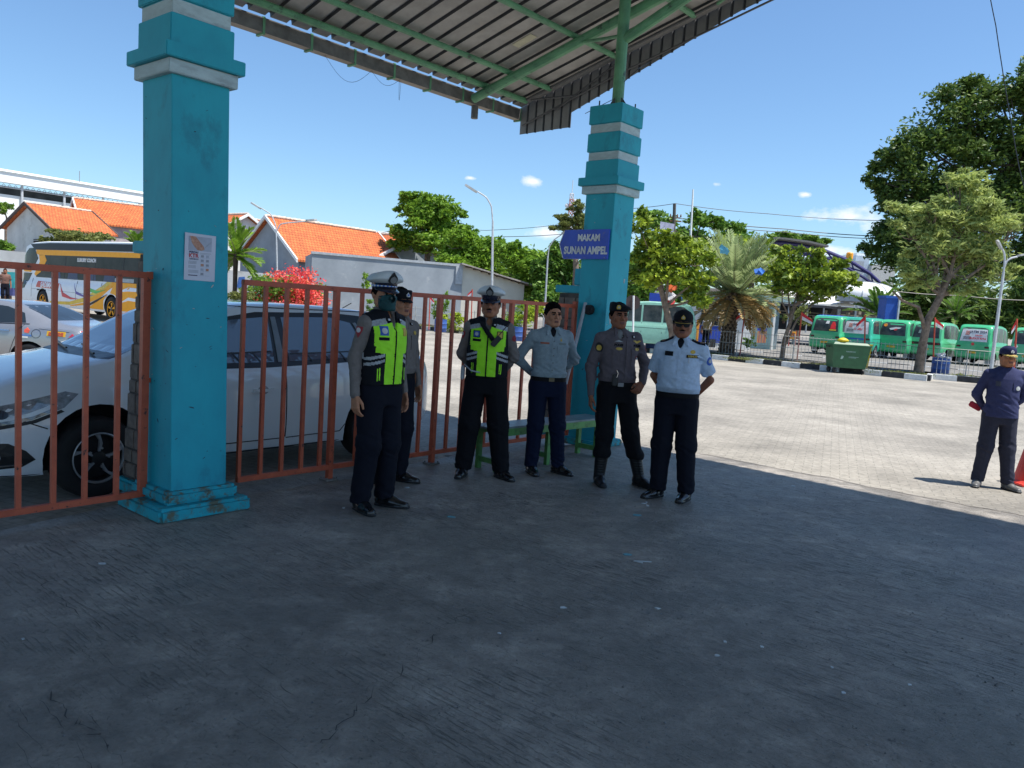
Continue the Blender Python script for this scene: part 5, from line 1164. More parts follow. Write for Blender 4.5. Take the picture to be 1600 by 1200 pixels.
mb = MB(); mb.lathe([(.19, .03), (.16, .06), (.05, .62), (.04, .66), (0, .66)], (0, 0, 0), 24); mb.build('cone', mat('cone_red', (.62, .05, .03), .5), tc_)
mb = MB(); mb.box((0, 0, .016), (.42, .42, .03), bev=.01); mb.build('base', mat('cone_red', (.62, .05, .03), .5), tc_)
# ================================================================ VEHICLES (local x runs from the front to the rear, -y is the side towards the viewer)
def loft(prof, nx=64):
    pr = np.array(prof, float); x0, x1 = pr[0, 0], pr[-1, 0]
    u = np.linspace(0, 1, nx); xs = x0+(x1-x0)*(.5-.5*np.cos(np.pi*u))*.55+(x1-x0)*u*.45
    xs = np.sort(np.unique(np.concatenate([xs])))
    def f(j):
        v = np.interp(xs, pr[:, 0], pr[:, j]); v2 = v.copy()
        for _ in range(2): v2[1:-1] = (v2[:-2]+2*v2[1:-1]+v2[2:])/4
        return v2
    z0, wb, zb, wt, zr = [f(j) for j in range(1, 6)]
    rings = []
    for i, x in enumerate(xs):
        b, w, h, t, r = z0[i], wb[i], zb[i], wt[i], zr[i]
        hh = h-b
        half = [(0, b), (w*.80, b), (w*.95, b+.02), (w*.985, b+.10*hh/.7), (w, b+.30*hh), (w*1.0, b+.55*hh), (w*.992, b+.72*hh), (w*.985, b+.82*hh), (w*.965, b+.93*hh), (w*.935, h), ]
        m = w*.925; n_ = 5
        for q in range(1, n_+1): a = q/(n_+1); half.append((m+(t-m)*a**1.1, h+(r-.05-h)*a))
        half += [(t*.985, r-.045), (t*.93, r-.018), (t*.78, r-.004), (t*.4, r), (0, r+.004)]
        ring = [(x, y, z) for y, z in half]+[(x, -y, z) for y, z in half[-2:0:-1]]
        rings.append(ring)
    n = len(rings[0]); V = [p for r in rings for p in r]; Fc = []
    for i in range(len(rings)-1):
        for j in range(n): Fc.append((i*n+j, i*n+(j+1) % n, (i+1)*n+(j+1) % n, (i+1)*n+j))
    Fc.append(tuple(range(n))); Fc.append(tuple((len(rings)-1)*n+j for j in reversed(range(n))))
    return V, Fc
def cut_arches(o, wheels, r, hw, inner):
    """cut the wheel arches out of the body and line them"""
    mb = MB()
    for x in wheels:
        for s in (-1, 1): mb.lathe([(r, 0), (r, .34)], (x, s*(hw+.06), r*.86), 28, ax=(0, -s, 0), mi=1)
    c = mb.build('cut', [o.data.materials[0], inner]); c.parent = o.parent; md = o.modifiers.new('b', 'BOOLEAN'); md.operation = 'DIFFERENCE'; md.object = c; md.solver = 'EXACT'
    bpy.context.view_layer.update(); dg = bpy.context.evaluated_depsgraph_get(); me = bpy.data.meshes.new_from_object(o.evaluated_get(dg)); o.modifiers.clear(); o.data = me
    bpy.data.objects.remove(c)
TYRE = mat('tyre', (.014, .014, .015), .8, var=.2, bump=.2, bscale=60); ARCH = mat('arch_dark', (.006, .006, .007), .9); RIM = mat('alloy', (.42, .43, .45), .35, metal=.5); RIMD = mat('alloy_dark', (.02, .02, .022), .35); CHROME = mat('chrome', (.6, .6, .6), .2, metal=1)
GL = mat('car_glass', (.018, .026, .034), .06, var=.02, spec=.5); PLG = mat('plate_black', (.02, .02, .02), .5); PLY = mat('plate_yellow', (.60, .36, .02), .5)
def wheel(t, x, y, r, wdt, style, rimm=None, sc=1.):
    s = -1 if y < 0 else 1
    w_ = bpy.data.objects.new('wheel', None)
    mb = MB(); mb.lathe([(r*.60, -.01), (r*.66, .01), (r*.80, .018), (r*.93, .008), (r*.985, -.02), (r, -.06), (r, -wdt+.04), (r*.95, -wdt), (r*.5, -wdt)], (x, y, r), 40, ax=(0, s, 0), cap=False); ty = mb.build('tyre', TYRE, t, smooth='auto')
    mb = MB(); mb.lathe([(r*.61, .008), (r*.635, .006), (r*.63, -.02), (r*.58, -.03), (r*.55, -.10), (0, -.10)], (x, y, r), 40, mi=1, ax=(0, s, 0), cap=False)
    Rm = Vector((0, s, 0)).to_track_quat('Z', 'Y').to_matrix(); c = Vector((x, y, r))
    mb.lathe([(r*.625, .010), (r*.60, .012), (r*.575, -.004)], c, 40, mi=0, ax=(0, s, 0), cap=False)
    n = 5
    for i in range(n):
        a = 2*math.pi*i/n+.3
        if style == 'swirl':
            pl = [(.13, -.22), (.36, -.24), (.60, -.02), (.60, .17), (.42, -.04), (.28, -.04), (.13, .10)]
        elif style == 'bus': pl = [(.1, -.3), (.5, -.18), (.5, .18), (.1, .3)]
        else: pl = [(.12, -.5), (.30, -.28), (.59, -.16), (.59, .16), (.30, .28), (.12, .5)]
        pts = [(q*r*math.cos(a+b), q*r*math.sin(a+b)) for q, b in pl]
        mb.prism(pts, c+Rm@Vector((0, 0, -.028)), Rm@Vector((1, 0, 0)), Rm@Vector((0, 1, 0)), Rm@Vector((0, 0, .026)), 0)
    mb.lathe([(r*.16, -.05), (r*.16, .004), (r*.10, .008), (0, .008)], c, 20, mi=1, ax=(0, s, 0))
    for i in range(5): a = 2*math.pi*i/5; mb.lathe([(.009, -.02), (.009, .004)], c+Rm@Vector((r*.24*math.cos(a), r*.24*math.sin(a), 0)), 6, mi=0, ax=(0, s, 0))
    rm = mb.build('rim', [rimm or RIM, RIMD], ty, smooth='auto')
    return ty
def vehicle(name, label, cat, loc, rz, group, prof, hw, paint, wheels, wr, ar, style='swirl', rimm=None, nx=64):
    t = thing(name, label, cat, loc, rz, group)
    V, Fc = loft(prof, nx); o = mesh_np('body', V, Fc, [paint, ARCH], t)
    bm = bmesh.new(); bm.from_mesh(o.data); bmesh.ops.recalc_face_normals(bm, faces=bm.faces); bm.to_mesh(o.data); bm.free()
    cut_arches(o, wheels, ar, hw, ARCH)
    me = o.data; 
    for p in me.polygons: p.use_smooth = True
    bm = bmesh.new(); bm.from_mesh(me)
    for e in bm.edges:
        if len(e.link_faces) == 2 and e.calc_face_angle(0) > rad(32): e.smooth = False
    bm.to_mesh(me); bm.free()
    bv = bvh_of(o)
    for x in wheels:
        for s in (-1, 1): wheel(t, x, s*(hw-.015), wr, .20, style, rimm)
    return t, o, bv
def side(bv, t, nm, poly, m, s=-1, off=.004, L=.12, text=None, size=.1, bold=.0, xs=1., at=None):
    # poly in (x,z)
    o = Vector((0, s*2.5, 0)); d = Vector((0, -s, 0)); ux = Vector((1, 0, 0)); uz = Vector((0, 0, 1))
    if text is not None:
        vs, fs = text_mesh(text, size, bold=bold, xs=xs); sg_ = 1 if s < 0 else -1; vs = [(at[0]+sg_*x, at[1]+y) for x, y in vs]; return decal(bv, (vs, fs), o, ux, uz, d, nm, m, t, off=off, text=True)
    return decal(bv, poly, o, ux, uz, d, nm, m, t, L=L, off=off)
def endp(bv, t, nm, poly, m, rear=True, off=.004, L=.12, text=None, size=.1, bold=0., xs=1., at=None, X=8.):
    # poly in (y,z) seen from that end, +y_local to the right when seen from the rear
    o = Vector((X+6 if rear else -4, 0, 0)); d = Vector((-1 if rear else 1, 0, 0)); ux = Vector((0, 1, 0)) if rear else Vector((0, -1, 0)); uz = Vector((0, 0, 1))
    if text is not None:
        vs, fs = text_mesh(text, size, bold=bold, xs=xs); vs = [(at[0]+x, at[1]+y) for x, y in vs]; return decal(bv, (vs, fs), o, ux, uz, d, nm, m, t, off=off, text=True)
    ps, fs = proj(bv, *fine(poly, L), o, ux, uz, d, off, far=30)
    return decal_far(bv, poly, o, ux, uz, d, nm, m, t, L, off)
def decal_far(bv, poly, o, ux, uz, d, nm, m, t, L, off):
    return decal(bv, poly, o+d*(0), ux, uz, d, nm, m, t, L=L, off=off)
_proj = proj
def proj(bvh, vs, fs, o, ux, uy, d, off=.003, th=.003, far=30.): return _proj(bvh, vs, fs, o, ux, uy, d, off, th, far)
def line(x0, z0, x1, z1, w_=.006):
    d = Vector((x1-x0, z1-z0)).normalized(); n = Vector((-d.y, d.x))*w_/2; return [(x0+n.x, z0+n.y), (x1+n.x, z1+n.y), (x1-n.x, z1-n.y), (x0-n.x, z0-n.y)]
# ---- white people carrier behind the gate
WHITEP = mat('car_white', (.74, .76, .78), .22, var=.01, coat=1.)
fc = GD(151, 777); az = 38.; rz_ = rad(90-az)
Rm = Matrix.Rotation(rz_, 3, 'Z'); org = fc-Rm@Vector((.90, -.80, 0))
prof = [(0, .30, .50, .60, .40, .66), (.03, .24, .62, .66, .52, .74), (.15, .22, .74, .72, .62, .86), (.35, .21, .81, .80, .68, .95), (.6, .21, .835, .87, .70, 1.02), (.95, .21, .845, .93, .71, 1.085), (1.12, .21, .845, .955, .70, 1.13), (1.30, .21, .845, .965, .68, 1.24), (1.55, .21, .845, .975, .65, 1.39), (1.82, .21, .845, .985, .62, 1.52), (2.1, .21, .845, .99, .60, 1.585), (2.6, .21, .845, 1.0, .60, 1.605), (3.2, .21, .845, 1.02, .595, 1.60), (3.75, .22, .845, 1.05, .585, 1.56), (4.0, .24, .84, 1.08, .57, 1.50), (4.18, .28, .82, 1.08, .55, 1.36), (4.30, .34, .79, 1.02, .55, 1.14), (4.37, .36, .74, .90, .60, .98), (4.39, .40, .62, .80, .50, .86)]
prof = [tuple([p[0]*1.07]+list(p[1:])) for p in prof]
t, bo, bv = vehicle('car', 'white people carrier parked behind the red gate beyond the near teal pillar', 'car', org, rz_, None, prof, .845, WHITEP, (.90, 3.76), .325, .405, 'swirl')
BLKT = mat('trim_black', (.012, .012, .014), .35)
_side = side; _x5 = [True]
def side(bv, t, nm, poly, m, **kw): return _side(bv, t, nm, [(x*1.07, z) for x, z in poly] if poly and _x5[0] else poly, m, **kw)
side(bv, t, 'window_surround', [(1.36, 1.0), (1.62, 1.27), (1.92, 1.455), (2.25, 1.515), (3.1, 1.535), (3.7, 1.50), (4.06, 1.40), (4.12, 1.24), (4.10, 1.10), (3.3, 1.045), (2.3, 1.005)], BLKT)
GLW = mat('car_glass_side', (.10, .14, .19), .04, var=.02, spec=.9)
w1 = side(bv, t, 'window', [(1.74, 1.05), (1.70, 1.20), (1.98, 1.435), (2.36, 1.475), (2.36, 1.055)], GLW, off=.009); w2 = side(bv, t, 'window', [(2.52, 1.06), (2.50, 1.475), (3.05, 1.49), (3.30, 1.44), (3.46, 1.10)], GLW, off=.009); side(bv, t, 'window', [(3.55, 1.13), (3.42, 1.43), (3.75, 1.42), (3.98, 1.33), (4.02, 1.16)], GLW, off=.009); side(bv, t, 'window', [(1.46, 1.06), (1.60, 1.20), (1.62, 1.05)], GLW, off=.009)
side(bv, t, 'pillar_panel', [(2.40, 1.055), (2.39, 1.475), (2.44, 1.477), (2.47, 1.055)], mat('pillar_grey', (.20, .22, .24), .4), off=.012); side(bv, t, 'pillar_panel', [(3.50, 1.11), (3.33, 1.44), (3.37, 1.445), (3.54, 1.11)], mat('pillar_grey', (.20, .22, .24), .4), off=.012)
for (a, b) in ((1.74, 2.34), (2.54, 3.42)): side(bv, t, 'window_rail', line(a, 1.13, b, 1.155, .012), BLKT, off=.013)
for x in (1.95, 2.15, 2.7, 2.9, 3.1, 3.28): side(bv, t, 'window_rail', line(x, 1.145, x+.07, 1.06, .014), BLKT, off=.013)
for (a, b, c, d_) in ((1.30, .98, 1.22, .40), (2.46, 1.0, 2.46, .34), (1.24, .40, 1.32, .33), (1.3, .33, 2.45, .33), (2.47, .33, 3.08, .34), (3.50, 1.05, 3.42, .78), (3.08, .34, 3.20, .48), (1.12, 1.07, 1.32, .965), (.28, .68, .62, .53), (1.5, 1.56, 4.0, 1.56)): side(bv, t, 'panel_gap', line(a, b, c, d_, .009), BLACK, off=.004, L=.07)
side(bv, t, 'sill_trim', [(1.25, .22), (3.10, .22), (3.10, .245), (1.25, .245)], BLKT, off=.006)
for x, z in ((2.22, .80), (3.30, .83)):
    h = side(bv, t, 'door_handle', [(x-.11, z-.018), (x+.09, z-.012), (x+.10, z+.014), (x-.10, z+.012)], WHITEP, off=.03); side(bv, t, 'handle_recess_shade', disc(.05, 14, .7) and [(x+q*1.0, z+w_) for q, w_ in disc(.055, 14, .75)], mat('recess_grey', (.30, .31, .33), .3), off=.003)  # grey disc behind the handle, the recess shade put into its colour
# headlamp, fog lamp, wheel trims, bonnet lines
hl = side(bv, t, 'headlight', [(.05, .66), (.12, .60), (.40, .66), (.60, .74), (.70, .84), (.62, .86), (.38, .80), (.15, .74)], mat('lamp_glass', (.34, .36, .38), .08, var=.5, scale=14, col2=(.10, .11, .12), coat=1), off=.005); side(bv, t, 'headlight_strip', [(.10, .625), (.40, .685), (.56, .755), (.54, .775), (.38, .71), (.10, .65)], mat('lamp_white', (.7, .72, .74), .15), off=.010); side(bv, t, 'headlight_lens', [(.22+q, .70+w_) for q, w_ in disc(.045, 14, .75)], mat('lamp_dark', (.02, .02, .025), .08), off=.011)
side(bv, t, 'headlight_trim', [(.04, .60), (.12, .575), (.42, .635), (.60, .71), (.58, .725), (.40, .655), (.11, .60)], BLACK, off=.007)
side(bv, t, 'fog_lamp_housing', [(.04, .30), (.10, .29), (.34, .31), (.42, .36), (.36, .43), (.26, .49), (.05, .50)], BLKT, off=.005); side(bv, t, 'fog_lamp', [(.17+q, .385+w_) for q, w_ in disc(.045, 14, .8)], mat('lamp_white', (.7, .72, .74), .15), off=.012); side(bv, t, 'chrome_strip', [(.05, .305), (.34, .325), (.34, .335), (.05, .315)], CHROME, off=.012)
side(bv, t, 'air_dam', [(.06, .235), (.46, .225), (.46, .24), (.06, .25)], BLKT, off=.006)
o_ = Vector((-3, 0, 0))
decal(bv, [(-.60, 1.12), (.60, 1.12), (.55, 1.44), (.50, 1.52), (-.50, 1.52), (-.55, 1.44)], Vector((-2, 0, 0)), Vector((0, -1, 0)), Vector((0, 0, 1)), (1, 0, 0), 'windscreen', mat('screen_glass', (.06, .10, .13), .03, spec=1., coat=1), t, L=.1, off=.006)
decal(bv, [(-.62, 1.085), (.62, 1.085), (.60, 1.125), (-.60, 1.125)], Vector((-2, 0, 0)), Vector((0, -1, 0)), Vector((0, 0, 1)), (1, 0, 0), 'scuttle', BLKT, t, L=.1, off=.008)
decal(bv, [(-.38, .58), (.38, .58), (.40, .70), (-.40, .70)], Vector((-2, 0, 0)), Vector((0, -1, 0)), Vector((0, 0, 1)), (1, 0, 0), 'grille', BLKT, t, L=.1, off=.006)
for y0, y1 in ((.10, -.40), (.62, .12)):
    pts = [bv.ray_cast(Vector((x, y, 3)), Vector((0, 0, -1)))[0]+Vector((0, 0, .022)) for x, y in [(1.16-.02*i+.10*(i % 2)*0, y0+(y1-y0)*i/6) for i in range(7)]]
    mb = MB(); mb.tube(pts, .010, 6); mb.build('wiper', BLKT, t)
mm = MB(); mm.box((1.50, -.93, 1.06), (.13, .17, .13), bev=.035); mm.box((1.52, -.85, 1.0), (.08, .10, .04), bev=.01); mm.build('side_mirror', WHITEP, t, smooth='auto'); mm = MB(); mm.box((1.50, .93, 1.06), (.13, .17, .13), bev=.035); mm.build('side_mirror', WHITEP, t, smooth='auto')
mb = MB(); mb.tube([(3.9, 0, 1.55), (4.08, 0, 1.64)], .005, 5); mb.build('aerial', BLKT, t)
endp(bv, t, 'tail_light', [(-.80, .78), (-.62, .80), (-.62, 1.05), (-.78, 1.06)], mat('tail_red', (.35, .01, .01), .15)); endp(bv, t, 'rear_window', [(-.50, 1.12), (.50, 1.12), (.46, 1.46), (-.46, 1.46)], GL)
_x5[0] = False
# ---- silver saloon behind it
SILVER = mat('car_silver', (.34, .345, .36), .25, metal=.55, var=.02, coat=1.)
prof = [(0, .3, .5, .55, .4, .6), (.05, .22, .66, .62, .55, .70), (.3, .2, .80, .72, .68, .84), (.8, .2, .85, .82, .70, .95), (1.3, .2, .86, .90, .70, 1.04), (1.45, .2, .86, .92, .66, 1.12), (1.8, .2, .86, .94, .60, 1.32), (2.2, .2, .86, .95, .57, 1.44), (2.7, .2, .86, .955, .57, 1.455), (3.1, .2, .86, .96, .58, 1.40), (3.5, .2, .86, .965, .62, 1.24), (3.8, .21, .86, .965, .66, 1.10), (4.0, .22, .85, .96, .70, 1.05), (4.35, .24, .84, .94, .72, 1.02), (4.46, .28, .80, .90, .70, .96), (4.52, .34, .70, .72, .6, .78)]
az = 97.; rz_ = rad(90-az); rc = P(131, 520, 13.6); rc.z = -.13; Rm = Matrix.Rotation(rz_, 3, 'Z'); org = rc-Rm@Vector((4.50, -.74, 0))
t, bo, bv = vehicle('car', 'silver saloon with yellow sticker behind the white people carrier at the left edge', 'car', org, rz_, None, prof, .86, SILVER, (.85, 3.55), .31, .36, 'plain'); t.scale = (1, 1, .86)
side(bv, t, 'window', [(2.55, .99), (2.58, 1.36), (2.95, 1.33), (3.30, 1.22), (3.42, 1.03)], GL, off=.006); side(bv, t, 'window', [(1.55, .98), (1.85, 1.22), (2.12, 1.35), (2.46, 1.37), (2.46, .99)], GL, off=.006)
side(bv, t, 'window_trim', line(2.5, .975, 3.5, 1.01, .014), BLKT, off=.008)
for q in (line(2.5, .95, 2.5, .3, .008), line(3.42, 1.0, 3.30, .78, .008), line(3.30, .78, 3.18, .40, .008), line(3.72, .93, 4.28, .90, .006)): side(bv, t, 'panel_gap', q, BLACK, off=.004, L=.08)
pts = [(3.68+.085*math.cos(a), .83+.085*math.sin(a)) for a in [2*math.pi*i/20 for i in range(21)]]
for i in range(20): side(bv, t, 'fuel_flap', line(*pts[i], *pts[i+1], .006), BLACK, off=.004, L=.08)
side(bv, t, 'sticker', [(3.88, .80), (4.22, .80), (4.22, .90), (3.88, .90)], PLY, off=.006); side(bv, t, 'sticker_text', None, mat('ink_red', (.5, .05, .06), .6), text='BAYAR POLISI', size=.045, bold=.001, at=(4.05, .865), off=.012, xs=.95); side(bv, t, 'sticker_text', None, mat('ink_red', (.5, .05, .06), .6), text='DAPAT MASALAH', size=.038, bold=.001, at=(4.05, .825), off=.012, xs=.9)
side(bv, t, 'sticker', [(3.46, .84), (3.54, .83), (3.555, .89), (3.50, .94), (3.45, .89)], mat('sticker_red', (.7, .10, .06), .5), off=.006); side(bv, t, 'sticker', [(3.40, .77), (3.60, .765), (3.60, .80), (3.40, .80)], mat('sticker_blue', (.08, .2, .5), .5), off=.006); side(bv, t, 'sticker', [(3.42, .73), (3.53, .73), (3.53, .76), (3.42, .76)], WHITE, off=.006)
side(bv, t, 'door_handle', [(2.96, .84), (3.18, .845), (3.18, .87), (2.96, .87)], CHROME, off=.02)
side(bv, t, 'tail_light', [(4.28, .80), (4.50, .80), (4.50, .93), (4.38, .93)], mat('tail_red2', (.45, .02, .05), .15, coat=1), off=.006); endp(bv, t, 'rear_window', [(-.56, 1.10), (.56, 1.10), (.5, 1.38), (-.5, 1.38)], GL)
endp(bv, t, 'tail_light', [(-.78, .80), (-.5, .80), (-.5, .93), (-.78, .93)], mat('tail_red2', (.45, .02, .05), .15)); endp(bv, t, 'number_plate', [(-.2, .6), (.2, .6), (.2, .7), (-.2, .7)], PLG)
# ---- coach far left
BW = mat('coach_white', (.80, .82, .84), .35, var=.03, spec=.3); BO = mat('coach_orange', (.95, .40, .012), .4, var=.04, spec=.2); BK = mat('coach_dark', (.020, .021, .028), .4, var=.1, spec=.15); GB = mat('coach_glass', (.015, .02, .026), .15, var=.8, scale=1.4, col2=(.045, .045, .05), spec=.08)
prof = [(0, .5, .9, 1.2, .8, 2.1), (.12, .36, 1.12, 1.25, .95, 2.55), (.5, .32, 1.22, 1.3, 1.05, 2.85), (1.2, .32, 1.25, 1.35, 1.10, 2.98), (2.6, .32, 1.25, 1.38, 1.12, 3.04), (9, .32, 1.25, 1.38, 1.12, 3.04), (11.9, .34, 1.25, 1.4, 1.12, 3.0), (12.3, .5, 1.1, 1.4, 1.0, 2.7)]
fw, rw = G(68, 489), G(175, 503); dv = (rw-fw); WB = dv.length; azb = math.degrees(math.atan2(dv.x, dv.y)); rz_ = rad(90-azb); Rm = Matrix.Rotation(rz_, 3, 'Z'); org = fw-Rm@Vector((2.6, -1.2, 0))
t, bo, bv = vehicle('bus', 'white and orange touring coach with red lettering parked beyond the left gate', 'bus', org, rz_, None, prof, 1.25, BW, (2.6, 2.6+WB), .48, .56, 'bus', rimm=BO, nx=80)
side(bv, t, 'window', [(1.75, 1.50), (2.2, 1.95), (2.0, 2.45), (11.9, 2.45), (11.9, 1.50)], GB, L=.4, off=.012); side(bv, t, 'window', [(.15, 1.85), (.30, 2.4), (.9, 2.72), (1.5, 2.74), (1.9, 2.3), (1.35, 1.78)], GB, L=.3, off=.012)
side(bv, t, 'roof_band', [(1.6, 2.66), (12.1, 2.66), (12.1, 2.93), (3.0, 2.95), (1.0, 2.9)], BK, L=.4, off=.012)
side(bv, t, 'orange_band', [(1.75, 2.50), (2.0, 2.44), (12.1, 2.44), (12.1, 2.62), (1.7, 2.66)], BO, L=.4, off=.02); side(bv, t, 'orange_arch', [(2.0, 2.42), (2.55, 2.44), (2.75, 2.22), (2.2, 1.72), (1.75, 1.55), (1.6, 1.62), (2.1, 2.15)], BO, L=.3, off=.02); side(bv, t, 'orange_lip', [(.02, 1.72), (1.2, 1.70), (1.3, 1.78), (.1, 1.82)], BO, L=.3, off=.02); side(bv, t, 'quarter_glass', [(.08, 1.66), (1.35, 1.66), (.75, 1.0), (.12, .92)], GB, L=.3, off=.010)
X2 = 2.6+WB
for k_, (c, pts) in enumerate([(BO, [(X2-3.4, .45), (X2-2.2, .62), (X2-1.0, 1.1), (X2-.1, 1.50), (X2+.5, 1.50), (X2-.1, 1.25), (X2-.9, .85), (X2-2.2, .52), (X2-3.4, .42)]), (mat('coach_yellow', (.75, .5, .02), .3), [(X2-5.8, .52), (X2-3.4, .60), (X2-2.0, .85), (X2-1.0, 1.25), (X2-.5, 1.5), (X2-.1, 1.5), (X2-.9, 1.06), (X2-2.1, .66), (X2-3.4, .47), (X2-5.0, .44)]), (BO, [(X2+.15, 1.50), (X2+2.9, 1.50), (X2+2.9, .45), (X2+.62, .45), (X2+.55, .8), (X2+.3, 1.02), (X2-.1, 1.08)]), (BO, [(X2-1.9, .42), (X2-.62, .42), (X2-.58, .80), (X2-.3, 1.0)]), (BW, [(X2+.35, 1.12), (X2+1.2, 1.35), (X2+2.9, 1.30), (X2+2.9, 1.22), (X2+1.2, 1.2)]), (BW, [(X2+.62, .72), (X2+1.3, .98), (X2+2.9, .90), (X2+2.9, .82), (X2+1.3, .86)]),
                      (mat('sail_red', (.62, .03, .05), .4), [(4.2, 1.28), (4.5, .95), (5.2, .78), (5.9, .74), (5.2, .70), (4.45, .78)]), (mat('sail_violet', (.10, .06, .35), .4), [(5.4, 1.34), (5.6, 1.05), (6.2, .92), (7.2, .94), (6.3, .84), (5.65, .93)]), (mat('sail_green', (.12, .50, .08), .4), [(6.6, 1.36), (6.8, 1.2), (7.4, 1.12), (8.1, 1.2), (7.3, 1.02), (6.7, 1.08)]), (BK, [(X2-2.1, .42), (X2-1.1, .70), (X2-.3, 1.03), (X2-1.0, .82), (X2-2.0, .52)])]):
    side(bv, t, 'livery_stripe', pts, c, L=.3, off=.006+.0015*k_)
side(bv, t, 'coach_name', [(1.95, 1.08), (4.05, 1.05), (4.1, 1.30), (2.05, 1.34)], mat('coach_red', (.62, .07, .03), .4), off=.008); side(bv, t, 'coach_name', None, BW, text='SADIMAN', size=.30, bold=.008, at=(3.05, 1.19), off=.022); side(bv, t, 'coach_lettering', None, WHITE, text='LUXURY COACH', size=.20, bold=.006, at=(6.3, 2.28), off=.03)
side(bv, t, 'coach_lettering', None, BK, text='www.sadiman.com', size=.11, bold=.002, at=(2.5, .98), off=.02); side(bv, t, 'notice', [(8.6, 1.52), (10.0, 1.52), (10.0, 1.66), (8.6, 1.66)], mat('notice_grey', (.35, .4, .42), .5), off=.02)
for x in (1.5, 3.7, 5.6, 7.6, X2+1.5): side(bv, t, 'panel_gap', line(x, 1.45, x, .42, .02), BLACK, off=.004, L=.4)
side(bv, t, 'panel_gap', line(1.5, 1.0, X2-.6, .96, .012), mat('gap_grey', (.2, .2, .22), .5), off=.0035, L=.4)
for x in (4.4, 6.9, 9.1): side(bv, t, 'window_divider', line(x, 1.5, x+.12, 2.44, .05), BK, off=.016)
for i in range(4): side(bv, t, 'seat_shape', [(3.2+i*1.5, 1.5), (4.1+i*1.5, 1.5), (4.0+i*1.5, 1.9), (3.6+i*1.5, 2.0), (3.3+i*1.5, 1.85)], mat('curtain_blue', (.03, .05, .12), .5), off=.0145)  # dark blue seat shapes laid over the coach windows
# ---- green minibuses
GREENS = [mat('minibus_green', (.055, .42, .19), .35, var=.05, coat=.5), mat('minibus_teal', (.04, .40, .27), .35, var=.05, coat=.5), mat('minibus_pale', (.10, .48, .24), .35, var=.05, coat=.5)]
PALEG = mat('minibus_mint', (.26, .52, .42), .4, var=.06)
VP = [(0, .4, .6, .7, .5, 1.0), (.05, .3, .70, .8, .60, 1.15), (.25, .27, .745, .90, .64, 1.45), (.6, .26, .76, .98, .66, 1.72), (1.0, .26, .765, 1.02, .665, 1.82), (1.6, .26, .765, 1.03, .665, 1.87), (2.8, .26, .765, 1.03, .66, 1.87), (3.2, .27, .765, 1.03, .65, 1.84), (3.38, .29, .76, 1.02, .64, 1.74), (3.50, .32, .755, 1.0, .66, 1.40), (3.57, .36, .74, .98, .68, 1.06), (3.60, .42, .70, .90, .64, .98)]
WIND = mat('minibus_glass', (.02, .032, .036), .15, var=.7, scale=2.5, col2=(.08, .09, .09), spec=.25)
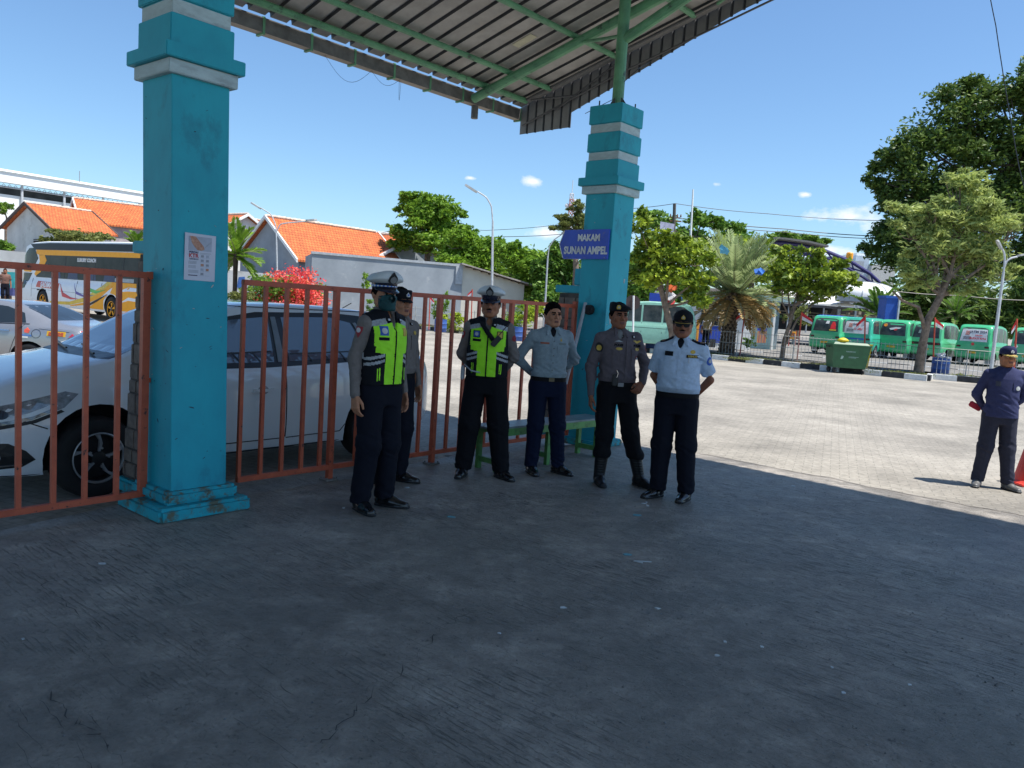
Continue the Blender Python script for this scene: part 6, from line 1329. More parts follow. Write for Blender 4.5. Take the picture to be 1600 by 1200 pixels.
def minibus(label, loc, az, paint, group, roof=None, banner=None, extra=None, rear=True, sc=1.05):
    t, bo, bv = vehicle('minibus', label, 'minibus', loc, rad(90-(az+180)), group, [tuple(v*(sc if i else 1) for i, v in enumerate(p)) for p in VP], .765*sc, paint, (.62, 2.75), .29, .34, 'plain', rimm=mat('steel_rim', (.3, .3, .3), .5), nx=44)
    s_ = sc
    # side glazing on both sides
    for s in (-1, 1):
        for pl in ([(.72, 1.08), (.80, 1.62), (1.30, 1.72), (1.30, 1.08)], [(1.38, 1.10), (1.38, 1.72), (2.15, 1.74), (2.15, 1.10)], [(2.23, 1.10), (2.23, 1.74), (3.02, 1.72), (3.22, 1.60), (3.24, 1.12)], [(.36, 1.05), (.44, 1.36), (.66, 1.56), (.66, 1.06)]):
            side(bv, t, 'window', [(x, z*s_) for x, z in pl], WIND, s=s, off=.006, L=.4)
        for q in (line(1.34, 1.05, 1.34, .36, .014), line(2.19, 1.05, 2.19, .36, .014), line(.68, 1.0, .95, .5, .014), line(.3, .86, 3.4, .86, .012)): side(bv, t, 'panel_gap', [(x, z*s_) for x, z in q], ARCH, s=s, off=.003, L=.5)
    e = lambda nm, pl, m, off=.006: endp(bv, t, nm, [(y, z*s_) for y, z in pl], m, off=off, L=.25)
    e('rear_window', [(-.62, 1.10), (.62, 1.10), (.56, 1.66), (.40, 1.72), (-.40, 1.72), (-.56, 1.66)], WIND)
    e('tailgate_line', [(-.68, .62), (.68, .62), (.68, .632), (-.68, .632)], ARCH, .004); e('bumper', [(-.74, .34), (.74, .34), (.74, .50), (-.74, .50)], paint, .045)
    e('number_plate', [(-.20, .53), (.20, .53), (.20, .62), (-.20, .62)], PLY, .012)
    for s in (-1, 1):
        e('tail_light', [(s*.62-.09, .80), (s*.62+.09, .80), (s*.62+.09, .88), (s*.62-.09, .88)], BLACK, .010); e('tail_light', [(s*.64-.05, .815), (s*.64+.05, .815), (s*.64+.05, .865), (s*.64-.05, .865)], mat('lens_dull', (.12, .02, .02), .3), .014)
    if roof: 
        ps = []; mbx = MB(); 
        vs, fs = fine([(.9, -.62), (3.3, -.62), (3.3, .62), (.9, .62)], .3); decal(bv, (vs, fs), Vector((0, 0, 5)), Vector((1, 0, 0)), Vector((0, 1, 0)), (0, 0, -1), 'roof_paint', roof, t, text=True, off=.008)
    if banner:
        e('banner', [(-.60, 1.08), (.60, 1.08), (.54, 1.64), (-.54, 1.64)], mat('banner_white', (.62, .62, .64), .6, var=.1, scale=8), .012)
        for nm, tx, y, z, sz, c in banner: endp(bv, t, 'banner_text', None, c, text=tx, size=sz, bold=sz*.03, at=(y, z*s_), off=.018)
        e('banner_picture', [(-.46, 1.16), (-.12, 1.16), (-.12, 1.30), (-.46, 1.30)], mat('print_grey2', (.25, .25, .28), .6, var=.6, scale=40), .016); e('banner_picture', [(-.40, 1.36), (-.20, 1.36), (-.22, 1.56), (-.38, 1.56)], mat('print_pink', (.55, .25, .22), .6, var=.6, scale=30), .016)
    if extra:
        for nm, pl, m in extra: e(nm, pl, m, .016)
    endp(bv, t, 'windscreen', [(-.6, 1.1*s_), (.6, 1.1*s_), (.52, 1.6*s_), (-.52, 1.6*s_)], WIND, rear=False, off=.006, L=.3)
    # underside: exhaust, axle
    mb = MB(); mb.tube([(3.1, -.3, .24), (3.66, -.3, .24)], .025, 8); mb.build('exhaust', BLACK, t); mb = MB(); mb.tube([(2.75, -.6, .29), (2.75, .6, .29)], .05, 8); mb.lathe([(.05, -.1), (.12, -.05), (.12, .05), (.05, .1)], (2.75, 0, .29), 12, ax=(0, 1, 0)); mb.build('axle', BLACK, t)
    for s in (-1, 1): mb = MB(); mb.box((3.15, s*.6, .20), (.01, .22, .2)); mb.build('mud_flap', mat('flap_white', (.35, .38, .42), .7), t)
    return t
RT = mat('text_red', (.65, .05, .05), .5); DT = mat('text_dark', (.05, .05, .08), .5)
MBK = dict(group='green minibuses parked in a row')
def vloc(px, py, az, z=.2):           # rear centre tyre line -> origin (front)
    q = G(px, py, z); d = U(az); return q+d*(3.15)
rowspec = [
 (1290, 553, 39, 0, 'green minibus with a blue roof and red sticker, leftmost of the parked row', dict(roof=mat('roof_blue', (.03, .06, .42), .4), extra=[('sticker', [(.18, 1.14), (.52, 1.14), (.52, 1.20), (.18, 1.20)], BADY), ('sticker', [(.22, 1.21), (.48, 1.21), (.47, 1.40), (.40, 1.56), (.30, 1.56), (.23, 1.40)], mat('sticker_red2', (.75, .03, .03), .5)), ('sticker', [(-.05, 1.46), (.12, 1.46), (.14, 1.60), (0, 1.60)], WHITE)])),
 (1337, 556.5, 40, 1, 'teal minibus with a white banner and blue stripe, second from the left in the row', dict(roof=mat('roof_dark', (.02, .10, .09), .4), banner=[('b', 'GAK BISA', .1, 1.52, .14, DT), ('b', 'DIBELI', .1, 1.30, .14, RT)], extra=[('stripe', [(-.40, .80), (.44, .80), (.44, .87), (-.40, .87)], mat('stripe_blue', (.02, .10, .45), .4))])),
 (1394, 560, 42, 0, 'green minibus with an orange round sticker on its dark rear window, third in the row', dict(extra=[('sticker', [(-.40+q, 1.58+w_) for q, w_ in disc(.09, 12, .8)], mat('sticker_orange', (.8, .25, .02), .5)), ('sticker', [(-.12, 1.36), (.3, 1.44), (.38, 1.50), (.1, 1.50), (-.2, 1.44)], WHITE), ('sticker', [(.05, 1.33), (.18, 1.36), (.2, 1.44), (.05, 1.42)], RT)])),
 (1446, 564, 43, 2, 'pale green minibus with a dark band between its tail lights, fourth in the row', dict(extra=[('tail_band', [(-.68, .78), (.68, .78), (.68, .90), (-.68, .90)], BLKT), ('tail_lens', [(-.66, .79), (-.5, .79), (-.5, .87), (-.66, .87)], mat('tail_red2', (.45, .02, .05), .15)), ('tail_lens', [(.5, .79), (.66, .79), (.66, .87), (.5, .87)], mat('tail_red2', (.45, .02, .05), .15)), ('lettering', [(-.38, 1.3), (-.02, 1.32), (-.06, 1.5), (-.34, 1.46)], mat('glass_mark', (.25, .3, .28), .5))])),
 (1520, 570, 45, 0, 'green minibus with a JATIM 2024 banner across its rear window', dict(banner=[('b', 'JATIM 2024', .16, 1.52, .15, DT), ('b', 'CALON', .2, 1.36, .09, RT), ('b', 'BUPATI KITA', .18, 1.22, .125, RT)], extra=[('sticker', [(.0+q, .96+w_) for q, w_ in disc(.07, 12)], RT)])),
 (1606, 577, 48, 2, 'green minibus cut off by the right edge of the picture, rightmost in the row', dict(extra=[('lamp', [(-.5+q, .98+w_) for q, w_ in disc(.09, 12, .6)], WHITE)])),
]
for px, py, az, gi, lab, kw in rowspec: minibus(lab, vloc(px, py, az), az, GREENS[gi], sc=1.07, **MBK, **kw)
t = minibus('mint green minibus standing side-on behind the wire fence near the far pillar', G(969, 548, .12)+Vector((-.1, 3.0, 0)), 281, PALEG, None, roof=mat('roof_cream', (.50, .58, .46), .5), sc=1.1)
# ================================================================ BUILDINGS, KERBS, TREES AND THE REST BEHIND
def tilemat():
    m = bpy.data.materials.new('roof_tiles'); m.use_nodes = True; t = m.node_tree; N = t.nodes.new; L = t.links.new; b = t.nodes['Principled BSDF']
    tc = N('ShaderNodeTexCoord'); br = N('ShaderNodeTexBrick'); br.inputs['Scale'].default_value = 1; br.inputs['Brick Width'].default_value = .24; br.inputs['Row Height'].default_value = .30; br.inputs['Mortar Size'].default_value = .02; br.inputs['Mortar Smooth'].default_value = .6
    br.inputs['Color1'].default_value = (.66, .17, .045, 1); br.inputs['Color2'].default_value = (.48, .115, .035, 1); br.inputs['Mortar'].default_value = (.24, .06, .025, 1); L(tc.outputs['UV'], br.inputs[0])
    nz = N('ShaderNodeTexNoise'); nz.inputs['Scale'].default_value = .8; nz.inputs['Detail'].default_value = 8; L(tc.outputs['UV'], nz.inputs[0])
    mx = N('ShaderNodeMix'); mx.data_type = 'RGBA'; mx.blend_type = 'MULTIPLY'; mx.inputs[0].default_value = .5; L(br.outputs[0], mx.inputs[6]); L(nz.outputs[0], mx.inputs[7]); m3 = N('ShaderNodeMix'); m3.data_type = 'RGBA'; m3.blend_type = 'MULTIPLY'; m3.inputs[0].default_value = 1; L(mx.outputs[2], m3.inputs[6]); m3.inputs[7].default_value = (1.25, 1.25, 1.25, 1)
    L(m3.outputs[2], b.inputs['Base Color']); b.inputs['Roughness'].default_value = .85
    wv = N('ShaderNodeBump'); wv.inputs['Strength'].default_value = 1; wv.inputs['Distance'].default_value = .04; L(br.outputs['Fac'], wv.inputs['Height']); wv.invert = True; L(wv.outputs[0], b.inputs['Normal'])
    return m
TILE = tilemat()
WALLG = mat('wall_grey_render', (.30, .335, .37), .9, var=.12, scale=.6, col2=(.22, .25, .28), stain=(.42, .44, .46), stscale=.9, stlo=.58, sthi=.75); WALLW = mat('wall_white', (.60, .60, .58), .9, var=.08, scale=.7, stain=(.38, .37, .34), stscale=1.1, stlo=.55, sthi=.75); WALLP = mat('wall_pinkish', (.42, .37, .38), .9, var=.15, scale=.8, stain=(.25, .22, .22), stscale=1, stlo=.5, sthi=.7)
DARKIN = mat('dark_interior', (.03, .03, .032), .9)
def uvplane(o, ux, uy, pts):
    me = o.data; uv = me.uv_layers.new(name='UVMap')
    for p in me.polygons:
        for li in p.loop_indices:
            v = me.vertices[me.loops[li].vertex_index].co; uv.data[li].uv = (v.dot(ux), v.dot(uy))
def house(label, corner, az, width, length, ze, zr, wallm, over=.35, verge=True, gable2=None, cat='house', wins=(), drop=.0):
    """corner: near-right eave corner of the gable end; gable runs towards az-90, ridge runs along az"""
    t = thing('house', label, cat, (corner[0], corner[1], 0), rad(90-az))       # local x = along the ridge, local y = across to the left
    L_, W_ = length, width
    mb = MB(); pent = [(0, 0), (W_, 0), (W_, ze), (W_/2, zr), (0, ze)]
    mb.prism(pent, (0, 0, 0), (0, 1, 0), (0, 0, 1), (L_, 0, 0)); mb.build('wall', wallm, t)
    k = (zr-ze)/(W_/2); th = .14
    rf = []
    for s in (0, 1):
        y0 = -over if s == 0 else W_+over; ye = ze-over*k+.06
        vs = [(-over, y0, ye), (L_+over, y0, ye), (L_+over, W_/2, zr+.06), (-over, W_/2, zr+.06)]
        vs += [(x, y, z+th) for x, y, z in vs]
        mb = MB(); mb.add(vs, [(0, 1, 2, 3), (4, 5, 6, 7), (0, 1, 5, 4), (1, 2, 6, 5), (2, 3, 7, 6), (3, 0, 4, 7)]); r = mb.build('roof', TILE, t)
        uvplane(r, Vector((1, 0, 0)), Vector((0, .8*(1 if s == 0 else -1), .6)), None)
    mb = MB()
    for i in range(int((L_+2*over)/.4)): mb.tube([(-over+i*.4, W_/2, zr+.22), (-over+i*.4+.38, W_/2, zr+.24)], [.10, .12], 8)
    mb.build('ridge_tiles', mat('ridge_cream', (.62, .5, .4), .8, var=.2), t)
    if verge:
        for x in (-over-.02, L_+over+.02):
            for y0, y1 in ((-over, W_/2), (W_+over, W_/2)):
                a = Vector((x, y0, ze-over*k+.12)); b = Vector((x, y1, zr+.16)); mb = MB(); d = (b-a); mb.add([a+Vector((-.05, 0, -.12)), a+Vector((.05, 0, -.12)), a+Vector((.05, 0, .12)), a+Vector((-.05, 0, .12)), b+Vector((-.05, 0, -.12)), b+Vector((.05, 0, -.12)), b+Vector((.05, 0, .12)), b+Vector((-.05, 0, .12))], [(0, 1, 2, 3), (4, 7, 6, 5), (0, 4, 5, 1), (1, 5, 6, 2), (2, 6, 7, 3), (3, 7, 4, 0)]); mb.build('bargeboard', WHITE if verge is True else verge, t)
    for (x, z, w_, h_, face) in wins:
        mb = MB()
        if face == 'g': mb.box((-.03, x, z), (.08, w_, h_))
        else: mb.box((x, -.03, z), (w_, .08, h_))
        f = mb.build('window', DARKIN, t); mb = MB()
        for q in range(4):
            if face == 'g': mb.box((-.08, x, z-h_/2+(q+.5)*h_/4), (.03, w_, .04))
            else: mb.box((x, -.08, z-h_/2+(q+.5)*h_/4), (w_, .03, .04))
        mb.build('louvre', WALLW, t)
    return t
# big tiled house with the grey gable
E0 = P(467, 404, 52); house('house with a bright orange tiled roof and tall blank grey gable wall beyond the gate', E0, 39.5, 7.0, 9.2, 3.75, 6.35, WALLG, wins=())
E0 = P(82, 355, 60); house('white walled house with an orange tiled roof and louvred gable window at the far left', E0, 32, 6.8, 4.6, 5.15, 6.85, WALLW, verge=mat('barge_dark', (.10, .07, .06), .8), wins=((2.1, 3.9, 1.0, .8, 'g'),))
E0 = P(131, 343, 66); house('long house with an orange tiled roof and pinkish gable just left of the near pillar', E0, 52, 6.2, 16.5, 6.2, 8.1, WALLP)
E0 = P(421, 360, 74); house('house with an orange tiled roof partly behind the near pillar and a small palm', P(418, 350, 70)+Vector((.8, 1.8, 0)), -52, 7.5, 8, 5.6, 7.75, WALLW)
house('small house with a faded orange roof behind the long grey wall', P(652, 372, 64)+Vector((2.2, .5, 0)), -52, 7, 7.5, 4.6, 6.4, WALLG)
# long grey wall building + cream lean-to
t = thing('outbuilding', 'long flat grey rendered wall building standing in front of the orange roofed house', 'building', (P(600, 470, 47).x, 47, 0))
A = P(486, 440, 46); B = P(722, 440, 49); d = (B-A); d.z = 0; dn = d.normalized(); ba_ = Vector((-dn.y, dn.x, 0)); zt = P(600, 405, 47.4).z
mb = MB(); mb.prism([(0, 0), (d.length, 0), (d.length, zt-.05), (0, zt)], (A.x, A.y, 0), dn, (0, 0, 1), ba_*5); mb.build('wall', WALLG, t, world=True)
mb = MB(); mb.prism([(-.05, zt-.02), (d.length+.08, zt-.07), (d.length+.08, zt+.07), (-.05, zt+.12)], Vector((A.x, A.y, 0))-ba_*.06, dn, (0, 0, 1), ba_*.25); mb.prism([(d.length-.45, zt-1.15), (d.length-.02, zt-1.15), (d.length-.02, zt-.07), (d.length-.45, zt-.07)], Vector((A.x, A.y, 0))-ba_*.09, dn, (0, 0, 1), ba_*.1); mb.build('coping', mat('coping_grey', (.38, .41, .44), .9, var=.1), t, world=True)
t = thing('lean_to', 'cream walled lean-to with a sloping sheet roof right of the long grey wall', 'building', (P(770, 470, 49).x, 49, 0))
A2 = Vector((B.x, B.y+.05, 0)); z1 = P(724, 415, 49).z; z2 = P(815, 441, 50).z; w2_ = 4.1
mb = MB(); mb.prism([(0, 0), (w2_, 0), (w2_, z2-.15), (0, z1)], A2, dn, (0, 0, 1), ba_*6); mb.build('wall', mat('wall_cream', (.56, .54, .47), .9, var=.06, scale=1), t, world=True)
mb = MB(); k_ = (z2-z1-.1)/w2_; mb.prism([(-.2, z1+.06), (w2_+.5, z1+.06+k_*(w2_+.7)), (w2_+.5, z1+.14+k_*(w2_+.7)), (-.2, z1+.14)], A2-ba_*.5, dn, (0, 0, 1), ba_*7); mb.build('roof', mat('roof_fibre', (.34, .31, .28), .8, var=.2), t, world=True)
mb = MB()
for i in range(9): x = .15+i*.5; mb.prism([(x, z1-.08+k_*x), (x+.3, z1-.08+k_*x), (x+.3, z1+.05+k_*x), (x, z1+.05+k_*x)], A2-ba_*.45, dn, (0, 0, 1), ba_*.45)
mb.build('rafter_ends', mat('timber_brown', (.08, .05, .035), .8), t, world=True)
# big white hall
t = thing('hall', 'very large white industrial hall with an open steel truss band under its roof', 'building', P(0, 330, 108)); az = U(34); bk = U(-56)
A = P(-60, 330, 100); A.z = 0; zT = P(0, 262, 104).z; Lh = 37
def hz(y): return P(0, y, 104).z
mb = MB(); mb.prism([(0, 0), (Lh, 0), (Lh, hz(303)), (0, hz(303))], A, az, (0, 0, 1), bk*30); mb.build('wall', mat('hall_white', (.74, .75, .74), .8, var=.03), t, world=True)
mb = MB(); mb.prism([(0, hz(285)), (Lh, hz(285)), (Lh, zT-.5), (0, zT-.5)], A-bk*.8, az, (0, 0, 1), bk*1.0); mb.add([A-bk*1+Vector((0, 0, zT-.5)), A+az*Lh-bk*1+Vector((0, 0, zT-.5)), A+az*Lh+bk*8+Vector((0, 0, zT+.8)), A+bk*8+Vector((0, 0, zT+.8))], [(0, 1, 2, 3)]); mb.build('roof_edge', mat('hall_roof', (.80, .81, .80), .6, var=.02), t, world=True)
mb = MB(); mb.prism([(0, hz(303)), (Lh, hz(303)), (Lh, hz(285)), (0, hz(285))], A+bk*4, az, (0, 0, 1), bk*.3); mb.build('shade_sheet', mat('hall_shade', (.10, .11, .12), .8, var=.4, scale=.2), t, world=True)  # dark sheet behind the open truss, the shade there put into its colour
for i in range(7):
    mb = MB(); x = 1.5+i*5.4; p = A+az*x-bk*.3; mb.tube([p, p+Vector((0, 0, hz(286)))], .16, 8); mb.build('column', mat('hall_steel', (.5, .52, .55), .6), t, world=True)
mb = MB(); za, zb = hz(287), hz(292)
mb.tube([A-bk*.3+Vector((0, 0, zb)), A+az*Lh-bk*.3+Vector((0, 0, zb))], .07, 6)
for i in range(51):
    x = i*.72; a = A+az*x-bk*.3; b = A+az*(x+.36)-bk*.3; c = A+az*(x+.72)-bk*.3; mb.tube([a+Vector((0, 0, zb)), b+Vector((0, 0, za)), c+Vector((0, 0, zb))], .05, 5)
mb.build('truss', mat('hall_steel', (.5, .52, .55), .6), t, world=True)
mb = MB(); q = A+az*16+bk*3; mb.tube([q+Vector((0, 0, zT)), q+Vector((0, 0, zT+1.7))], .05, 6); mb.build('lightning_rod', STEEL, t, world=True)
# white wall on the left behind the coach
t = thing('boundary_wall', 'weathered white boundary wall with painted pictures behind the coach', 'wall', P(60, 420, 56)); A = P(-70, 420, 52); A.z = 0; B = P(485, 430, 52); B.z = 0; dn = (B-A).normalized(); 
mb = MB(); Lw = (B-A).length; mb.prism([(0, 0), (Lw, 0), (Lw, 2.6), (0, 3.1)], A, dn, (0, 0, 1), Vector((-dn.y, dn.x, 0))*.25); mb.build('wall', WALLW, t, world=True)
mb = MB(); 
for i, (x, c) in enumerate([(Lw-4.8, 0), (Lw-4.0, 1), (Lw-3.1, 2), (Lw-2.3, 0), (Lw-1.2, 1)]): mb.prism([(x, 1.6), (x+.55, 1.6), (x+.5, 2.35), (x+.1, 2.3)], A-Vector((-dn.y, dn.x, 0))*.02, dn, (0, 0, 1), Vector((-dn.y, dn.x, 0))*.02, c)
mb.build('mural', [mat('mural_blue', (.05, .14, .4), .8), mat('mural_dark', (.06, .07, .1), .8), mat('mural_red', (.35, .08, .06), .8)], t, world=True)
# ---- planted island with painted kerbstones
KW = mat('kerb_white', (.66, .67, .66), .8, var=.12, scale=5, stain=(.3, .3, .28), stscale=6, stlo=.6, sthi=.75); KB = mat('kerb_black', (.035, .037, .042), .8, var=.3, scale=6, stain=(.2, .19, .18), stscale=7, stlo=.62, sthi=.72)
K0 = Vector((14.0, 26.6, 0)); KL = Vector((-16, 52.5, 0)); kd = (KL-K0).normalized(); kn = Vector((kd.y, -kd.x, 0)); kn = kn if kn.y > 0 else -kn
def kerb(name, a, b, wd=.18, h=.19, seg=.72, start=0):
    a, b = Vector(a), Vector(b); d = (b-a).normalized(); L_ = (b-a).length; mb = MB(); n = int(L_/seg); rz = math.atan2(d.y, d.x)
    for i in range(n):
        c = a+d*(i+.5)*L_/n; mb.box((c.x, c.y, h/2-.01), (L_/n-.012, wd, h+.02+.008*math.sin(i*7.1)), rz=rz+.006*math.sin(i*3.3), mi=(i+start) % 2, bev=.012)
    o = mb.build(name, [KW, KB], None); tag(o, kind='structure'); return o
kerb('kerb', K0, KL, start=0); K1 = K0+Vector((.75, 1.25, 0)); kerb('kerb', K0, K1, start=1); K2 = K1+Vector((9, -4.4, 0)); kerb('kerb', K1, K2, start=0, seg=.8)
# far kerbs
off2 = kn*7.5
kerb('kerb', K0+kn*7.2+Vector((6, -3, 0)), KL+kn*3.5, seg=.9, start=1)
soil = mat('island_soil', (.20, .17, .125), .95, var=.25, scale=3, stain=(.10, .13, .05), stscale=2.2, stlo=.52, sthi=.66, bump=.6, bscale=12)
sheet('island_soil', [tuple((K0+kn*.12).xy), tuple((K1+kn*.2).xy), tuple((K2+kn*.2).xy), tuple((K2+kn*1.9).xy), tuple((K0+kn*2.4).xy), tuple((KL+kn*2.2).xy), tuple((KL+kn*.1).xy)], .13, soil)
lot = sheet('parking_lot', [tuple((K2+kn*3.0).xy), tuple((K0+kn*3.2).xy), tuple((KL+kn*3.4).xy), (-10, 90), (70, 90), (70, 20)], .17, mat('parking_asphalt', (.19, .18, .165), .9, var=.2, scale=1.2, bump=.3))
# grass tufts
def leaves(n, cen, rad_, size, tint0, asp=.4, up=.3, seed=1, shell=.55, sub=14, droop=0., spread=.16):
    """clusters of leaf quads in an ellipsoid"""
    rs = np.random.RandomState(seed); ns = max(1, n//sub)
    u = rs.normal(size=(ns, 3)); u /= np.linalg.norm(u, axis=1)[:, None]; r = (shell+(1-shell)*rs.rand(ns))**1.0*(1+.12*rs.normal(size=ns))
    fillr = rs.rand(ns) < .25; r[fillr] *= rs.rand(fillr.sum())
    c = np.array(cen)+u*r[:, None]*np.array(rad_)
    c = np.repeat(c, sub, 0); tt = np.repeat(rs.rand(ns), sub)
    c = c+rs.normal(size=c.shape)*np.array(rad_)*spread
    m = len(c); a = rs.normal(size=(m, 3)); a[:, 2] = a[:, 2]*.6-droop; a /= np.linalg.norm(a, axis=1)[:, None]
    b = rs.normal(size=(m, 3)); b[:, 2] *= (1-up); b = np.cross(a, b); b /= np.linalg.norm(b, axis=1)[:, None]+1e-9
    s = size*(.65+.7*rs.rand(m))[:, None]; a = a*s; b = b*s*asp
    V = np.stack([c-a, c+b, c+a, c-b], 1).reshape(-1, 3); tn = np.clip(tint0+(tt-.5)*.8+(rs.rand(m)-.5)*.5, 0, 1)
    return V, np.repeat(tn, 4)
def leafobj(name, parts, m, parent=None, world=True):
    V = np.concatenate([p[0] for p in parts]); T = np.concatenate([p[1] for p in parts]); Fq = np.arange(len(V)).reshape(-1, 4)
    return mesh_np(name, V, Fq, m, parent, world=world, tint=T)
BARK = mat('bark', (.20, .15, .11), .9, var=.3, scale=6, bump=.8, bscale=20); BARKD = mat('bark_dark', (.07, .055, .045), .9, var=.3, scale=5, bump=.6, bscale=14)
LM = dict(bright=leafmat('leaf_bright', (0.109, 0.216, 0.022), (0.246, 0.405, 0.036)), mid=leafmat('leaf_mid', (0.065, 0.149, 0.024), (0.203, 0.351, 0.048)), yellow=leafmat('leaf_yellow', (0.102, 0.176, 0.022), (0.464, 0.567, 0.048)), dark=leafmat('leaf_dark', (0.035, 0.081, 0.017), (0.189, 0.270, 0.048)), grey=leafmat('leaf_grey', (0.174, 0.243, 0.072), (0.551, 0.621, 0.192)), palm=leafmat('leaf_palm', (0.174, 0.243, 0.108), (0.493, 0.567, 0.264)), dry=leafmat('leaf_dry', (0.290, 0.176, 0.060), (0.580, 0.405, 0.168)), flower=leafmat('flower_pink', (0.725, 0.047, 0.090), (0.850, 0.189, 0.108), trans=.3), olive=leafmat('leaf_olive', (0.072, 0.101, 0.024), (0.232, 0.257, 0.072)))
def tree(label, base, trunk, clumps, lm, leaf, n, name='tree', cat='tree', group=None, bark=BARK, asp=.42, droop=0., shell=.5, tint=.5, seed=1, sub=14, limbs=True, up=.3, tr=.14, spread=.16):
    """trunk: list of (point, radius); clumps: (centre, radii, weight)"""
    t = thing(name, label, cat, base, 0, group)
    if trunk:
        mb = MB(); mb.tube([p for p, r in trunk], [r for p, r in trunk], 10); top, tr_ = trunk[-1]
        if limbs:
            rs = random.Random(seed)
            for c, r_, w_ in clumps:
                c = Vector(c); src = trunk[max(1, len(trunk)-1-rs.randint(0, 1))][0] if len(trunk) > 2 else trunk[-1][0]
                src = Vector(src); mid = src.lerp(c, .5)+Vector((rs.uniform(-.1, .1), rs.uniform(-.1, .1), -.05))*(c-src).length
                mb.tube([src, mid, c], [tr_*.7, tr_*.45, tr_*.2], 7)
                for _ in range(4):
                    e = c+Vector([rs.uniform(-.8, .8)*q for q in r_]); mb.tube([mid.lerp(c, .6), mid.lerp(e, .7), e], [tr_*.3, tr_*.2, tr_*.06], 5)
        mb.build('trunk', bark, t, world=True, smooth='auto')
    rs_ = random.Random(seed*7+1); ex = []
    for c, r_, w_ in clumps:
        for q in range(4):
            a = rs_.uniform(0, 6.28); e = rs_.uniform(-.6, 1.2); d = (math.cos(a)*math.cos(e), math.sin(a)*math.cos(e), math.sin(e)); f = rs_.uniform(.28, .5)
            ex.append((tuple(c[i]+d[i]*r_[i]*rs_.uniform(.75, 1.15) for i in range(3)), tuple(v*f for v in r_), w_*f*f*1.6))
    clumps = [(c, tuple(v*.86 for v in r_), w_*.7) for c, r_, w_ in clumps]+ex
    W = sum(w_ for _, _, w_ in clumps); parts = []
    for i, (c, r_, w_) in enumerate(clumps): parts.append(leaves(int(n*w_/W), c, r_, leaf, tint, asp, up, seed*31+i, shell, sub, droop, spread))
    leafobj('crown', parts, LM[lm] if isinstance(lm, str) else lm, t)
    return t
def pxc(px, py, D, rx, ry, w_=None, dd=0, rd=None):
    """a clump seen at that spot with the given pixel radii at distance D"""
    c = P(px, py, D+dd); s = D/F; return (tuple(c), (rx*s, (rd if rd else (rx+ry)/2)*s, ry*s), w_ if w_ else rx*ry)
def gz(px, D): p = P(px, 480, D); return Vector((p.x, D, 0))
# T1 large tree + bright mass behind the wall
tree('tall bushy bright green tree rising behind the long grey wall', gz(668, 60), [(gz(668, 60), .3), (P(668, 400, 60), .22), (P(668, 370, 60), .18)], [pxc(655, 330, 60, 34, 22), pxc(690, 325, 60, 30, 20), pxc(640, 322, 60, 20, 14), pxc(668, 310, 60, 30, 11), pxc(672, 352, 60, 46, 24), pxc(700, 350, 60, 24, 26), pxc(668, 378, 60, 50, 22), pxc(705, 380, 60, 40, 20)], 'bright', .17, 20000, seed=2, tint=.45)
for i, (lab, D, cl, lm) in enumerate([
    ('broad bright green tree behind the curved street lamp', 56, [pxc(745, 390, 56, 46, 26), pxc(720, 372, 56, 30, 18), pxc(772, 402, 56, 36, 26), pxc(740, 420, 56, 60, 24)], 'bright'),
    ('rounded mid green tree left of the second street lamp above the lean-to roof', 52, [pxc(812, 408, 52, 36, 28), pxc(795, 392, 52, 24, 14), pxc(838, 425, 52, 30, 26), pxc(820, 445, 52, 42, 22)], 'bright'),
    ('low dark green tree right of the lean-to beside the far pillar', 50, [pxc(862, 425, 50, 30, 34), pxc(880, 410, 50, 24, 26), pxc(860, 465, 50, 44, 26), pxc(895, 450, 50, 26, 40)], 'mid')]):
    tree(lab, gz(cl[0][0][0]*0+[745, 812, 862][i], D), [(gz([745, 812, 862][i], D), .25), (P([745, 812, 862][i], 440, D), .2), (P([745, 812, 862][i], 410, D), .15)], cl, lm, .16, [15000, 12000, 12000][i], seed=10+i, tint=.55 if i < 2 else .4)
tree('thin crowned olive tree whose top shows left of the far pillar above the sign', gz(895, 44), [(gz(900, 44), .22), (P(900, 420, 44), .16), (P(898, 360, 44), .12)], [pxc(893, 346, 44, 26, 9), pxc(905, 325, 44, 14, 9), pxc(880, 356, 44, 20, 7), pxc(915, 352, 44, 20, 20)], 'olive', .13, 3200, seed=21, tint=.6, shell=.2)
# tree right of the far pillar, on the island
b = G(1052, 560, .12); b = Vector((b.x, b.y, .1)); D = b.y
tree('yellow green leafy tree just right of the far pillar with bunting caught in its branches', b, [(b, .14), (P(1050, 520, D), .12), (P(1040, 480, D), .11), (P(1030, 440, D), .09)], [pxc(1020, 390, D, 36, 26), pxc(1070, 400, D, 36, 26), pxc(1000, 350, D, 20, 20), pxc(1045, 420, D, 60, 26), pxc(1085, 440, D, 28, 22), pxc(1010, 430, D, 34, 24), pxc(1040, 372, D, 26, 16), pxc(1092, 465, D, 24, 18)], 'yellow', .105, 8500, seed=31, asp=.45, droop=.35, tint=.35)
tree('taller loose green tree behind the yellow green one right of the far pillar', gz(1090, 62), [(gz(1085, 62), .3), (P(1085, 400, 62), .2), (P(1085, 370, 62), .15)], [pxc(1098, 345, 62, 34, 15), pxc(1060, 365, 62, 50, 16), pxc(1130, 352, 62, 34, 14), pxc(1020, 345, 62, 36, 16), pxc(1085, 390, 62, 80, 24), pxc(1150, 370, 62, 40, 16)], 'mid', .20, 9000, seed=33, tint=.6, shell=.3)
